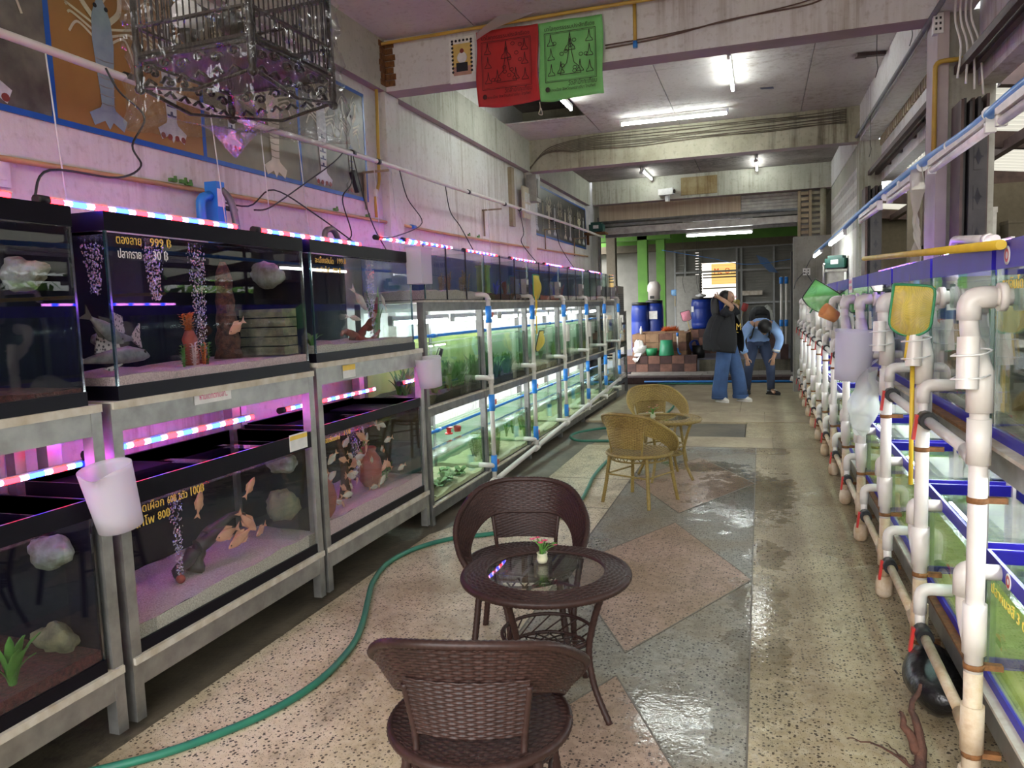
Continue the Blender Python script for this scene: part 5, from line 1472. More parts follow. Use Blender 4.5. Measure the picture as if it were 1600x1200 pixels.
def banner(label, y0, y1, z0, z1, mat, border=True):
    t = thing('shrimp_banner', label, 'banner', (XW, y0, z0), 0, 'shrimp banners on the left wall')
    MB().box((.0, 0, 0), (.006, y1 - y0, z1 - z0)).build('vinyl_sheet', mat, t)
    if border:
        w_ = .028; L, H_ = y1 - y0, z1 - z0
        MB().box((.006, 0, 0), (.008, L, w_)).build('border_strip', m_border, t); MB().box((.006, 0, H_ - w_), (.008, L, H_)).build('border_strip', m_border, t)
        MB().box((.006, L - w_, w_), (.008, L, H_ - w_)).build('border_strip', m_border, t)
    return t
b_ = banner('grey shrimp banner at the left picture edge', 1.82, 2.83, 2.55, 3.42, m_greyp); shrimp(b_, .66, .12, .74, .14, m_shw, m_navy, m_claw, .008, 1); shrimp(b_, .2, .1, .7, .12, m_shw, m_navy, m_claw, .008, 11)
b_ = banner('ochre banner with a big pale blue shrimp', 2.83, 3.84, 2.55, 3.42, m_ochre); shrimp(b_, .3, .12, .68, .13, m_shb, None, None, .008, 2); shrimp(b_, .74, .14, .7, .12, m_shw, m_navy, m_claw, .008, 3)
b_ = banner('olive banner with red tailed shrimp under the bird cage', 3.84, 4.84, 2.55, 3.42, m_olive); shrimp(b_, .24, .18, .72, .1, m_shw, m_navy, m_claw, .008, 4); shrimp(b_, .68, .1, .7, .14, m_antn, None, None, .008, 5)
b_ = banner('grey banner with two striped shrimp by the yellow conduit', 4.84, 5.80, 2.55, 3.42, m_greyp); shrimp(b_, .28, .12, .7, .13, m_shw, m_navy, m_claw, .008, 6); shrimp(b_, .7, .12, .7, .1, m_greyp, m_navy, m_claw, .008, 7)
m_darkp = plain('dark_print', (.07, .07, .06), (.03, .03, .03), 4, rough=.35)
b_ = banner('long dark banner with a row of pale shrimp on the far left wall', 10.68, 14.2, 2.69, 3.43, m_darkp)
for k in range(10): shrimp(b_, .2 + k * .345, .12, .56, .1, (m_shw, m_olive, m_antn)[k % 3], m_navy if k % 2 else None, None, .008, 20 + k, k % 2 == 0)

# ---------------------------------------------------------------- wall pipes and cables
t = thing('hanging_pipe', 'long white PVC pipe hung along the left wall', 'pipe', (0, 0, 0))
MB().tube(spline([(-2.9, 1.2, 2.79), (-2.9, 2.416, 2.80), (-2.9, 3.9, 2.785), (-2.9, 4.774, 2.81), (-2.9, 5.96, 2.84), (-2.9, 7.07, 2.848), (-2.9, 9.1, 2.886), (-2.88, 12, 2.93), (-2.85, 14.6, 2.93)], 6), .019, 12).build('pipe', m_pvc, t)
for k, y in enumerate((3.05, 5.2, 5.6, 7.6, 8.8, 9.4, 11, 12.4, 13.4)):
    MB().tube([(-2.9, y, 2.80 + (y - 3) * .013), (-2.9, y + .05, 2.80 + (y - 2.95) * .013)], .023, 10).build('black_tape', m_blackp, t)
for k, y in enumerate((2.62, 3.65, 4.1, 4.5, 5.55, 5.85, 8.2)):
    zz = 2.79 + max(0, y - 3) * .012
    MB().tube([(-2.9, y, zz), (-2.885 + .02 * (k % 2), y + .03, 2.1)], .0035, 5).build('cord', m_white, t)
# wooden brackets
for k, y in enumerate((5.75, 8.6, 11.3, 13.2)):
    t = thing('pipe_bracket', '%s thin wooden bracket from the camera under the white pipe' % ORD[k], 'bracket', (-3.09, y, 2.78 + .01 * k))
    MB().boxc((.1, -.02, 0), (.26, .02, .016)).build('arm', m_slab, t); MB().boxc((.01, -.02, -.15), (.016, .02, .3)).build('upright', m_slab, t)
t = thing('wall_conduit', 'old yellow conduit running along the left wall', 'pipe', (0, 0, 0))
MB().tube(spline([(-3.075, 1.0, 2.31), (-3.075, 2.49, 2.34), (-3.075, 3.5, 2.365), (-3.075, 5.99, 2.41), (-3.075, 7.4, 2.42), (-3.075, 10.1, 2.47), (-3.07, 14.2, 2.56)], 4), .0135, 10).build('pipe', m_conduito, t)
for y in (6.1, 6.55, 10.45): MB().tube([(-3.075, y, 2.412 + (y - 6) * .012), (-3.075, y + .1, 2.413 + (y - 6) * .012)], .019, 10).build('blue_coupling', m_bluepvc, t)
t = thing('corner_conduit', 'yellow conduit climbing the wall and bending along the ceiling', 'pipe', (0, 0, 0))
MB().tube(bend([(-3.06, 5.86, 2.43), (-3.06, 5.86, 2.62), (-3.06, 5.94, 2.72), (-3.06, 5.99, 3.86), (-3.0, 6.03, 3.88), (-1.2, 6.03, 3.895), (1.1, 6.03, 3.9)], .06, 5), .014, 10).build('pipe', m_conduit, t)
MB().tube([(-3.06, 5.86, 2.6), (-3.06, 5.87, 2.66)], .02, 10).build('white_coupling', m_pvc, t)
MB().tube([(-.9, 6.06, 3.9), (-.9, 6.06, 3.6)], .014, 10).build('drop_pipe', m_conduit, t); MB().tube([(-.9, 6.06, 3.62), (-.9, 6.06, 3.57)], .018, 10).build('blue_end', m_bluepvc, t)
# black cables
CB = [[(-2.88, 2.92, 2.80), (-2.85, 2.96, 2.70), (-2.8, 3.05, 2.6), (-2.8, 2.96, 2.45), (-2.75, 2.95, 2.35), (-2.65, 2.7, 2.25), (-2.52, 2.25, 2.2), (-2.49, 2.15, 2.09)],
      [(-2.9, 5.1, 2.82), (-2.88, 4.9, 2.7), (-2.86, 4.4, 2.45), (-2.8, 4.0, 2.28), (-2.8, 3.85, 2.25)],
      [(-2.9, 5.2, 2.83), (-2.88, 5.15, 2.6), (-2.85, 4.95, 2.45), (-2.85, 5.05, 2.2), (-2.8, 4.7, 2.12), (-2.6, 4.4, 2.1)],
      [(-2.9, 5.22, 2.83), (-2.88, 5.3, 2.55), (-2.85, 5.4, 2.3), (-2.8, 5.5, 2.12)],
      [(-3.05, 3.75, 2.33), (-2.95, 4.0, 2.3), (-2.9, 4.2, 2.42), (-2.85, 4.6, 2.3), (-2.7, 4.9, 2.1)],
      [(-2.9, 6.0, 2.85), (-2.86, 6.05, 2.6), (-2.8, 6.2, 2.4), (-2.62, 5.3, 2.2), (-2.6, 5.0, 2.17)],
      [(-2.9, 7.0, 2.86), (-2.88, 7.05, 2.6), (-2.8, 7.1, 2.45), (-2.7, 7.2, 2.2)],
      [(-2.9, 9.4, 2.88), (-2.88, 9.5, 2.6), (-2.85, 9.3, 2.45), (-2.7, 9.45, 2.2)],
      [(-2.9, 11.2, 2.9), (-2.88, 11.3, 2.6), (-2.8, 11.4, 2.4), (-2.65, 11.3, 2.2)],
      [(-3.05, 2.45, 2.2), (-3.0, 2.5, 2.1), (-2.98, 2.4, 2.12)]]
for k, c in enumerate(CB): wire(c, .005, m_blackp, 'black_cable', '%s black cable from the camera drooping by the left wall' % ORD[k])
# adapters and blocks on the wall
o = MB().boxc((0, 0, 0), (.035, .05, .16), rx=.5).build('power_adapter', m_blackp, None, (-2.92, 5.28, 2.63)); tag(o, 'black power adapter hanging from the white pipe', 'adapter')
t = thing('water_pump', 'blue plastic pump and pipe on the left wall above the tanks', 'pump', (-2.95, 3.72, 2.06))
MB().box((-.04, -.05, 0), (.04, .02, .34)).build('pump_body', m_bluepvc, t); MB().box((.04, -.045, .2), (.042, .015, .3)).build('label_plate', m_paper, t)
MB().tube(bend([(0, -.14, .02), (0, -.14, .24), (0, -.06, .26)], .04), .026, 10).build('elbow_pipe', m_bluepvc, t)
MB().tube(spline([(.03, .0, .3), (.06, .05, .22), (.06, .09, .02)]), .022, 8).build('grey_hose', m_steeld, t)
for z in (.2, .1): MB().tube([(.03, .02, z), (.05, .1, z - .01)], .014, 8).build('plug', m_blackp, t)
o = MB().tube(bend([(0, 0, 0), (0, 0, .14), (0, .12, .16), (0, .2, .06)], .05), .02, 10).build('grey_elbow', m_steeld, None, (-2.8, 4.6, 2.06)); tag(o, 'grey elbow pipe over the driftwood tank', 'pipe')
o = MB().box((0, 0, 0), (.02, .12, .14)).box((.02, .02, .03), (.024, .1, .11)).build('wall_switch', m_white, None, (-3.1, 2.43, 2.22)); tag(o, 'white wall switch at the left picture edge', 'switch')
for k, (y, z, m_) in enumerate(((3.5, 2.375, m_leaf), (3.58, 2.378, m_leaf), (3.62, 2.372, m_leaf), (5.2, 2.405, m_leaf), (5.7, 2.41, m_leaf), (8.0, 2.44, m_leaf), (8.3, 2.445, m_leaf))):
    o = MB().boxc((0, 0, 0), (.02, .05, .018)).boxc((0, .02, .015), (.012, .012, .02)).build('air_valve', m_, None, (-3.055, y, z + .016)); tag(o, '%s small green air valve along the yellow conduit' % ORD[k], 'valve', 'green air valves')
# electrical boxes on the far column
t = thing('meter_box', 'grey metal electrical box high on the left column', 'electrical box', (-3.03, 10.2, 3.08))
MB().box((0, 0, 0), (.14, .2, .36)).build('box_body', m_steel, t); MB().box((.14, .03, .05), (.15, .17, .3)).build('box_door', m_steeld, t)
t = thing('switch_panel', 'cream four gang switch panel below the electrical box', 'switch', (-3.03, 9.95, 2.84))
MB().box((0, 0, 0), (.03, .32, .42)).build('panel_plate', plain('cream_plastic', (.6, .52, .4), rough=.5), t)
for a in (0, 1):
    for b in (0, 1): MB().box((.03, .05 + a * .13, .07 + b * .15), (.04, .14 + a * .13, .19 + b * .15)).build('switch_plate', m_white, t)
o = MB().box((0, 0, 0), (.05, .12, .75)).build('cable_cover', m_slab, None, (-3.1, 9.6, 2.7)); tag(o, 'tan wooden cable cover on the left wall', 'cover')
# green air pumps
def air_pump(label, loc, rz):
    t = thing('air_pump', label, 'air pump', loc, rz)
    MB().prism([(-.13, -.11), (.13, -.11), (.13, .11), (-.13, .11)], .02, .15).prism([(-.1, -.08), (.1, -.08), (.1, .08), (-.1, .08)], .15, .19).build('pump_body', plain('pump_green', (.01, .075, .055), rough=.4), t)
    MB().box((-.11, -.09, 0), (.11, .09, .02)).build('pump_base', m_blackp, t); MB().box((-.05, -.112, .07), (.05, -.11, .13)).build('label_plate', m_white, t)
    return t
air_pump('green air pump on a shelf at the far left column', (-2.88, 14.2, 2.98), 0)
o = MB().box((-.2, -.15, -.03), (.2, .15, 0)).box((-.2, .1, -.2), (-.16, .15, -.03)).build('pump_shelf', m_rust, None, (-2.9, 14.2, 2.98)); tag(o, 'small rusty shelf carrying the far left air pump', 'shelf')
air_pump('green air pump on the grey stand at the right wall', (1.02, 11.7, 2.02), -.4)
t = thing('pump_stand', 'grey painted stand carrying the right air pump', 'stand', (1.0, 11.7, 1.785)); MB().box((-.14, -.16, .2), (.14, .16, .232)).build('stand_top', m_steel, t); MB().box((-.1, -.13, 0), (.1, .13, .2)).build('stand_body', m_steel, t)
o = MB().tube(bend([(0, 0, .27), (0, .1, .27), (0, .1, 0)], .03), .014, 8).build('outlet_pipe', m_pvc, None, (.85, 11.62, 1.83)); tag(o, 'white outlet pipe beside the right air pump', 'pipe')

# ---------------------------------------------------------------- flags and picture on the front beam
def flag(label, x0, x1, z0, z1, c, c2, seed):
    t = thing('printed_flag', label, 'flag', (x0, 6.03, z0)); L, H_ = x1 - x0, z1 - z0
    m = plain(('red_cloth', 'green_cloth')[seed % 2], c, c2, 6, rough=.65)
    def f(u, v):
        return (u * L + .006 * math.sin(v * 7 + seed), -.012 * math.sin(u * 11 + seed) * (.4 + .6 * (1 - v)) - .008 * math.sin(u * 5 + v * 6), v * H_ + .012 * (1 - v) * math.sin(u * 6 + seed))
    g_ = MB().grid(f, 26, 22); o = g_.build('cloth', m, t)
    sm = o.modifiers.new('thick', 'SOLIDIFY'); sm.thickness = .002
    ink = plain('flag_ink_%d' % seed, (.045, .035, .03) if seed % 2 else (.07, .012, .012), rough=.8)
    yo = -.026
    def line(pts, w_=.004):
        mm = MB(); q = [Vector((a, yo, b)) for a, b in pts]
        for i in range(len(q) - 1):
            a, b = q[i], q[i + 1]; d = (b - a).normalized(); n_ = Vector((-d.z, 0, d.x)) * w_ / 2
            mm.add([a - n_, b - n_, b + n_, a + n_] + [p + Vector((0, -.0008, 0)) for p in (a - n_, b - n_, b + n_, a + n_)], [(3, 2, 1, 0), (4, 5, 6, 7), (0, 1, 5, 4), (1, 2, 6, 5), (2, 3, 7, 6), (3, 0, 4, 7)])
        return mm
    fr = [(L * .1, H_ * .22), (L * .9, H_ * .22), (L * .9, H_ * .84), (L * .1, H_ * .84), (L * .1, H_ * .22)]
    line(fr).build('printed_frame', ink, t); line([(a + (L / 2 - a) * .05, b + (H_ * .53 - b) * .05) for a, b in fr], .002).build('printed_frame', ink, t)
    def stupa(cx, cz, s_):
        return line([(cx - s_ * .35, cz), (cx + s_ * .35, cz), (cx + s_ * .28, cz + s_ * .2), (cx + s_ * .12, cz + s_ * .35), (cx + s_ * .05, cz + s_ * .7), (cx, cz + s_ * 1.1), (cx - s_ * .05, cz + s_ * .7), (cx - s_ * .12, cz + s_ * .35), (cx - s_ * .28, cz + s_ * .2), (cx - s_ * .35, cz)], .005)
    stupa(L * .5, H_ * .3, .24).build('printed_stupa', ink, t); stupa(L * .5, H_ * .6, .12).build('printed_stupa', ink, t)
    for k, (a, b) in enumerate(((.2, .3), (.8, .3), (.2, .5), (.8, .5), (.2, .68), (.8, .68), (.35, .32), (.65, .32))): stupa(L * a, H_ * b, .08).build('printed_figure', ink, t)
    rr = random.Random(seed)
    for k in range(10):
        cx, cz = L * rr.uniform(.25, .75), H_ * rr.uniform(.3, .78); r_ = .016
        line([(cx + r_ * math.cos(a), cz + r_ * .8 * math.sin(a)) for a in [i * PI / 4 for i in range(9)]], .004).build('printed_mark', ink, t)
    lettering('นวโลกุตรธรรมประสิทธิ์เดช', .04, ink, t, ((L * .1, yo, H_ * .87), (1, 0, 0), (0, 0, 1)), L * .78)
    lettering('วัดสำนักกะเที่ยม', .05, ink, t, ((L * .46, yo, H_ * .155), (1, 0, 0), (0, 0, 1)), L * .44)
    lettering('อำเภอเมือง จังหวัดนครราชสีมา โทรศัพท์', .03, ink, t, ((L * .14, yo, H_ * .1), (1, 0, 0), (0, 0, 1)), L * .74)
    flatd = MB().ball((L * .13, yo, H_ * .13), (.018, .002, .02), 12, 6); flatd.build('printed_seal', ink, t)
    return t
flag('red cloth flag with dark print hanging from the front beam', -2.175, -1.66, 3.255, 3.85, (.5, .025, .025), (.38, .02, .02), 2)
flag('green cloth flag with black print hanging from the front beam', -1.65, -1.142, 3.25, 3.845, (.2, .56, .17), (.15, .46, .13), 3)
t = thing('framed_print', 'small poster of a seated figure taped to the front beam', 'poster', (-2.43, 6.074, 3.49))
MB().box((0, 0, 0), (.225, .004, .365)).build('poster_sheet', m_paper, t)
MB().box((.03, -.001, .07), (.195, 0, .31)).build('printed_ground', plain('print_yellow', (.7, .5, .15), rough=.6), t)
MB().box((.035, -.002, .06), (.19, -.001, .13)).build('printed_floor', plain('print_pink', (.5, .28, .22), rough=.6), t)
MB().ball((.112, -.002, .25), (.018, .001, .022), 10, 6).build('printed_head', m_claw, t); MB().ball((.112, -.002, .2), (.045, .001, .045), 12, 6).build('printed_shirt', m_white, t)
MB().box((.06, -.003, .09), (.16, -.002, .16)).build('printed_seat', m_ink, t)
for k in range(8):
    for xx in (.03, .195): MB().ball((xx, -.002, .09 + k * .032), (.011, .0012, .011), 8, 4).build('printed_dot', m_ink, t)
for k in range(6): MB().ball((.03 + k * .033, -.002, .335), (.011, .0012, .011), 8, 4).build('printed_dot', m_ink, t)
# loose plastic sheet corner above the flag
m = MB(); m.grid(lambda u, v: (-2.14 + .5 * u, 5.95 - .03 * math.sin(u * 5), 3.79 + .2 * u + .05 * (v - .5) * (1 + u * 1.5)), 12, 4)
tag(m.build('plastic_sheet', frosted('milky_plastic', (.7, .66, .68), .4, .2)), 'strip of milky plastic sheet hanging above the red flag', 'plastic sheet')
o = MB().tube(spline([(-1.66, 6.03, 3.25), (-1.655, 6.03, 3.2), (-1.67, 6.03, 3.16), (-1.64, 6.03, 3.15), (-1.65, 6.03, 3.2)]), .004, 6).build('tie_string', m_foam); tag(o, 'loop of string hanging between the two flags', 'string')
# wires clipped on the beam
wire([(-1.13, 6.07, 3.60), (-.7, 6.07, 3.62), (-.2, 6.07, 3.68), (.3, 6.07, 3.70), (.5, 6.07, 3.74), (.75, 6.07, 3.70), (1.0, 6.07, 3.78), (1.14, 6.07, 3.82)], .006, plain('brown_cable', (.12, .07, .05), rough=.6), 'beam_cable', 'brown cable pair sagging across the front beam')
wire([(-1.13, 6.06, 3.62), (-.6, 6.06, 3.64), (.2, 6.06, 3.71), (.6, 6.06, 3.78), (1.14, 6.06, 3.84)], .005, MATS['brown_cable'], 'beam_cable', 'upper brown cable crossing the front beam')
for k in range(9):
    z = 3.88 - k * .02
    wire([(-3.0, 10.3, 3.52 + k * .004), (-2.9 + k * .02, 10.32, 3.66 + k * .01), (-2.7 + k * .04, 10.33, 3.8 - k * .012), (-2.2, 10.34, z), (-1.5, 10.345, z + rnd.uniform(-.02, .02)), (-.8, 10.345, z + rnd.uniform(-.025, .02)), (0, 10.345, z + rnd.uniform(-.025, .02)), (.6, 10.345, z + rnd.uniform(-.02, .02)), (1.0, 10.345, z + .01)], .0055, m_gutter, 'old_wire', '%s old wire from the top along the streaked beam' % ORD[k], 'cable', 5, 5, None, 'old wires along the streaked beam')
# ---------------------------------------------------------------- ceiling lamps
GC = 'ceiling tube lamps'
tube_lamp((-1.65, 9.7, 3.85), (-.35, 9.7, 3.85), 'ceiling tube lamp lying across the second bay', GC, .016)
tube_lamp((-.27, 7.55, 3.85), (-.27, 8.72, 3.85), 'ceiling tube lamp pointing down the aisle', GC, .016)
tube_lamp((-2.02, 7.35, 3.84), (-2.02, 8.68, 3.84), 'ceiling tube lamp partly hidden by the green flag', GC, .016)
tube_lamp((-1.88, 13.25, 3.865), (-1.86, 14.2, 3.865), 'far ceiling tube lamp on the left', GC, .014)
tube_lamp((-.06, 13.05, 3.865), (-.05, 14.2, 3.865), 'far ceiling tube lamp on the right', GC, .014)
tube_lamp((-1.35, 15.13, 2.90), (-.13, 15.13, 2.90), 'tube lamp under the roller shutter housing', GC, .02)
tube_lamp((-1.37, 14.72, 3.13), (-.13, 14.72, 3.13), 'thin unlit tube on the shutter channel', GC, .012, m_tubeoff)
tube_lamp((-1.6, 3.4, 3.85), (-.4, 3.4, 3.85), 'ceiling tube lamp in the front bay above the tables', GC, .016)
tube_lamp((-1.6, .6, 3.85), (-.4, .6, 3.85), 'ceiling tube lamp in the front bay above the viewer', GC, .016)
for k, (x, y) in enumerate(((-1.89, 13.1), (-.06, 12.95))):
    o = MB().ball((0, 0, 0), .03, 12, 8).cyl((0, 0, .02), (0, 0, .1), .015, 8).build('small_bulb', m_white, None, (x, y, 3.82)); tag(o, '%s small white bulb holder beside the far tubes' % ORD[k], 'bulb')
# CCTV camera
t = thing('security_camera', 'white security camera on the far beam', 'camera', (-1.6, 14.2, 3.62), -.3)
MB().box((-.14, -.05, -.05), (.14, .05, .06)).build('camera_body', m_white, t); MB().cyl((.14, 0, 0), (.16, 0, 0), .035, 12).build('lens', m_blackp, t); MB().box((-.03, .0, -.16), (.03, .08, -.05)).build('mount', m_white, t)
# ---------------------------------------------------------------- bird cage wrapped in plastic
CGZ = 2.29
m_cage = plain('dark_cage_wood', (.012, .009, .009), (.022, .016, .015), 20, rough=.4, spec=.3)
CG = thing('bird_cage', 'dark wooden bird cage hanging from the ceiling', 'bird cage', (-1.52, 2.065, CGZ), -.03)
CG.scale = (1, 1, .55)
S2 = .20
for (a, b) in ((-1, -1), (1, -1), (1, 1), (-1, 1)):
    MB().lathe([(0, -.01), (.012, 0), (.016, .02), (.009, .04), (.013, .07), (.011, .2), (.016, .23), (.010, .26), (.010, .62), (0, .62)], 10, (a * S2, b * S2, 0)).build('corner_post', m_cage, CG)
for z, h_ in ((.185, .018), (.33, .012), (.6, .02)):
    for s_ in (-1, 1):
        MB().box((-S2, s_ * S2 - .007, z), (S2, s_ * S2 + .007, z + h_)).build('rail', m_cage, CG); MB().box((s_ * S2 - .007, -S2, z), (s_ * S2 + .007, S2, z + h_)).build('rail', m_cage, CG)
barm = MB().cyl((0, 0, .19), (0, 0, .61), .0028, 6).mesh('bar', m_cage)
for k in range(1, 18):
    q = -S2 + 2 * S2 * k / 18
    for p in ((q, -S2), (q, S2), (-S2, q), (S2, q)): obj('bar', barm, CG, (*p, 0))
# carved skirt panels: scrolls
for f_ in range(4):
    m = MB(); a = f_ * PI / 2; M4 = Matrix.Rotation(a, 4, 'Z')
    def put(x, z): return tuple(M4 @ Vector((x, -S2, z)))
    for k in range(6):
        cx = -S2 + .04 + k * .06
        m.tube([put(cx + (.024 - .0024 * i) * math.cos(i * .8), .11 + (.032 - .003 * i) * math.sin(i * .8) + .02 * (k % 2)) for i in range(10)], .006, 6)
        m.tube([put(cx - .02, .03), put(cx, .06), put(cx + .02, .03)], .007, 6)
    m.build('carved_skirt', m_cage, CG)
    m = MB(); m.tube([put(-S2, .03), put(-.1, .0), put(0, -.03), put(.1, 0), put(S2, .03)], .009, 6); m.tube([put(-S2, .165), put(S2, .165)], .008, 6); m.build('skirt_edge', m_cage, CG)
MB().box((-S2, -S2, .168), (S2, S2, .18)).build('floor_board', m_cage, CG)
MB().ball((-.13, -.06, .455), (.05, .05, .088), 16, 10).build('white_ball_cup', m_white, CG); MB().lathe([(0, .26), (.02, .26), (.012, .3), (.03, .34), (.034, .375), (0, .375)], 14, (-.13, -.06, 0)).build('cup_stand', m_blackp, CG)
MB().cyl((-S2, .02, .36), (S2, .02, .36), .009, 8).build('perch', m_cage, CG); MB().ball((-.02, .0, .43), (.045, .035, .07), 12, 8).build('dark_feeder', m_blackp, CG)
for (a, b) in ((-1, -1), (1, -1), (1, 1), (-1, 1)): MB().cyl((a * S2, b * S2, .61), (0, 0, .82), .006, 6).build('roof_bar', m_cage, CG)
MB().cyl((0, 0, .81), (0, 0, 2.96), .004, 6).build('hanging_wire', m_steel, CG)
# plastic wrap: wrinkled bag with drooping corners
tw = NT('shrink_wrap'); tr = tw.n('ShaderNodeBsdfTransparent'); tr.inputs[0].default_value = (.93, .93, .94, 1)
gl = tw.n('ShaderNodeBsdfGlossy'); gl.inputs['Roughness'].default_value = .04
nb = tw.bump(tw.noise(tw.pos((1, 1, .4)), 17, 3, .55), .8, .03); tw.l(nb, gl.inputs['Normal'])
lw_ = tw.n('ShaderNodeLayerWeight'); lw_.inputs[0].default_value = .35; tw.l(nb, lw_.inputs['Normal'])
mx = tw.n('ShaderNodeMixShader'); tw.l(tw.math('ADD', tw.math('MULTIPLY', lw_.outputs['Facing'], .36), .015, True), mx.inputs[0]); tw.l(tr.outputs[0], mx.inputs[1]); tw.l(gl.outputs[0], mx.inputs[2])
m_wrap = tw.done(mx.outputs[0])
m = MB()
def sq(u):
    a = (u % 1) * 4; k = int(a); t_ = a - k; c = [(-1, -1), (1, -1), (1, 1), (-1, 1), (-1, -1)]
    return Vector((lerp(c[k][0], c[k + 1][0], t_), lerp(c[k][1], c[k + 1][1], t_), 0)), min(t_, 1 - t_) * 2
def fw_(u, v):
    p, e = sq(u); s_ = S2 + .022
    z = lerp(-.02, .66, v); corner = max(0, 1 - e * 2.2)
    if v < .12: z -= (1 - v / .12) * (.05 + .13 * corner); 
    q = p * s_ * (1 + .05 * corner * max(0, 1 - v * 3)) ; q.z = z
    return q + Vector((1, 1, .3)) * .012 * noisev(q, 14, 3) + p * .008 * noisev(q, 40, 5)
m.grid(fw_, 96, 44)
def fb(u, v):
    p, e = sq(u); c = fw_(u, 0); k = v
    return c.lerp(Vector((0.06, -.06, -.2)), k) + Vector((0, 0, .02 * noisev((u * 9, v * 4, 1), 2) - .05 * math.sin(PI * k) * (1 - e) * .6))
m.grid(fb, 96, 10)
m.build('plastic_wrap', m_wrap, CG)
# ---------------------------------------------------------------- right side openings
m_dsteel = plain('dark_shutter_steel', (.05, .045, .045), (.03, .028, .03), 8, rough=.5, metal=.4)
m_brownst = plain('brown_shutter_steel', (.09, .055, .05), (.05, .032, .03), 8, rough=.55, metal=.3)
for i, (y0, y1, l) in enumerate(((-3, 6.0, 'near'), (6.35, 10.36, 'second'))):
    struct('trim_%d' % (6 + i), MB().box((1.39, y0, 3.0), (1.52, y1, 3.62)), m_beamw)
    t = thing('door_track', 'pair of dark steel door tracks over the %s right opening' % l, 'track', (1.3, y0 + .02, 3.08))
    for x in (-.04, .04): MB().box((x - .02, 0, 0), (x + .02, y1 - y0 - .04, .05)).build('track_bar', m_brownst, t)
    for k in range(5): MB().box((.02, .3 + k * (y1 - y0) / 5.5, .0), (.09, .36 + k * (y1 - y0) / 5.5, .03)).build('track_bracket', m_brownst, t)
def fold_door(label, x0, x1, y0, y1, h, n):
    t = thing('folding_door', label, 'door', (x0, y0, .0)); W = x1 - x0; D = y1 - y0
    for k in range(n):
        a = k / n; dz = .02 * math.sin(k * 2.3)
        MB().box((W * a, D * (.15 if k % 2 else 0), .02), (W * (a + .7 / n), D * (.95 if k % 2 else .8), h + dz)).build('door_leaf', m_dsteel if k % 3 else m_brownst, t)
    for k in range(3):
        MB().box((W * .45, -.012, 1.9 + k * .25), (W * .75, -.008, 2.05 + k * .25)).build('vent_plate', m_dsteel, t)
        MB().prism([(0, -.05), (.014, -.01), (.03, 0), (.014, .01), (0, .06), (-.014, .01), (-.03, 0), (-.014, -.01)], -.001, .001).build('cut_out_decal', m_ink, t, (W * .6, -.014, 1.98 + k * .25), 0, (PI / 2, 0, 0))  # black decal in place of a dark hole through the steel
    MB().box((W * .3, -.008, .05), (W * .9, 0, h - .15)).build('front_leaf', m_dsteel, t)
    return t
fold_door('folded dark steel shutter doors beside the near right column', 1.22, 1.385, 5.66, 5.99, 2.85, 7)
fold_door('folded brown steel shutter doors beyond the near right column', 1.2, 1.37, 6.38, 6.75, 2.86, 6)
fold_door('folded steel shutter doors before the far right column', 1.17, 1.36, 9.95, 10.34, 2.9, 5)
o = MB().tube([(1.115, 4.5, 3.47), (1.115, 10.75, 3.56)], .019, 10).build('grey_conduit', plain('grey_pipe', (.16, .16, .17), rough=.5)); tag(o, 'grey conduit pipe running along the right ceiling beam', 'pipe')
t = thing('corner_box', 'small white socket box at the near right column top', 'socket', (1.11, 6.0, 3.36)); MB().box((0, -.04, 0), (.06, .02, .13)).build('socket_body', m_white, t)
for k in range(6): MB().box((.01 + .025 * (k % 2), -.044, .02 + .035 * (k // 2)), (.022 + .025 * (k % 2), -.04, .035 + .035 * (k // 2))).build('socket_hole', m_ink, t)
o = MB().tube(bend([(1.4, 5.94, 3.17), (1.12, 5.94, 3.17), (1.12, 5.94, 2.5)], .05), .016, 10).build('yellow_downpipe', m_conduit); tag(o, 'yellow conduit bending down the near right column', 'pipe')
for k in range(4):
    wire([(1.22 + .03 * k, 5.8, 3.7), (1.2 + .03 * k, 5.78, 3.4), (1.23 + .035 * k, 5.75, 3.2), (1.21 + .05 * k, 5.74, 3.0 - .04 * k)], .007, m_white, 'white_cable', '%s white cable hanging by the near right column' % ORD[k], 'cable', 6, 6, None, 'white cables by the right column')
for k, (x, y, z) in enumerate(((1.08, 6.6, 3.9), (.95, 7.4, 3.9), (1.1, 9.0, 3.5))):
    wire([(x, y, z), (x, y, z - .25), (x + .01, y + .01, z - .34), (x - .01, y, z - .42)], .003, m_blackp, 'loose_wire', '%s thin loose wire hanging at the right ceiling' % ORD[k])
o = MB().tube([(1.37, 2.5, 3.2), (1.37, 5.9, 3.2)], .016, 10).build('yellow_conduit', m_conduit); tag(o, 'yellow conduit along the door track of the near opening', 'pipe')
o = MB().boxc((0, 0, 0), (.26, .06, .03), rz=.2).boxc((-.08, 0, 0), (.1, .07, .034), rz=.2).build('broken_board', m_brownst, None, (1.0, 8.2, 3.9)); tag(o, 'broken dark board end poking from the ceiling', 'board')
o = MB().prism([(0, 0), (.14, .02), (.15, .1), (.02, .07)], -.002, 0).build('torn_sheet', m_navy, None, (.0, 9.0, 3.918)); tag(o, 'dark torn patch hanging on the ceiling', 'patch')
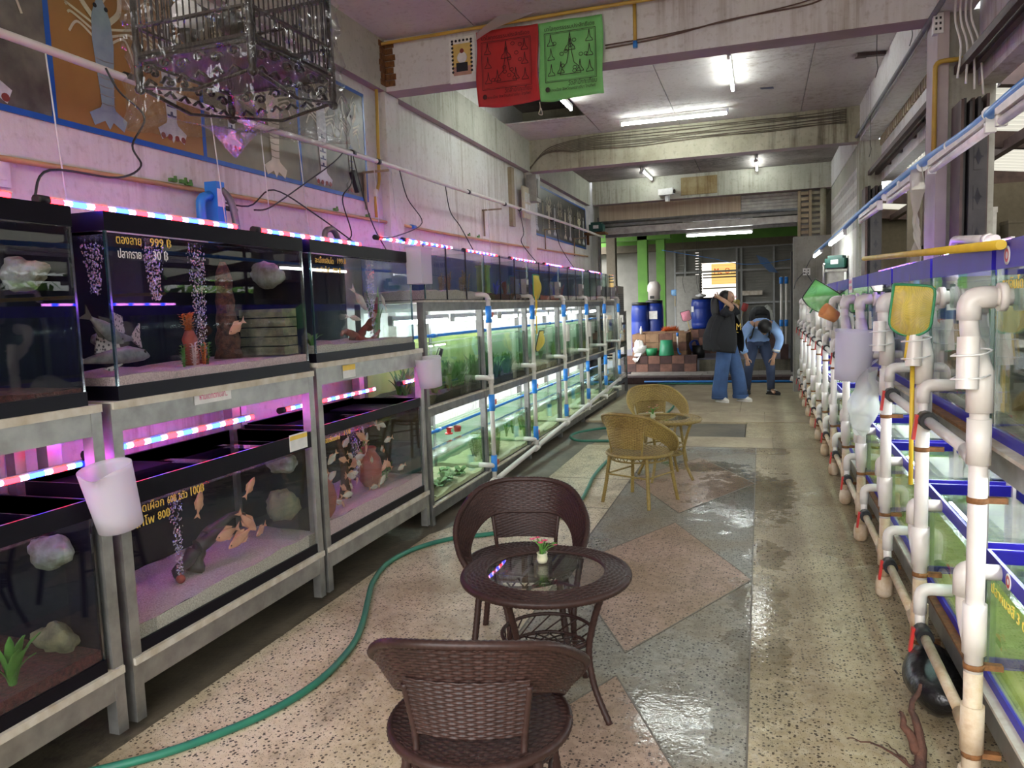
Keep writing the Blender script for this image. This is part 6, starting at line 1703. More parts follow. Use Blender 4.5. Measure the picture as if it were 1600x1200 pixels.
# wall socket at the end column
t = thing('wall_socket', 'white four hole wall socket on the end column', 'socket', (.7, 14.29, 2.03)); MB().box((0, -.03, 0), (.12, .01, .12)).build('socket_plate', m_white, t)
for a in (0, 1):
    for b in (0, 1): MB().cyl((.03 + .055 * a, -.032, .035 + .05 * b), (.03 + .055 * a, -.028, .035 + .05 * b), .012, 10).build('socket_hole', m_ink, t)
wire([(.72, 14.26, 2.08), (.6, 14.2, 1.95), (.55, 14.1, 1.8)], .006, m_blackp, 'black_cable', 'black cable dropping left from the wall socket')
wire([(.76, 14.26, 2.06), (.83, 14.1, 1.92), (.9, 13.9, 1.8)], .006, m_blackp, 'black_cable', 'black cable dropping right from the wall socket')
wire([(.75, 14.26, 2.15), (.78, 13.8, 2.25), (.78, 12.7, 2.3)], .006, m_blackp, 'black_cable', 'black cable rising from the wall socket to the tube lamps')

# ================================================================ BACK AREA
m_brick = plain('red_brown_brick', (.2, .095, .065), (.11, .055, .04), 9, rough=.85, bump=.3)
m_brickt = plain('tan_brick', (.3, .18, .1), (.2, .115, .065), 9, rough=.85, bump=.3)
m_brickd = plain('dark_brick', (.07, .035, .03), (.04, .022, .02), 9, rough=.85, bump=.3)
m_paver = plain('grey_paver', (.26, .235, .2), (.17, .15, .125), 9, rough=.8, bump=.3)
m_deck = concrete('blue_grey_deck', (.2, .2, .24), (.15, .15, .18), (.07, .07, .07), .5, .4)
m_green = plain('lime_green_paint', (.11, .29, .035), (.08, .22, .028), 3, rough=.6)
m_shut = plain('shutter_grey', (.2, .2, .175), (.15, .15, .13), 3, rough=.55)
m_frame = plain('frame_grey', (.3, .31, .3), rough=.5)
m_lint = plain('brown_lintel', (.14, .12, .085), rough=.8)
step = struct('floor_step', MB().box((-3.4, 15.96, -.2), (1.3, 17.5, .07)), m_brickd)
bm1 = [MB().box((0, 0, 0), (.222, .145, .038)).mesh('brick', m_) for m_ in (m_paver, m_brickd)]
for r_ in range(3):
    for k in range(18):
        x = -2.78 + k * .228 + (.1 if r_ % 2 else 0)
        if x > 1.0: continue
        obj('brick', bm1[0], step, (x, 16.42 + r_ * .35, .07 + .004 * rnd.random()), 0).scale = (1, 2.3, 1)
fb_ = MB().box((0, 0, 0), (.222, .42, .115)).mesh('brick', m_brickd)
for k in range(17): obj('brick', fb_, step, (-2.78 + k * .228, 15.96 - .012 * rnd.random(), -.005), 0)
deck = struct('floor_deck', MB().box((-3.6, 17.45, -.2), (1.4, 23.5, .36)), m_deck)
MB().box((-1.3, 17.42, .1), (1.0, 17.46, .36)).build('riser_face', concrete('mossy_riser', (.16, .145, .105), (.1, .09, .065), (.04, .04, .03), .6), deck)
def brick_planter(label, x0, x1, y0, y1, z0, z1, bw, bh, mats, t_=.1):
    t = thing('brick_planter', label, 'planter', (x0, y0, z0)); L, D, H_ = x1 - x0, y1 - y0, z1 - z0
    MB().box((.02, .02, 0), (L - .02, D - .02, H_ * .7)).build('core', m_gutter, t)
    nz = round(H_ / bh); hh = H_ / nz
    def row(n, z, fn):
        for k in range(n): fn(k)
    me = {}
    for j in range(nz):
        for side in ('f', 'b', 'l', 'r'):
            S_ = L if side in 'fb' else D - 2 * t_
            n = max(1, round(S_ / bw)); w_ = S_ / n
            for k in range(n):
                key = (side in 'fb', round(w_, 3), (j + k) % len(mats))
                if key not in me:
                    me[key] = (MB().box((.004, 0, .004), (w_ - .004, t_, hh - .004)) if key[0] else MB().box((0, .004, .004), (t_, w_ - .004, hh - .004))).mesh('brick', mats[key[2]])
                jx = rnd.uniform(-.006, .006)
                p = {'f': (k * w_, jx, j * hh), 'b': (k * w_, D - t_, j * hh), 'l': (jx, t_ + k * w_, j * hh), 'r': (L - t_ + jx, t_ + k * w_, j * hh)}[side]
                obj('brick', me[key], t, p)
    return t
brick_planter('large tan brick planter in front of the blue barrels', -2.82, -1.60, 17.62, 19.0, .36, .95, .29, .2, [m_brickt, m_brick, m_brickt])
brick_planter('low dark brick ledge below the green bucket', -2.95, -1.35, 17.28, 17.6, .11, .47, .29, .18, [m_brickd, m_brick])
brick_planter('dark brick planter under the right barrel', -1.75, -.35, 19.6, 20.9, .36, .96, .3, .2, [m_brickd, m_brickd, m_brick])
m_barrel = plain('blue_barrel', (.012, .04, .3), (.01, .03, .2), 3, rough=.35)
def barrel(label, x, y, z, r=.24, h=.82):
    t = thing('blue_barrel', label, 'barrel', (x, y, z), 0, 'blue plastic barrels')
    MB().lathe([(0, 0), (r * .86, 0), (r * .95, .04), (r, .12), (r * .97, .14), (r, .16), (r, h * .62), (r * .97, h * .64), (r, h * .66), (r * .98, h * .85), (r * .88, h * .96), (0, h * .96)], 24).build('barrel_body', m_barrel, t)
    MB().lathe([(r * .8, h * .94), (r * .92, h * .95), (r * .92, h), (0, h + .01)], 24).build('barrel_lid', m_blackp, t)
    return t
barrel('blue barrel next to the left row end', -2.86, 19.2, .36, .22, 1.32)
b2 = barrel('blue barrel with a white paper label', -2.53, 19.4, .36, .23, 1.36)
MB().boxc((.0, -.233, 1.0), (.2, .004, .2)).build('paper_label', m_paper, b2)
b3 = barrel('blue barrel standing on the dark brick planter', -1.44, 20.1, .965, .25, .78)
MB().boxc((-.2, -.16, .5), (.1, .004, .14), rz=-.9).build('paper_label', m_paper, b3); lump(-1.44, 20.1, 1.80, (.12, .1, .05), m_white, 'folded_cloth', 'white cloth lying on the right barrel', 'cloth', 9)
barrel('blue barrel half hidden behind the standing person', -1.05, 20.3, .965, .24, .78)
t = thing('white_machine', 'white plastic pump unit standing on the labelled barrel', 'pump unit', (-2.53, 19.4, 1.735)); MB().lathe([(0, 0), (.15, 0), (.15, .2), (.17, .22), (.16, .36), (.1, .45), (0, .46)], 18).build('unit_body', m_pvc, t); MB().box((-.08, -.17, .03), (.02, -.14, .1)).build('dark_panel', m_blackp, t)
# green bucket, bowl and bag
o = MB().lathe([(.165, 0), (.17, .012), (.13, .34), (0, .34), (0, .335), (.125, .335), (.16, .012)], 24).build('green_bucket', plain('bucket_green', (.03, .26, .12), (.025, .2, .1), 4, rough=.4), None, (-2.02, 17.44, .472)); tag(o, 'green plastic bucket upside down on the brick ledge', 'bucket')
o = MB().lathe([(0, 0), (.1, 0), (.14, .16), (.13, .16), (.09, .01), (0, .01)], 20).build('green_bowl', m_fgreen, None, (-2.36, 17.46, .47), 0, (0, 0, 0)); tag(o, 'dark green bowl beside the green bucket', 'bowl')
m = MB()
def fbg(u, v):
    a = u * 2 * PI; r_ = .16 * math.sin(PI * (.08 + .88 * v)) ** .6
    p = Vector((r_ * math.cos(a), r_ * .5 * math.sin(a), .33 * v - .02)); return p * (1 + .3 * noisev(p, 10, 3))
m.grid(fbg, 24, 14); m.add([(-.1, -.06, .02), (.06, -.1, .04), (-.02, -.2, -.14), (-.14, -.18, -.1), (-.08, -.17, -.17)], [(0, 1, 2, 3), (3, 2, 4)])
tag(m.build('white_bag', plain('white_bag', (.6, .6, .57), (.4, .4, .36), 20, rough=.4, bump=.6, bscale=25), None, (-2.62, 17.42, .5)), 'crumpled white plastic bag on the brick ledge', 'bag')
rr = random.Random(3); m = MB()
for k in range(260):
    a = rr.random() * 6.28; b = rr.uniform(0, 1.5); d = Vector((math.cos(a) * math.cos(b), math.sin(a) * math.cos(b), math.sin(b))); c = Vector((.1 * math.cos(a), .06 * math.sin(a), 0))
    m.cyl(c, c + d * rr.uniform(.08, .14), .006, 4, .002)
o = m.build('orange_mop', plain('orange_fibre', (.6, .12, .015), (.4, .07, .01), 20, rough=.8), None, (-1.98, 17.9, 1.0)); tag(o, 'bushy orange fibre mop on the brick planter', 'mop')
o['kind'] = 'stuff'
for k in range(3): MB().box((-2.7 + k * .36 + .1, 17.66, .95), (-2.7 + k * .36 + .14, 18.9, .99)).build('plank', m_brickd, bpy.data.objects['brick_planter'], ) if False else None
o = MB().box((0, 0, 0), (1.0, .06, .04)).build('plank', m_brickt, None, (-2.7, 18.2, .951), .05); tag(o, 'brown plank lying across the brick planter', 'plank')
o = MB().lathe([(0, 0), (.13, 0), (.15, .28), (.14, .28), (.12, .01), (0, .01)], 20).build('black_bucket', m_blackp, None, (-1.36, 18.1, .361)); tag(o, 'black bucket on the deck behind the standing person', 'bucket')
o = MB().lathe([(0, 0), (.03, 0), (.03, .12), (.012, .15), (.012, .18), (0, .18)], 12).build('small_bottle', m_white, None, (-2.62, 17.7, .951)); tag(o, 'small white bottle on the brick planter', 'bottle')
t = thing('blue_standpipe', 'blue and white standpipe in front of the brick planter', 'pipe', (-1.78, 17.52, .47)); MB().tube([(0, 0, .15), (0, 0, .45)], .018, 8).build('white_pipe', m_pvc, t); MB().tube([(0, 0, .42), (0, 0, .5)], .026, 8).build('blue_cap', m_bluepvc, t); MB().tube(spline([(0, 0, .16), (.02, 0, .05), (.07, 0, 0.015)]), .02, 8).build('blue_foot', m_bluepvc, t)
m = MB()
for k in range(4): m.tube([(.13 * math.cos(a) + .02 * k, .02 * math.sin(a * 3), .13 * math.sin(a)) for a in [i * PI / 8 for i in range(17)]], .014, 6)
tag(m.build('blue_coil', m_barrel, None, (-1.5, 18.4, .62), .9), 'blue coiled hose beside the brick planter', 'hose')
o = MB().tube([(-2.3, 15.85, .03), (.62, 15.85, .03)], .022, 8).build('blue_floor_pipe', m_bluepvc); tag(o, 'blue pipe lying along the foot of the brick step', 'pipe')
o = MB().tube(bend([(.55, 15.8, .09), (.7, 15.8, .05), (1.1, 15.8, .05)], .05), .05, 10).build('white_floor_pipe', m_pvc); tag(o, 'white drain elbow at the right end of the step', 'pipe')
hand_net('pink hand net leaning by the blue barrels', (-1.66, 18.7, 1.2), (0, -.25, 0), .22, .24, m_blackp, m_netp, m_conduit, .5)
hand_net('small blue hand net hung on the back frame', (-2.3, 22.13, 1.85), (0, 0, 0), .2, .16, m_bluepvc, m_netb, m_conduit, .3, .03)
hand_net('yellow hand net standing behind the bending person', (-.62, 20.7, 1.365), (0, .1, 0), .16, .3, m_yel, m_nety, m_conduit, .4)
hand_net('small red hand net standing behind the bending person', (-.42, 20.7, 1.365), (0, .3, 0), .14, .2, m_red, m_netr, m_conduit, .4)
# back wall
wb = struct('wall_back', MB().box((-6.5, 22.3, -.2), (-3.05, 22.5, 4.4)).box((-3.05, 22.3, 3.15), (1.6, 22.5, 4.4)).box((-3.05, 22.3, -.2), (-1.75, 22.5, 3.15)).box((-.6, 22.3, -.2), (1.6, 22.5, 3.15)).box((-1.75, 22.3, -.2), (-.6, 22.5, .9)), m_shut)
for k in range(36):
    z = .4 + k * .075
    for x0, x1 in ((-2.3, -1.56), (-.62, 1.3)):
        MB().box((x0, 22.26, z), (x1, 22.3, z + .06)).build('shutter_slat', m_shut, wb)
for z0, z1, m_ in ((3.12, 3.32, m_lint), (3.32, 4.1, m_green)): MB().box((-6.4, 22.1, z0), (1.5, 22.28, z1)).build('lintel_band', m_, wb)
for x in (-2.3, -2.02, -.62, -.5, .35): MB().box((x - .025, 22.17, .36), (x + .025, 22.22, 3.12)).build('frame_post', m_frame, wb)
for z in (1.55, 2.45, 3.08): MB().box((-2.3, 22.15, z), (1.3, 22.19, z + .05)).build('frame_rail', m_frame, wb)
MB().box((-2.26, 22.1, .4), (-1.62, 22.14, 2.38)).build('door_panel', plain('pale_panel', (.36, .35, .31), rough=.7), wb)
MB().box((-.48, 22.1, 1.78), (.05, 22.13, 1.9)).build('strip_sign', m_foam, wb)
wn = struct('window_1', MB().box((-1.75, 22.55, .9), (-.55, 22.57, 3.12)), emit('daylight_glow', (1.0, .93, .82), .8))  # glowing sheet stands in for daylight behind the window
for z in (2.38, 2.30, 2.0, 1.6): MB().box((-1.55, 22.4, z), (-.6, 22.43, z + .035)).build('window_bar', m_lint, wn)
for k in range(22): MB().box((-1.55, 22.44, 1.0 + k * .082), (-.6, 22.45, 1.003 + k * .082)).build('shade_slat', m_frame, wn)
for x in (-1.62, -.6): MB().box((x - .03, 22.3, .9), (x + .03, 22.45, 3.12)).build('window_frame', m_frame, wn)
MB().box((-1.6, 22.3, 2.72), (-.6, 22.32, 3.12)).build('window_blind', m_shut, wn)
sgn = tag(MB().box((-1.32, 22.5, 2.12), (-.56, 22.52, 2.7)).build('shop_sign', emit('yellow_sign_glow', (1.0, .62, .2), .5)), 'yellow glowing sign with red letters in the back window', 'sign')  # emission stands in for daylight on the board
m_redl = emit('red_letter_glow', (.8, .012, .01), .35)  # letters emit so that their red shows in weak light
lettering('Me-O', .22, m_redl, sgn, ((-1.25, 22.495, 2.42), (1, 0, 0), (0, 0, 1)), .42)
lettering('แมว', .1, m_lint, sgn, ((-.78, 22.495, 2.4), (1, 0, 0), (0, 0, 1)), .18)
sg2 = tag(MB().box((-1.4, 22.46, 1.3), (-.6, 22.48, 1.95)).build('notice_board', emit('white_sign_glow', (1, .9, .85), .55)), 'pale notice with red print low in the back window', 'sign')  # notice glows too, in place of daylight on it
lettering('L', .16, m_redl, sg2, ((-1.36, 22.455, 1.6), (1, 0, 0), (0, 0, 1)), .12)
lettering('CATDI', .1, m_redl, sg2, ((-.95, 22.455, 1.72), (1, 0, 0), (0, 0, 1)), .32)
# green columns and side walls
for x0, x1, y in ((-3.05, -2.8, 20.2), (-2.58, -2.36, 20.3), (-3.35, -3.15, 17.5)):
    struct('column_green', MB().box((x0, y, .3), (x1, y + .25, 3.7)), m_green if x0 > -3.2 else m_lint)
struct('trim_8', MB().box((-6.4, 20.2, 3.3), (-2.2, 20.5, 3.9)), m_green)
struct('wall_side', MB().box((1.3, 14.65, -.2), (1.5, 23, 4.0)), m_lint)
struct('ceiling_sky_block', MB().box((-4.3, 14.9, 3.72), (1.6, 22.6, 3.9)), m_lint)  # slab added to block the sky; left edge set to trim the daylight
struct('floor_annex', MB().box((-6.5, 15.6, -.2), (-3.4, 22.4, .1)), m_gutter)
# right end of the back area
o = MB().box((0, 0, 0), (.11, .2, 2.5)).build('black_post', m_blackp, None, (.6, 17.0, .11)); tag(o, 'tall black post near the end column', 'post')
o = MB().box((0, 0, 0), (.09, .12, 1.95)).build('green_post', m_green, None, (.62, 15.6, .0)); tag(o, 'lime green post before the end column', 'post')
t = thing('pipe_manifold', 'white upright pipes with blue fittings by the black post', 'pipe', (.42, 17.3, .36))
for k in range(2):
    MB().tube([(.1 * k, 0, .3), (.1 * k, 0, 1.75)], .025, 8).build('pipe', m_pvc, t)
    for z in (.7, 1.6): MB().tube([(.1 * k, 0, z), (.1 * k, 0, z + .14)], .04, 8).build('blue_fitting', m_bluepvc, t)
MB().box((-.02, -.1, 0), (.14, .1, .32)).build('base_block', m_brickd, t)
lump(.15, 19.5, 1.19, (.14, .1, .3), m_bag, 'clear_bag', 'bundle of clear plastic bags at the back', 'bag', 12)
o = MB().box((-.2, -.15, 0), (.2, .15, .55)).build('crate', m_brickd, None, (.15, 19.5, .36)).modifiers; 
tag(bpy.data.objects['crate'], 'dark crate under the clear plastic bags', 'crate')
wire([(-2.4, 20.1, 3.0), (-1.2, 19.8, 2.72), (-.2, 19.5, 2.5), (1.3, 19.3, 2.65)], .006, m_bluepvc, 'blue_line', 'thin blue line strung across the back room')
o = MB().prism([(0, 0), (.25, -.1), (.5, -.45), (.3, -.42), (.1, -.2)], -.004, .004).build('blue_fan_blade', plain('fan_blue', (.04, .1, .22), rough=.5), None, (-.1, 19.5, 2.72), 0, (PI / 2, 0, 0)); tag(o, 'dark blue curved blade hanging in the back room', 'blade')
for k, x in enumerate((-1.9, -1.55, -1.5)):
    wire([(x, 20.4, 3.72), (x, 20.4, 3.0), (x + .03, 20.4, 2.6), (x - .02, 20.4, 2.2), (x + .04, 20.4, 1.9)], .004, m_blackp, 'hanging_cable', '%s cable hanging before the back panel' % ORD[k])
# ---------------------------------------------------------------- outside on the right
m_corr = frosted('corrugated_sheet', (.4, .38, .31), .0, .5)
t = thing('outside_roof', 'corrugated lean-to roof on steel beams outside the right opening', 'roof', (1.9, -4.0, 0))  # near stretch of roof, out of view, added to cut sky light
m = MB(); m.grid(lambda u, v: (u * 6.0, v * 26, 3.35 - .12 * u * 6 + .03 * math.sin(v * 26 / .2 * 2 * PI)), 4, 780)
m.build('corrugated_sheet', m_corr, t)
for k in range(11): MB().boxc((3.0, 1.2 + k * 2.4, 2.86), (6.4, .1, .16), ry=.12).build('roof_beam', m_brownst, t)
for k in range(4): MB().boxc((.5 + k * 1.7, 13, 3.16 - .12 * (.5 + k * 1.7)), (.08, 26, .1)).build('purlin', m_brownst, t)
for k in range(3): MB().box((5.6, 3 + k * 5, -.1), (5.72, 3.12 + k * 5, 2.5)).build('roof_post', m_brownst, t)
struct('fence_outside', MB().box((6.2, -4, -.2), (6.3, 24, 2.2)), plain('dark_green_fence', (.03, .045, .03), (.02, .03, .02), 3, rough=.7))  # near stretch of fence added as well, to darken the outside
m = MB(); rr = random.Random(5)
for k in range(1500):
    c = Vector((rr.uniform(7.5, 9), rr.uniform(2, 26), rr.uniform(1.2, 3.4))); e = Vector((rr.uniform(-1, 1), rr.uniform(-1, 1), rr.uniform(-1, 1))).normalized() * .22; f_ = e.orthogonal().normalized() * .1
    m.add([c - e, c + f_, c + e, c - f_], [(0, 1, 2, 3)])
o = m.build('hedge', plain('hedge_green', (.16, .32, .04), (.08, .2, .02), 2, rough=.6)); tag(o, 'bright green hedge beyond the outside fence', 'hedge', None, 'stuff')
struct('wall_light_block', MB().box((1.6, 16.5, -.2), (6.2, 16.7, 3.5)), m_lint)  # dark wall added to close the far end and keep sky light out
# dark clutter beyond the second right opening
t = thing('storage_shelf', 'dark storage shelf crowded with boxes outside the second right opening', 'shelf', (1.95, 10.9, -.1))
for z in (.8, 1.6, 2.3): MB().box((0, 0, z), (1.4, .5, z + .04)).build('shelf_board', m_brownst, t)
for x in (0, 1.36):
    for y in (0, .46): MB().box((x, y, 0), (x + .04, y + .04, 3.0)).build('upright', m_brownst, t)
MB().box((-.1, .5, 0), (1.6, .55, 3.1)).build('back_sheet', m_lint, t)
for k, (x, z, w_, h_, m_) in enumerate(((.1, 1.64, .3, .35, m_blackp), (.5, 1.64, .35, .28, m_brickt), (.95, 1.64, .3, .4, m_steeld), (.12, 2.34, .4, .3, m_brownst), (.62, 2.34, .2, .42, m_white), (.95, 2.34, .3, .25, m_lint), (.15, .84, .4, .4, m_blackp))):
    o = MB().box((0, 0, 0), (w_, .35, h_)).box((-.008, -.008, h_ * .85), (w_ + .008, .358, h_ + .004)).build('storage_box', m_, None, (1.95 + x, 10.95, -.1 + z + .002)); tag(o, '%s box on the dark outside shelf' % ORD[k], 'box')

# ================================================================ PEOPLE
m_skin = plain('warm_skin', (.5, .29, .19), (.44, .25, .16), 8, rough=.5)
m_hair = plain('black_hair', (.012, .010, .010), rough=.45)
m_jean = plain('blue_denim', (.045, .095, .22), (.03, .065, .16), 6, rough=.85, bump=.3, bscale=60)
m_jeand = plain('dark_denim', (.022, .035, .075), (.05, .07, .13), 4, rough=.85)
m_tee = plain('charcoal_cotton', (.022, .024, .03), (.016, .017, .022), 6, rough=.9)
m_jack = plain('black_jacket', (.007, .007, .009), rough=.8)
m_shirt = plain('light_blue_cotton', (.3, .46, .78), (.24, .38, .68), 6, rough=.85)
m_shoew = plain('white_canvas', (.7, .68, .62), rough=.7)
def skin_body(name, V, E, mat, parent, root=0, sub=2):
    me = bpy.data.meshes.new(name); me.from_pydata([v[0] for v in V], E, []); me.materials.append(mat)
    o = obj(name, me, parent); mo = o.modifiers.new('skin', 'SKIN'); mo.use_smooth_shade = True
    sv = me.skin_vertices[0].data
    for i, v in enumerate(V):
        r = v[1]; sv[i].radius = (r, r) if not isinstance(r, tuple) else r
        sv[i].use_root = (i == root)
    s_ = o.modifiers.new('sub', 'SUBSURF'); s_.levels = sub; s_.render_levels = sub
    return o
def chain(V, E, start, pts):
    k = start
    for p, r in pts:
        V.append((p, r)); E.append((k, len(V) - 1)); k = len(V) - 1
    return k
def hand(V, E, wrist, d, side, curl, s_=1.0):
    """palm and five fingers from wrist index along d; side = thumb direction; curl = bending direction"""
    w0 = Vector(V[wrist][0]); d = Vector(d).normalized(); sd = Vector(side).normalized(); cu = Vector(curl).normalized()
    p = chain(V, E, wrist, [(w0 + d * .05 * s_, .024 * s_)])
    pc = Vector(V[p][0])
    for k, (off, L) in enumerate(((.026, .072), (.009, .08), (-.009, .074), (-.026, .058))):
        b = pc + sd * off * s_ + d * .03 * s_
        chain(V, E, p, [(b, .0095 * s_), (b + (d * .75 + cu * .5).normalized() * L * .5 * s_, .0085 * s_), (b + (d * .5 + cu * .7) * L * s_, .007 * s_)])
    b = w0 + d * .02 * s_ + sd * .03 * s_
    chain(V, E, wrist, [(b, .011 * s_), (b + (sd * .7 + d * .6).normalized() * .04 * s_, .009 * s_), (b + (sd * .6 + d * .9 + cu * .5) * .055 * s_, .008 * s_)])
def head(par, c, r, face, hair_m, skin_m, tilt=(0, 0, 0)):
    """head with face looking along +y local after rotation face"""
    t = obj('head', None, par, c, 0, (tilt[0], tilt[1], face))
    m = MB(); m.ball((0, 0, 0), (r * .78, r * .92, r * 1.1), 18, 14)
    vv = []
    for v in m.v:
        p = Vector(v)
        if p.z < 0: p.x *= 1 + .25 * p.z / r; p.y *= 1 + .1 * p.z / r
        vv.append(tuple(p))
    m.v = vv
    m.tube([(0, r * .86, r * .08), (0, r * 1.02, -r * .16), (0, r * .9, -r * .24)], [r * .06, r * .13, r * .05], 8)
    for s_ in (-1, 1): m.ball((s_ * r * .77, -r * .05, -r * .08), (r * .1, r * .16, r * .24), 8, 6)
    hd = m.build('face', skin_m, t)
    for s_ in (-1, 1):
        MB().ball((s_ * r * .3, r * .83, r * .06), (r * .12, r * .06, r * .07), 8, 6).build('eye', m_ink, hd)
        MB().boxc((s_ * r * .3, r * .86, r * .24), (r * .3, r * .06, r * .06), ry=s_ * .1).build('eyebrow', hair_m, hd)
    MB().ball((0, r * .8, -r * .5), (r * .26, r * .07, r * .06), 10, 6).build('mouth', m_claw, hd)
    return t
# ---- standing person
W = thing('person', 'standing person in dark T-shirt and wide blue jeans, one arm raised to the head', 'person', (-.53, 12.9, 0), -.25)
V = [((0, 0, .95), .12)]; E = []
a = chain(V, E, 0, [((0, 0, 1.12), .11), ((.0, 0, 1.32), .125), ((.0, 0, 1.45), .1)]); ch = a
nk = chain(V, E, ch, [((.015, 0, 1.54), .05), ((.03, 0, 1.60), .055)])
for s_, k1, an, toe in ((-1, (-.05, -.09, .5), (-.09, -.1, .09), (.04, -.15, .035)), (1, (.16, .08, .5), (.2, .08, .1), (.33, .03, .035))):
    chain(V, E, 0, [((0.0, s_ * .09, .88), .085), (k1, .055), (an, .04), (toe, .032)])
k = chain(V, E, ch, [((.03, -.15, 1.43), .055), ((.17, -.2, 1.53), .042), ((.03, -.19, 1.64), .036), ((-.09, -.13, 1.70), .027)])
hand(V, E, k, (-.6, .5, .25), (.2, 0, .9), (-.2, .8, 0), .95)
k = chain(V, E, ch, [((.02, .16, 1.43), .055), ((.13, .24, 1.53), .042), ((-.06, .16, 1.64), .032), ((-.12, .1, 1.68), .026)])
hand(V, E, k, (-.5, -.5, .1), (.2, 0, .9), (0, -.8, 0), .9)
skin_body('body', V, E, m_skin, W)
hd = head(W, (.045, 0, 1.685), .098, -PI / 2 - .25, m_hair, m_skin, (-.1, 0, 0))
m = MB(); m.ball((-.012, 0, 1.705), (.105, .098, .108), 16, 12); m.v = [v if v[0] < .06 else (.06, v[1], max(v[2], 1.72)) for v in m.v]
m.tube(spline([(-.1, 0, 1.70), (-.17, -.02, 1.66), (-.17, -.03, 1.5), (-.13, -.03, 1.36), (-.12, -.03, 1.28)]), [.04 + .028 * math.sin(i / 24 * PI) for i in range(25)], 10)
m.build('hair', m_hair, W)
m = MB()
m.tube([(0.0, 0, 1.50), (0, 0, 1.46), (0, 0, 1.40), (.0, 0, 1.25), (-.0, 0, 1.05), (.0, 0, .84)], [.07, .15, .19, .2, .21, .225], 22, True, (.68, 1))
for s_ in (-1, 1): m.tube([(.01, s_ * .13, 1.43), (.06, s_ * .17, 1.455), (.12, s_ * .2, 1.50)], [.085, .085, .092], 14, True)
sh_ = m.build('t_shirt', m_tee, W)
lettering('M', .16, m_yellowink, sh_, ((.165, -.03, 1.16), (.25, 1, 0), (0, 0, 1)), .14)
MB().tube([(.158, .02, 1.13), (.162, .1, 1.12)], .006, 6).build('print_line', m_yellowink, sh_)
# wide jeans
m = MB()
m.tube([(0, 0, .99), (0, 0, .9), (0.0, 0, .82)], [.155, .175, .17], 20, True, (.9, 1))
m.tube([(0.0, -.085, .9), (-.03, -.095, .66), (-.06, -.1, .42), (-.09, -.1, .2), (-.09, -.1, .055)], [.125, .118, .115, .12, .13], 16)
m.tube([(0.02, .08, .9), (.09, .085, .66), (.16, .085, .42), (.19, .08, .2), (.2, .08, .06)], [.125, .118, .11, .115, .12], 16)
m.build('jeans', m_jean, W)
for y, x, z in ((-.1, -.09, .05), (.08, .2, .055)): MB().lathe([(.125, 0), (.13, .035), (.124, .06)], 16, (x, y, z)).build('jean_cuff', m_jean, W)
def shoe(par, loc, rz, mat, sole, L=.26):
    m = MB(); m.tube([(-.35 * L, 0, .05), (-.1 * L, 0, .06), (.25 * L, 0, .045), (.48 * L, 0, .034), (.6 * L, 0, .03)], [.045, .05, .045, .036, .012], 12, True, (.8, 1)); s_ = m.build('shoe', mat, par, loc, rz)
    MB().prism([(-.42 * L, -.035), (.1 * L, -.045), (.5 * L, -.035), (.62 * L, 0), (.5 * L, .035), (.1 * L, .045), (-.42 * L, .035)], 0, .022).build('shoe_sole', sole, s_)
    MB().boxc((.22 * L, 0, .085), (.07, .02, .01), ry=.3).build('laces', m_white, s_)
shoe(W, (-.05, -.12, 0), -.5, m_shoew, m_shoew); shoe(W, (.25, .07, 0), -.3, m_shoew, m_shoew)
# open jacket sliding off the shoulders
m = MB()
def fj(u, v):
    a = lerp(.62, 2 * PI - .62, u); z = lerp(1.44, .80 + .06 * math.sin(u * PI), v)
    r0 = lerp(.17, .30, min(1, v * 1.3)) + .05 * math.sin(PI * v) + .05 * max(0, math.cos(a - PI)) * v
    p = Vector((math.cos(a) * r0 * .92 - .03, math.sin(a) * r0, z))
    return p + Vector((.7, .7, 0)) * .03 * noisev(p, 6, 5)
m.grid(fj, 36, 18); jk = m.build('jacket', m_jack, W); sm_ = jk.modifiers.new('thick', 'SOLIDIFY'); sm_.thickness = .014
for s_ in (-1, 1): MB().tube(spline([(-.02, s_ * .2, 1.38), (-.08, s_ * .28, 1.2), (-.1, s_ * .3, .98), (-.06, s_ * .29, .85)]), [.075] * 19, 12).build('jacket_sleeve', m_jack, jk)
# ---- bending person
B = thing('person', 'person in a light blue shirt and black backpack bending over with hands on knees', 'person', (-.03, 13.85, 0), .12)
V = [((0, .1, .93), .115)]; E = []
ch = chain(V, E, 0, [((0, -.02, 1.08), .11), ((0, -.18, 1.2), .125), ((0, -.3, 1.25), .1)])
chain(V, E, ch, [((0, -.38, 1.235), .052), ((.01, -.43, 1.2), .055)])
for s_ in (-1, 1):
    chain(V, E, 0, [((s_ * .095, .08, .88), .085), ((s_ * .18, -.08, .5), .056), ((s_ * .2, .02, .09), .04), ((s_ * .25, -.13, .035), .032)])
    k = chain(V, E, ch, [((s_ * .18, -.28, 1.22), .058), ((s_ * .31, -.2, .96), .044), ((s_ * .24, -.17, .7), .034), ((s_ * .22, -.16, .65), .027)])
    hand(V, E, k, (-s_ * .15, -.12, -.9), (-s_ * 1, 0, 0), (0, .5, -.3), 1.05)
skin_body('body', V, E, m_skin, B)
head(B, (.03, -.5, 1.16), .105, PI - .15, m_hair, m_skin, (-.85, 0, 0))
m = MB(); m.ball((.03, -.535, 1.195), (.116, .112, .118), 16, 12)
m.v = [tuple(Vector(v) + Vector((1, 1, 1)) * .012 * noisev(v, 22, 2)) for v in m.v]
m.build('hair', m_hair, B)
m = MB()
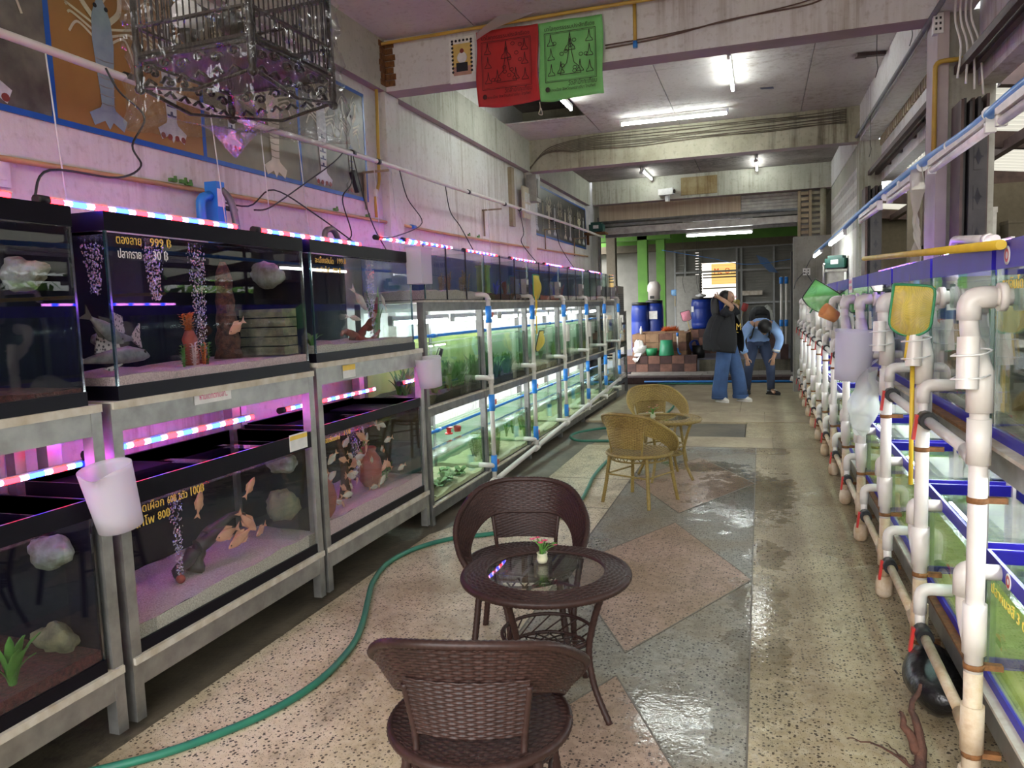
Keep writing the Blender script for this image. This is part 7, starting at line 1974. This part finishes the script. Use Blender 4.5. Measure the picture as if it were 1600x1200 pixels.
m.tube([(0, .13, .86), (0, .06, 1.0), (0, -.08, 1.12), (0, -.24, 1.22), (0, -.33, 1.245), (0, -.37, 1.24)], [.17, .185, .19, .19, .14, .08], 20, True, (.72, 1.05))
for s_ in (-1, 1): m.tube(spline([(s_ * .14, -.28, 1.22), (s_ * .24, -.25, 1.12), (s_ * .315, -.2, .95), (s_ * .25, -.18, .74)], 4), [.095, .092, .088, .085, .08, .076, .072, .07, .068, .065, .06, .058, .056], 14)
s1_ = m.build('shirt', m_shirt, B)
for s_ in (-1, 1): MB().tube([(s_ * .265, -.185, .79), (s_ * .258, -.182, .755)], .064, 14).build('shirt_cuff', m_white if s_ > 0 else m_shirt, s1_)
m = MB(); m.tube([(-.09, -.36, 1.17), (0, -.41, 1.14), (.09, -.36, 1.17)], .025, 8); m.build('shirt_collar', m_shirt, s1_)
m = MB(); m.tube([(0, .12, .97), (0, .11, .9), (0, .09, .82)], [.15, .165, .15], 18, True, (.9, 1))
for s_ in (-1, 1): m.tube([(s_ * .085, .08, .88), (s_ * .14, -.02, .66), (s_ * .18, -.085, .49), (s_ * .19, -.03, .3), (s_ * .2, .02, .09)], [.108, .092, .078, .07, .062], 14)
m.build('jeans', m_jeand, B)
shoe(B, (-.22, -.03, 0), -PI / 2 - .5, m_blackp, m_blackp, .28); shoe(B, (.22, -.03, 0), -PI / 2 + .7, m_blackp, m_blackp, .28)
bpk = obj('backpack', None, B, (0, -.1, 1.27), 0, (.62, 0, 0))
m = MB(); m.tube([(0, -.2, .08), (0, -.12, .1), (0, .08, .11), (0, .22, .08)], [.1, .165, .17, .12], 16, True, (.62, 1)); m.build('pack_body', m_jack, bpk)
m = MB(); m.tube([(0, -.1, .2), (0, .1, .2)], [.1, .1], 10, True, (.5, 1)); m.build('pack_pocket', m_jack, bpk)
for s_ in (-1, 1): MB().tube(spline([(s_ * .1, -.2, .12), (s_ * .13, -.27, .0), (s_ * .15, -.2, -.2), (s_ * .15, .05, -.22), (s_ * .14, .15, .02)]), .02, 8, True, (1.4, .6)).build('pack_strap', m_jack, bpk)
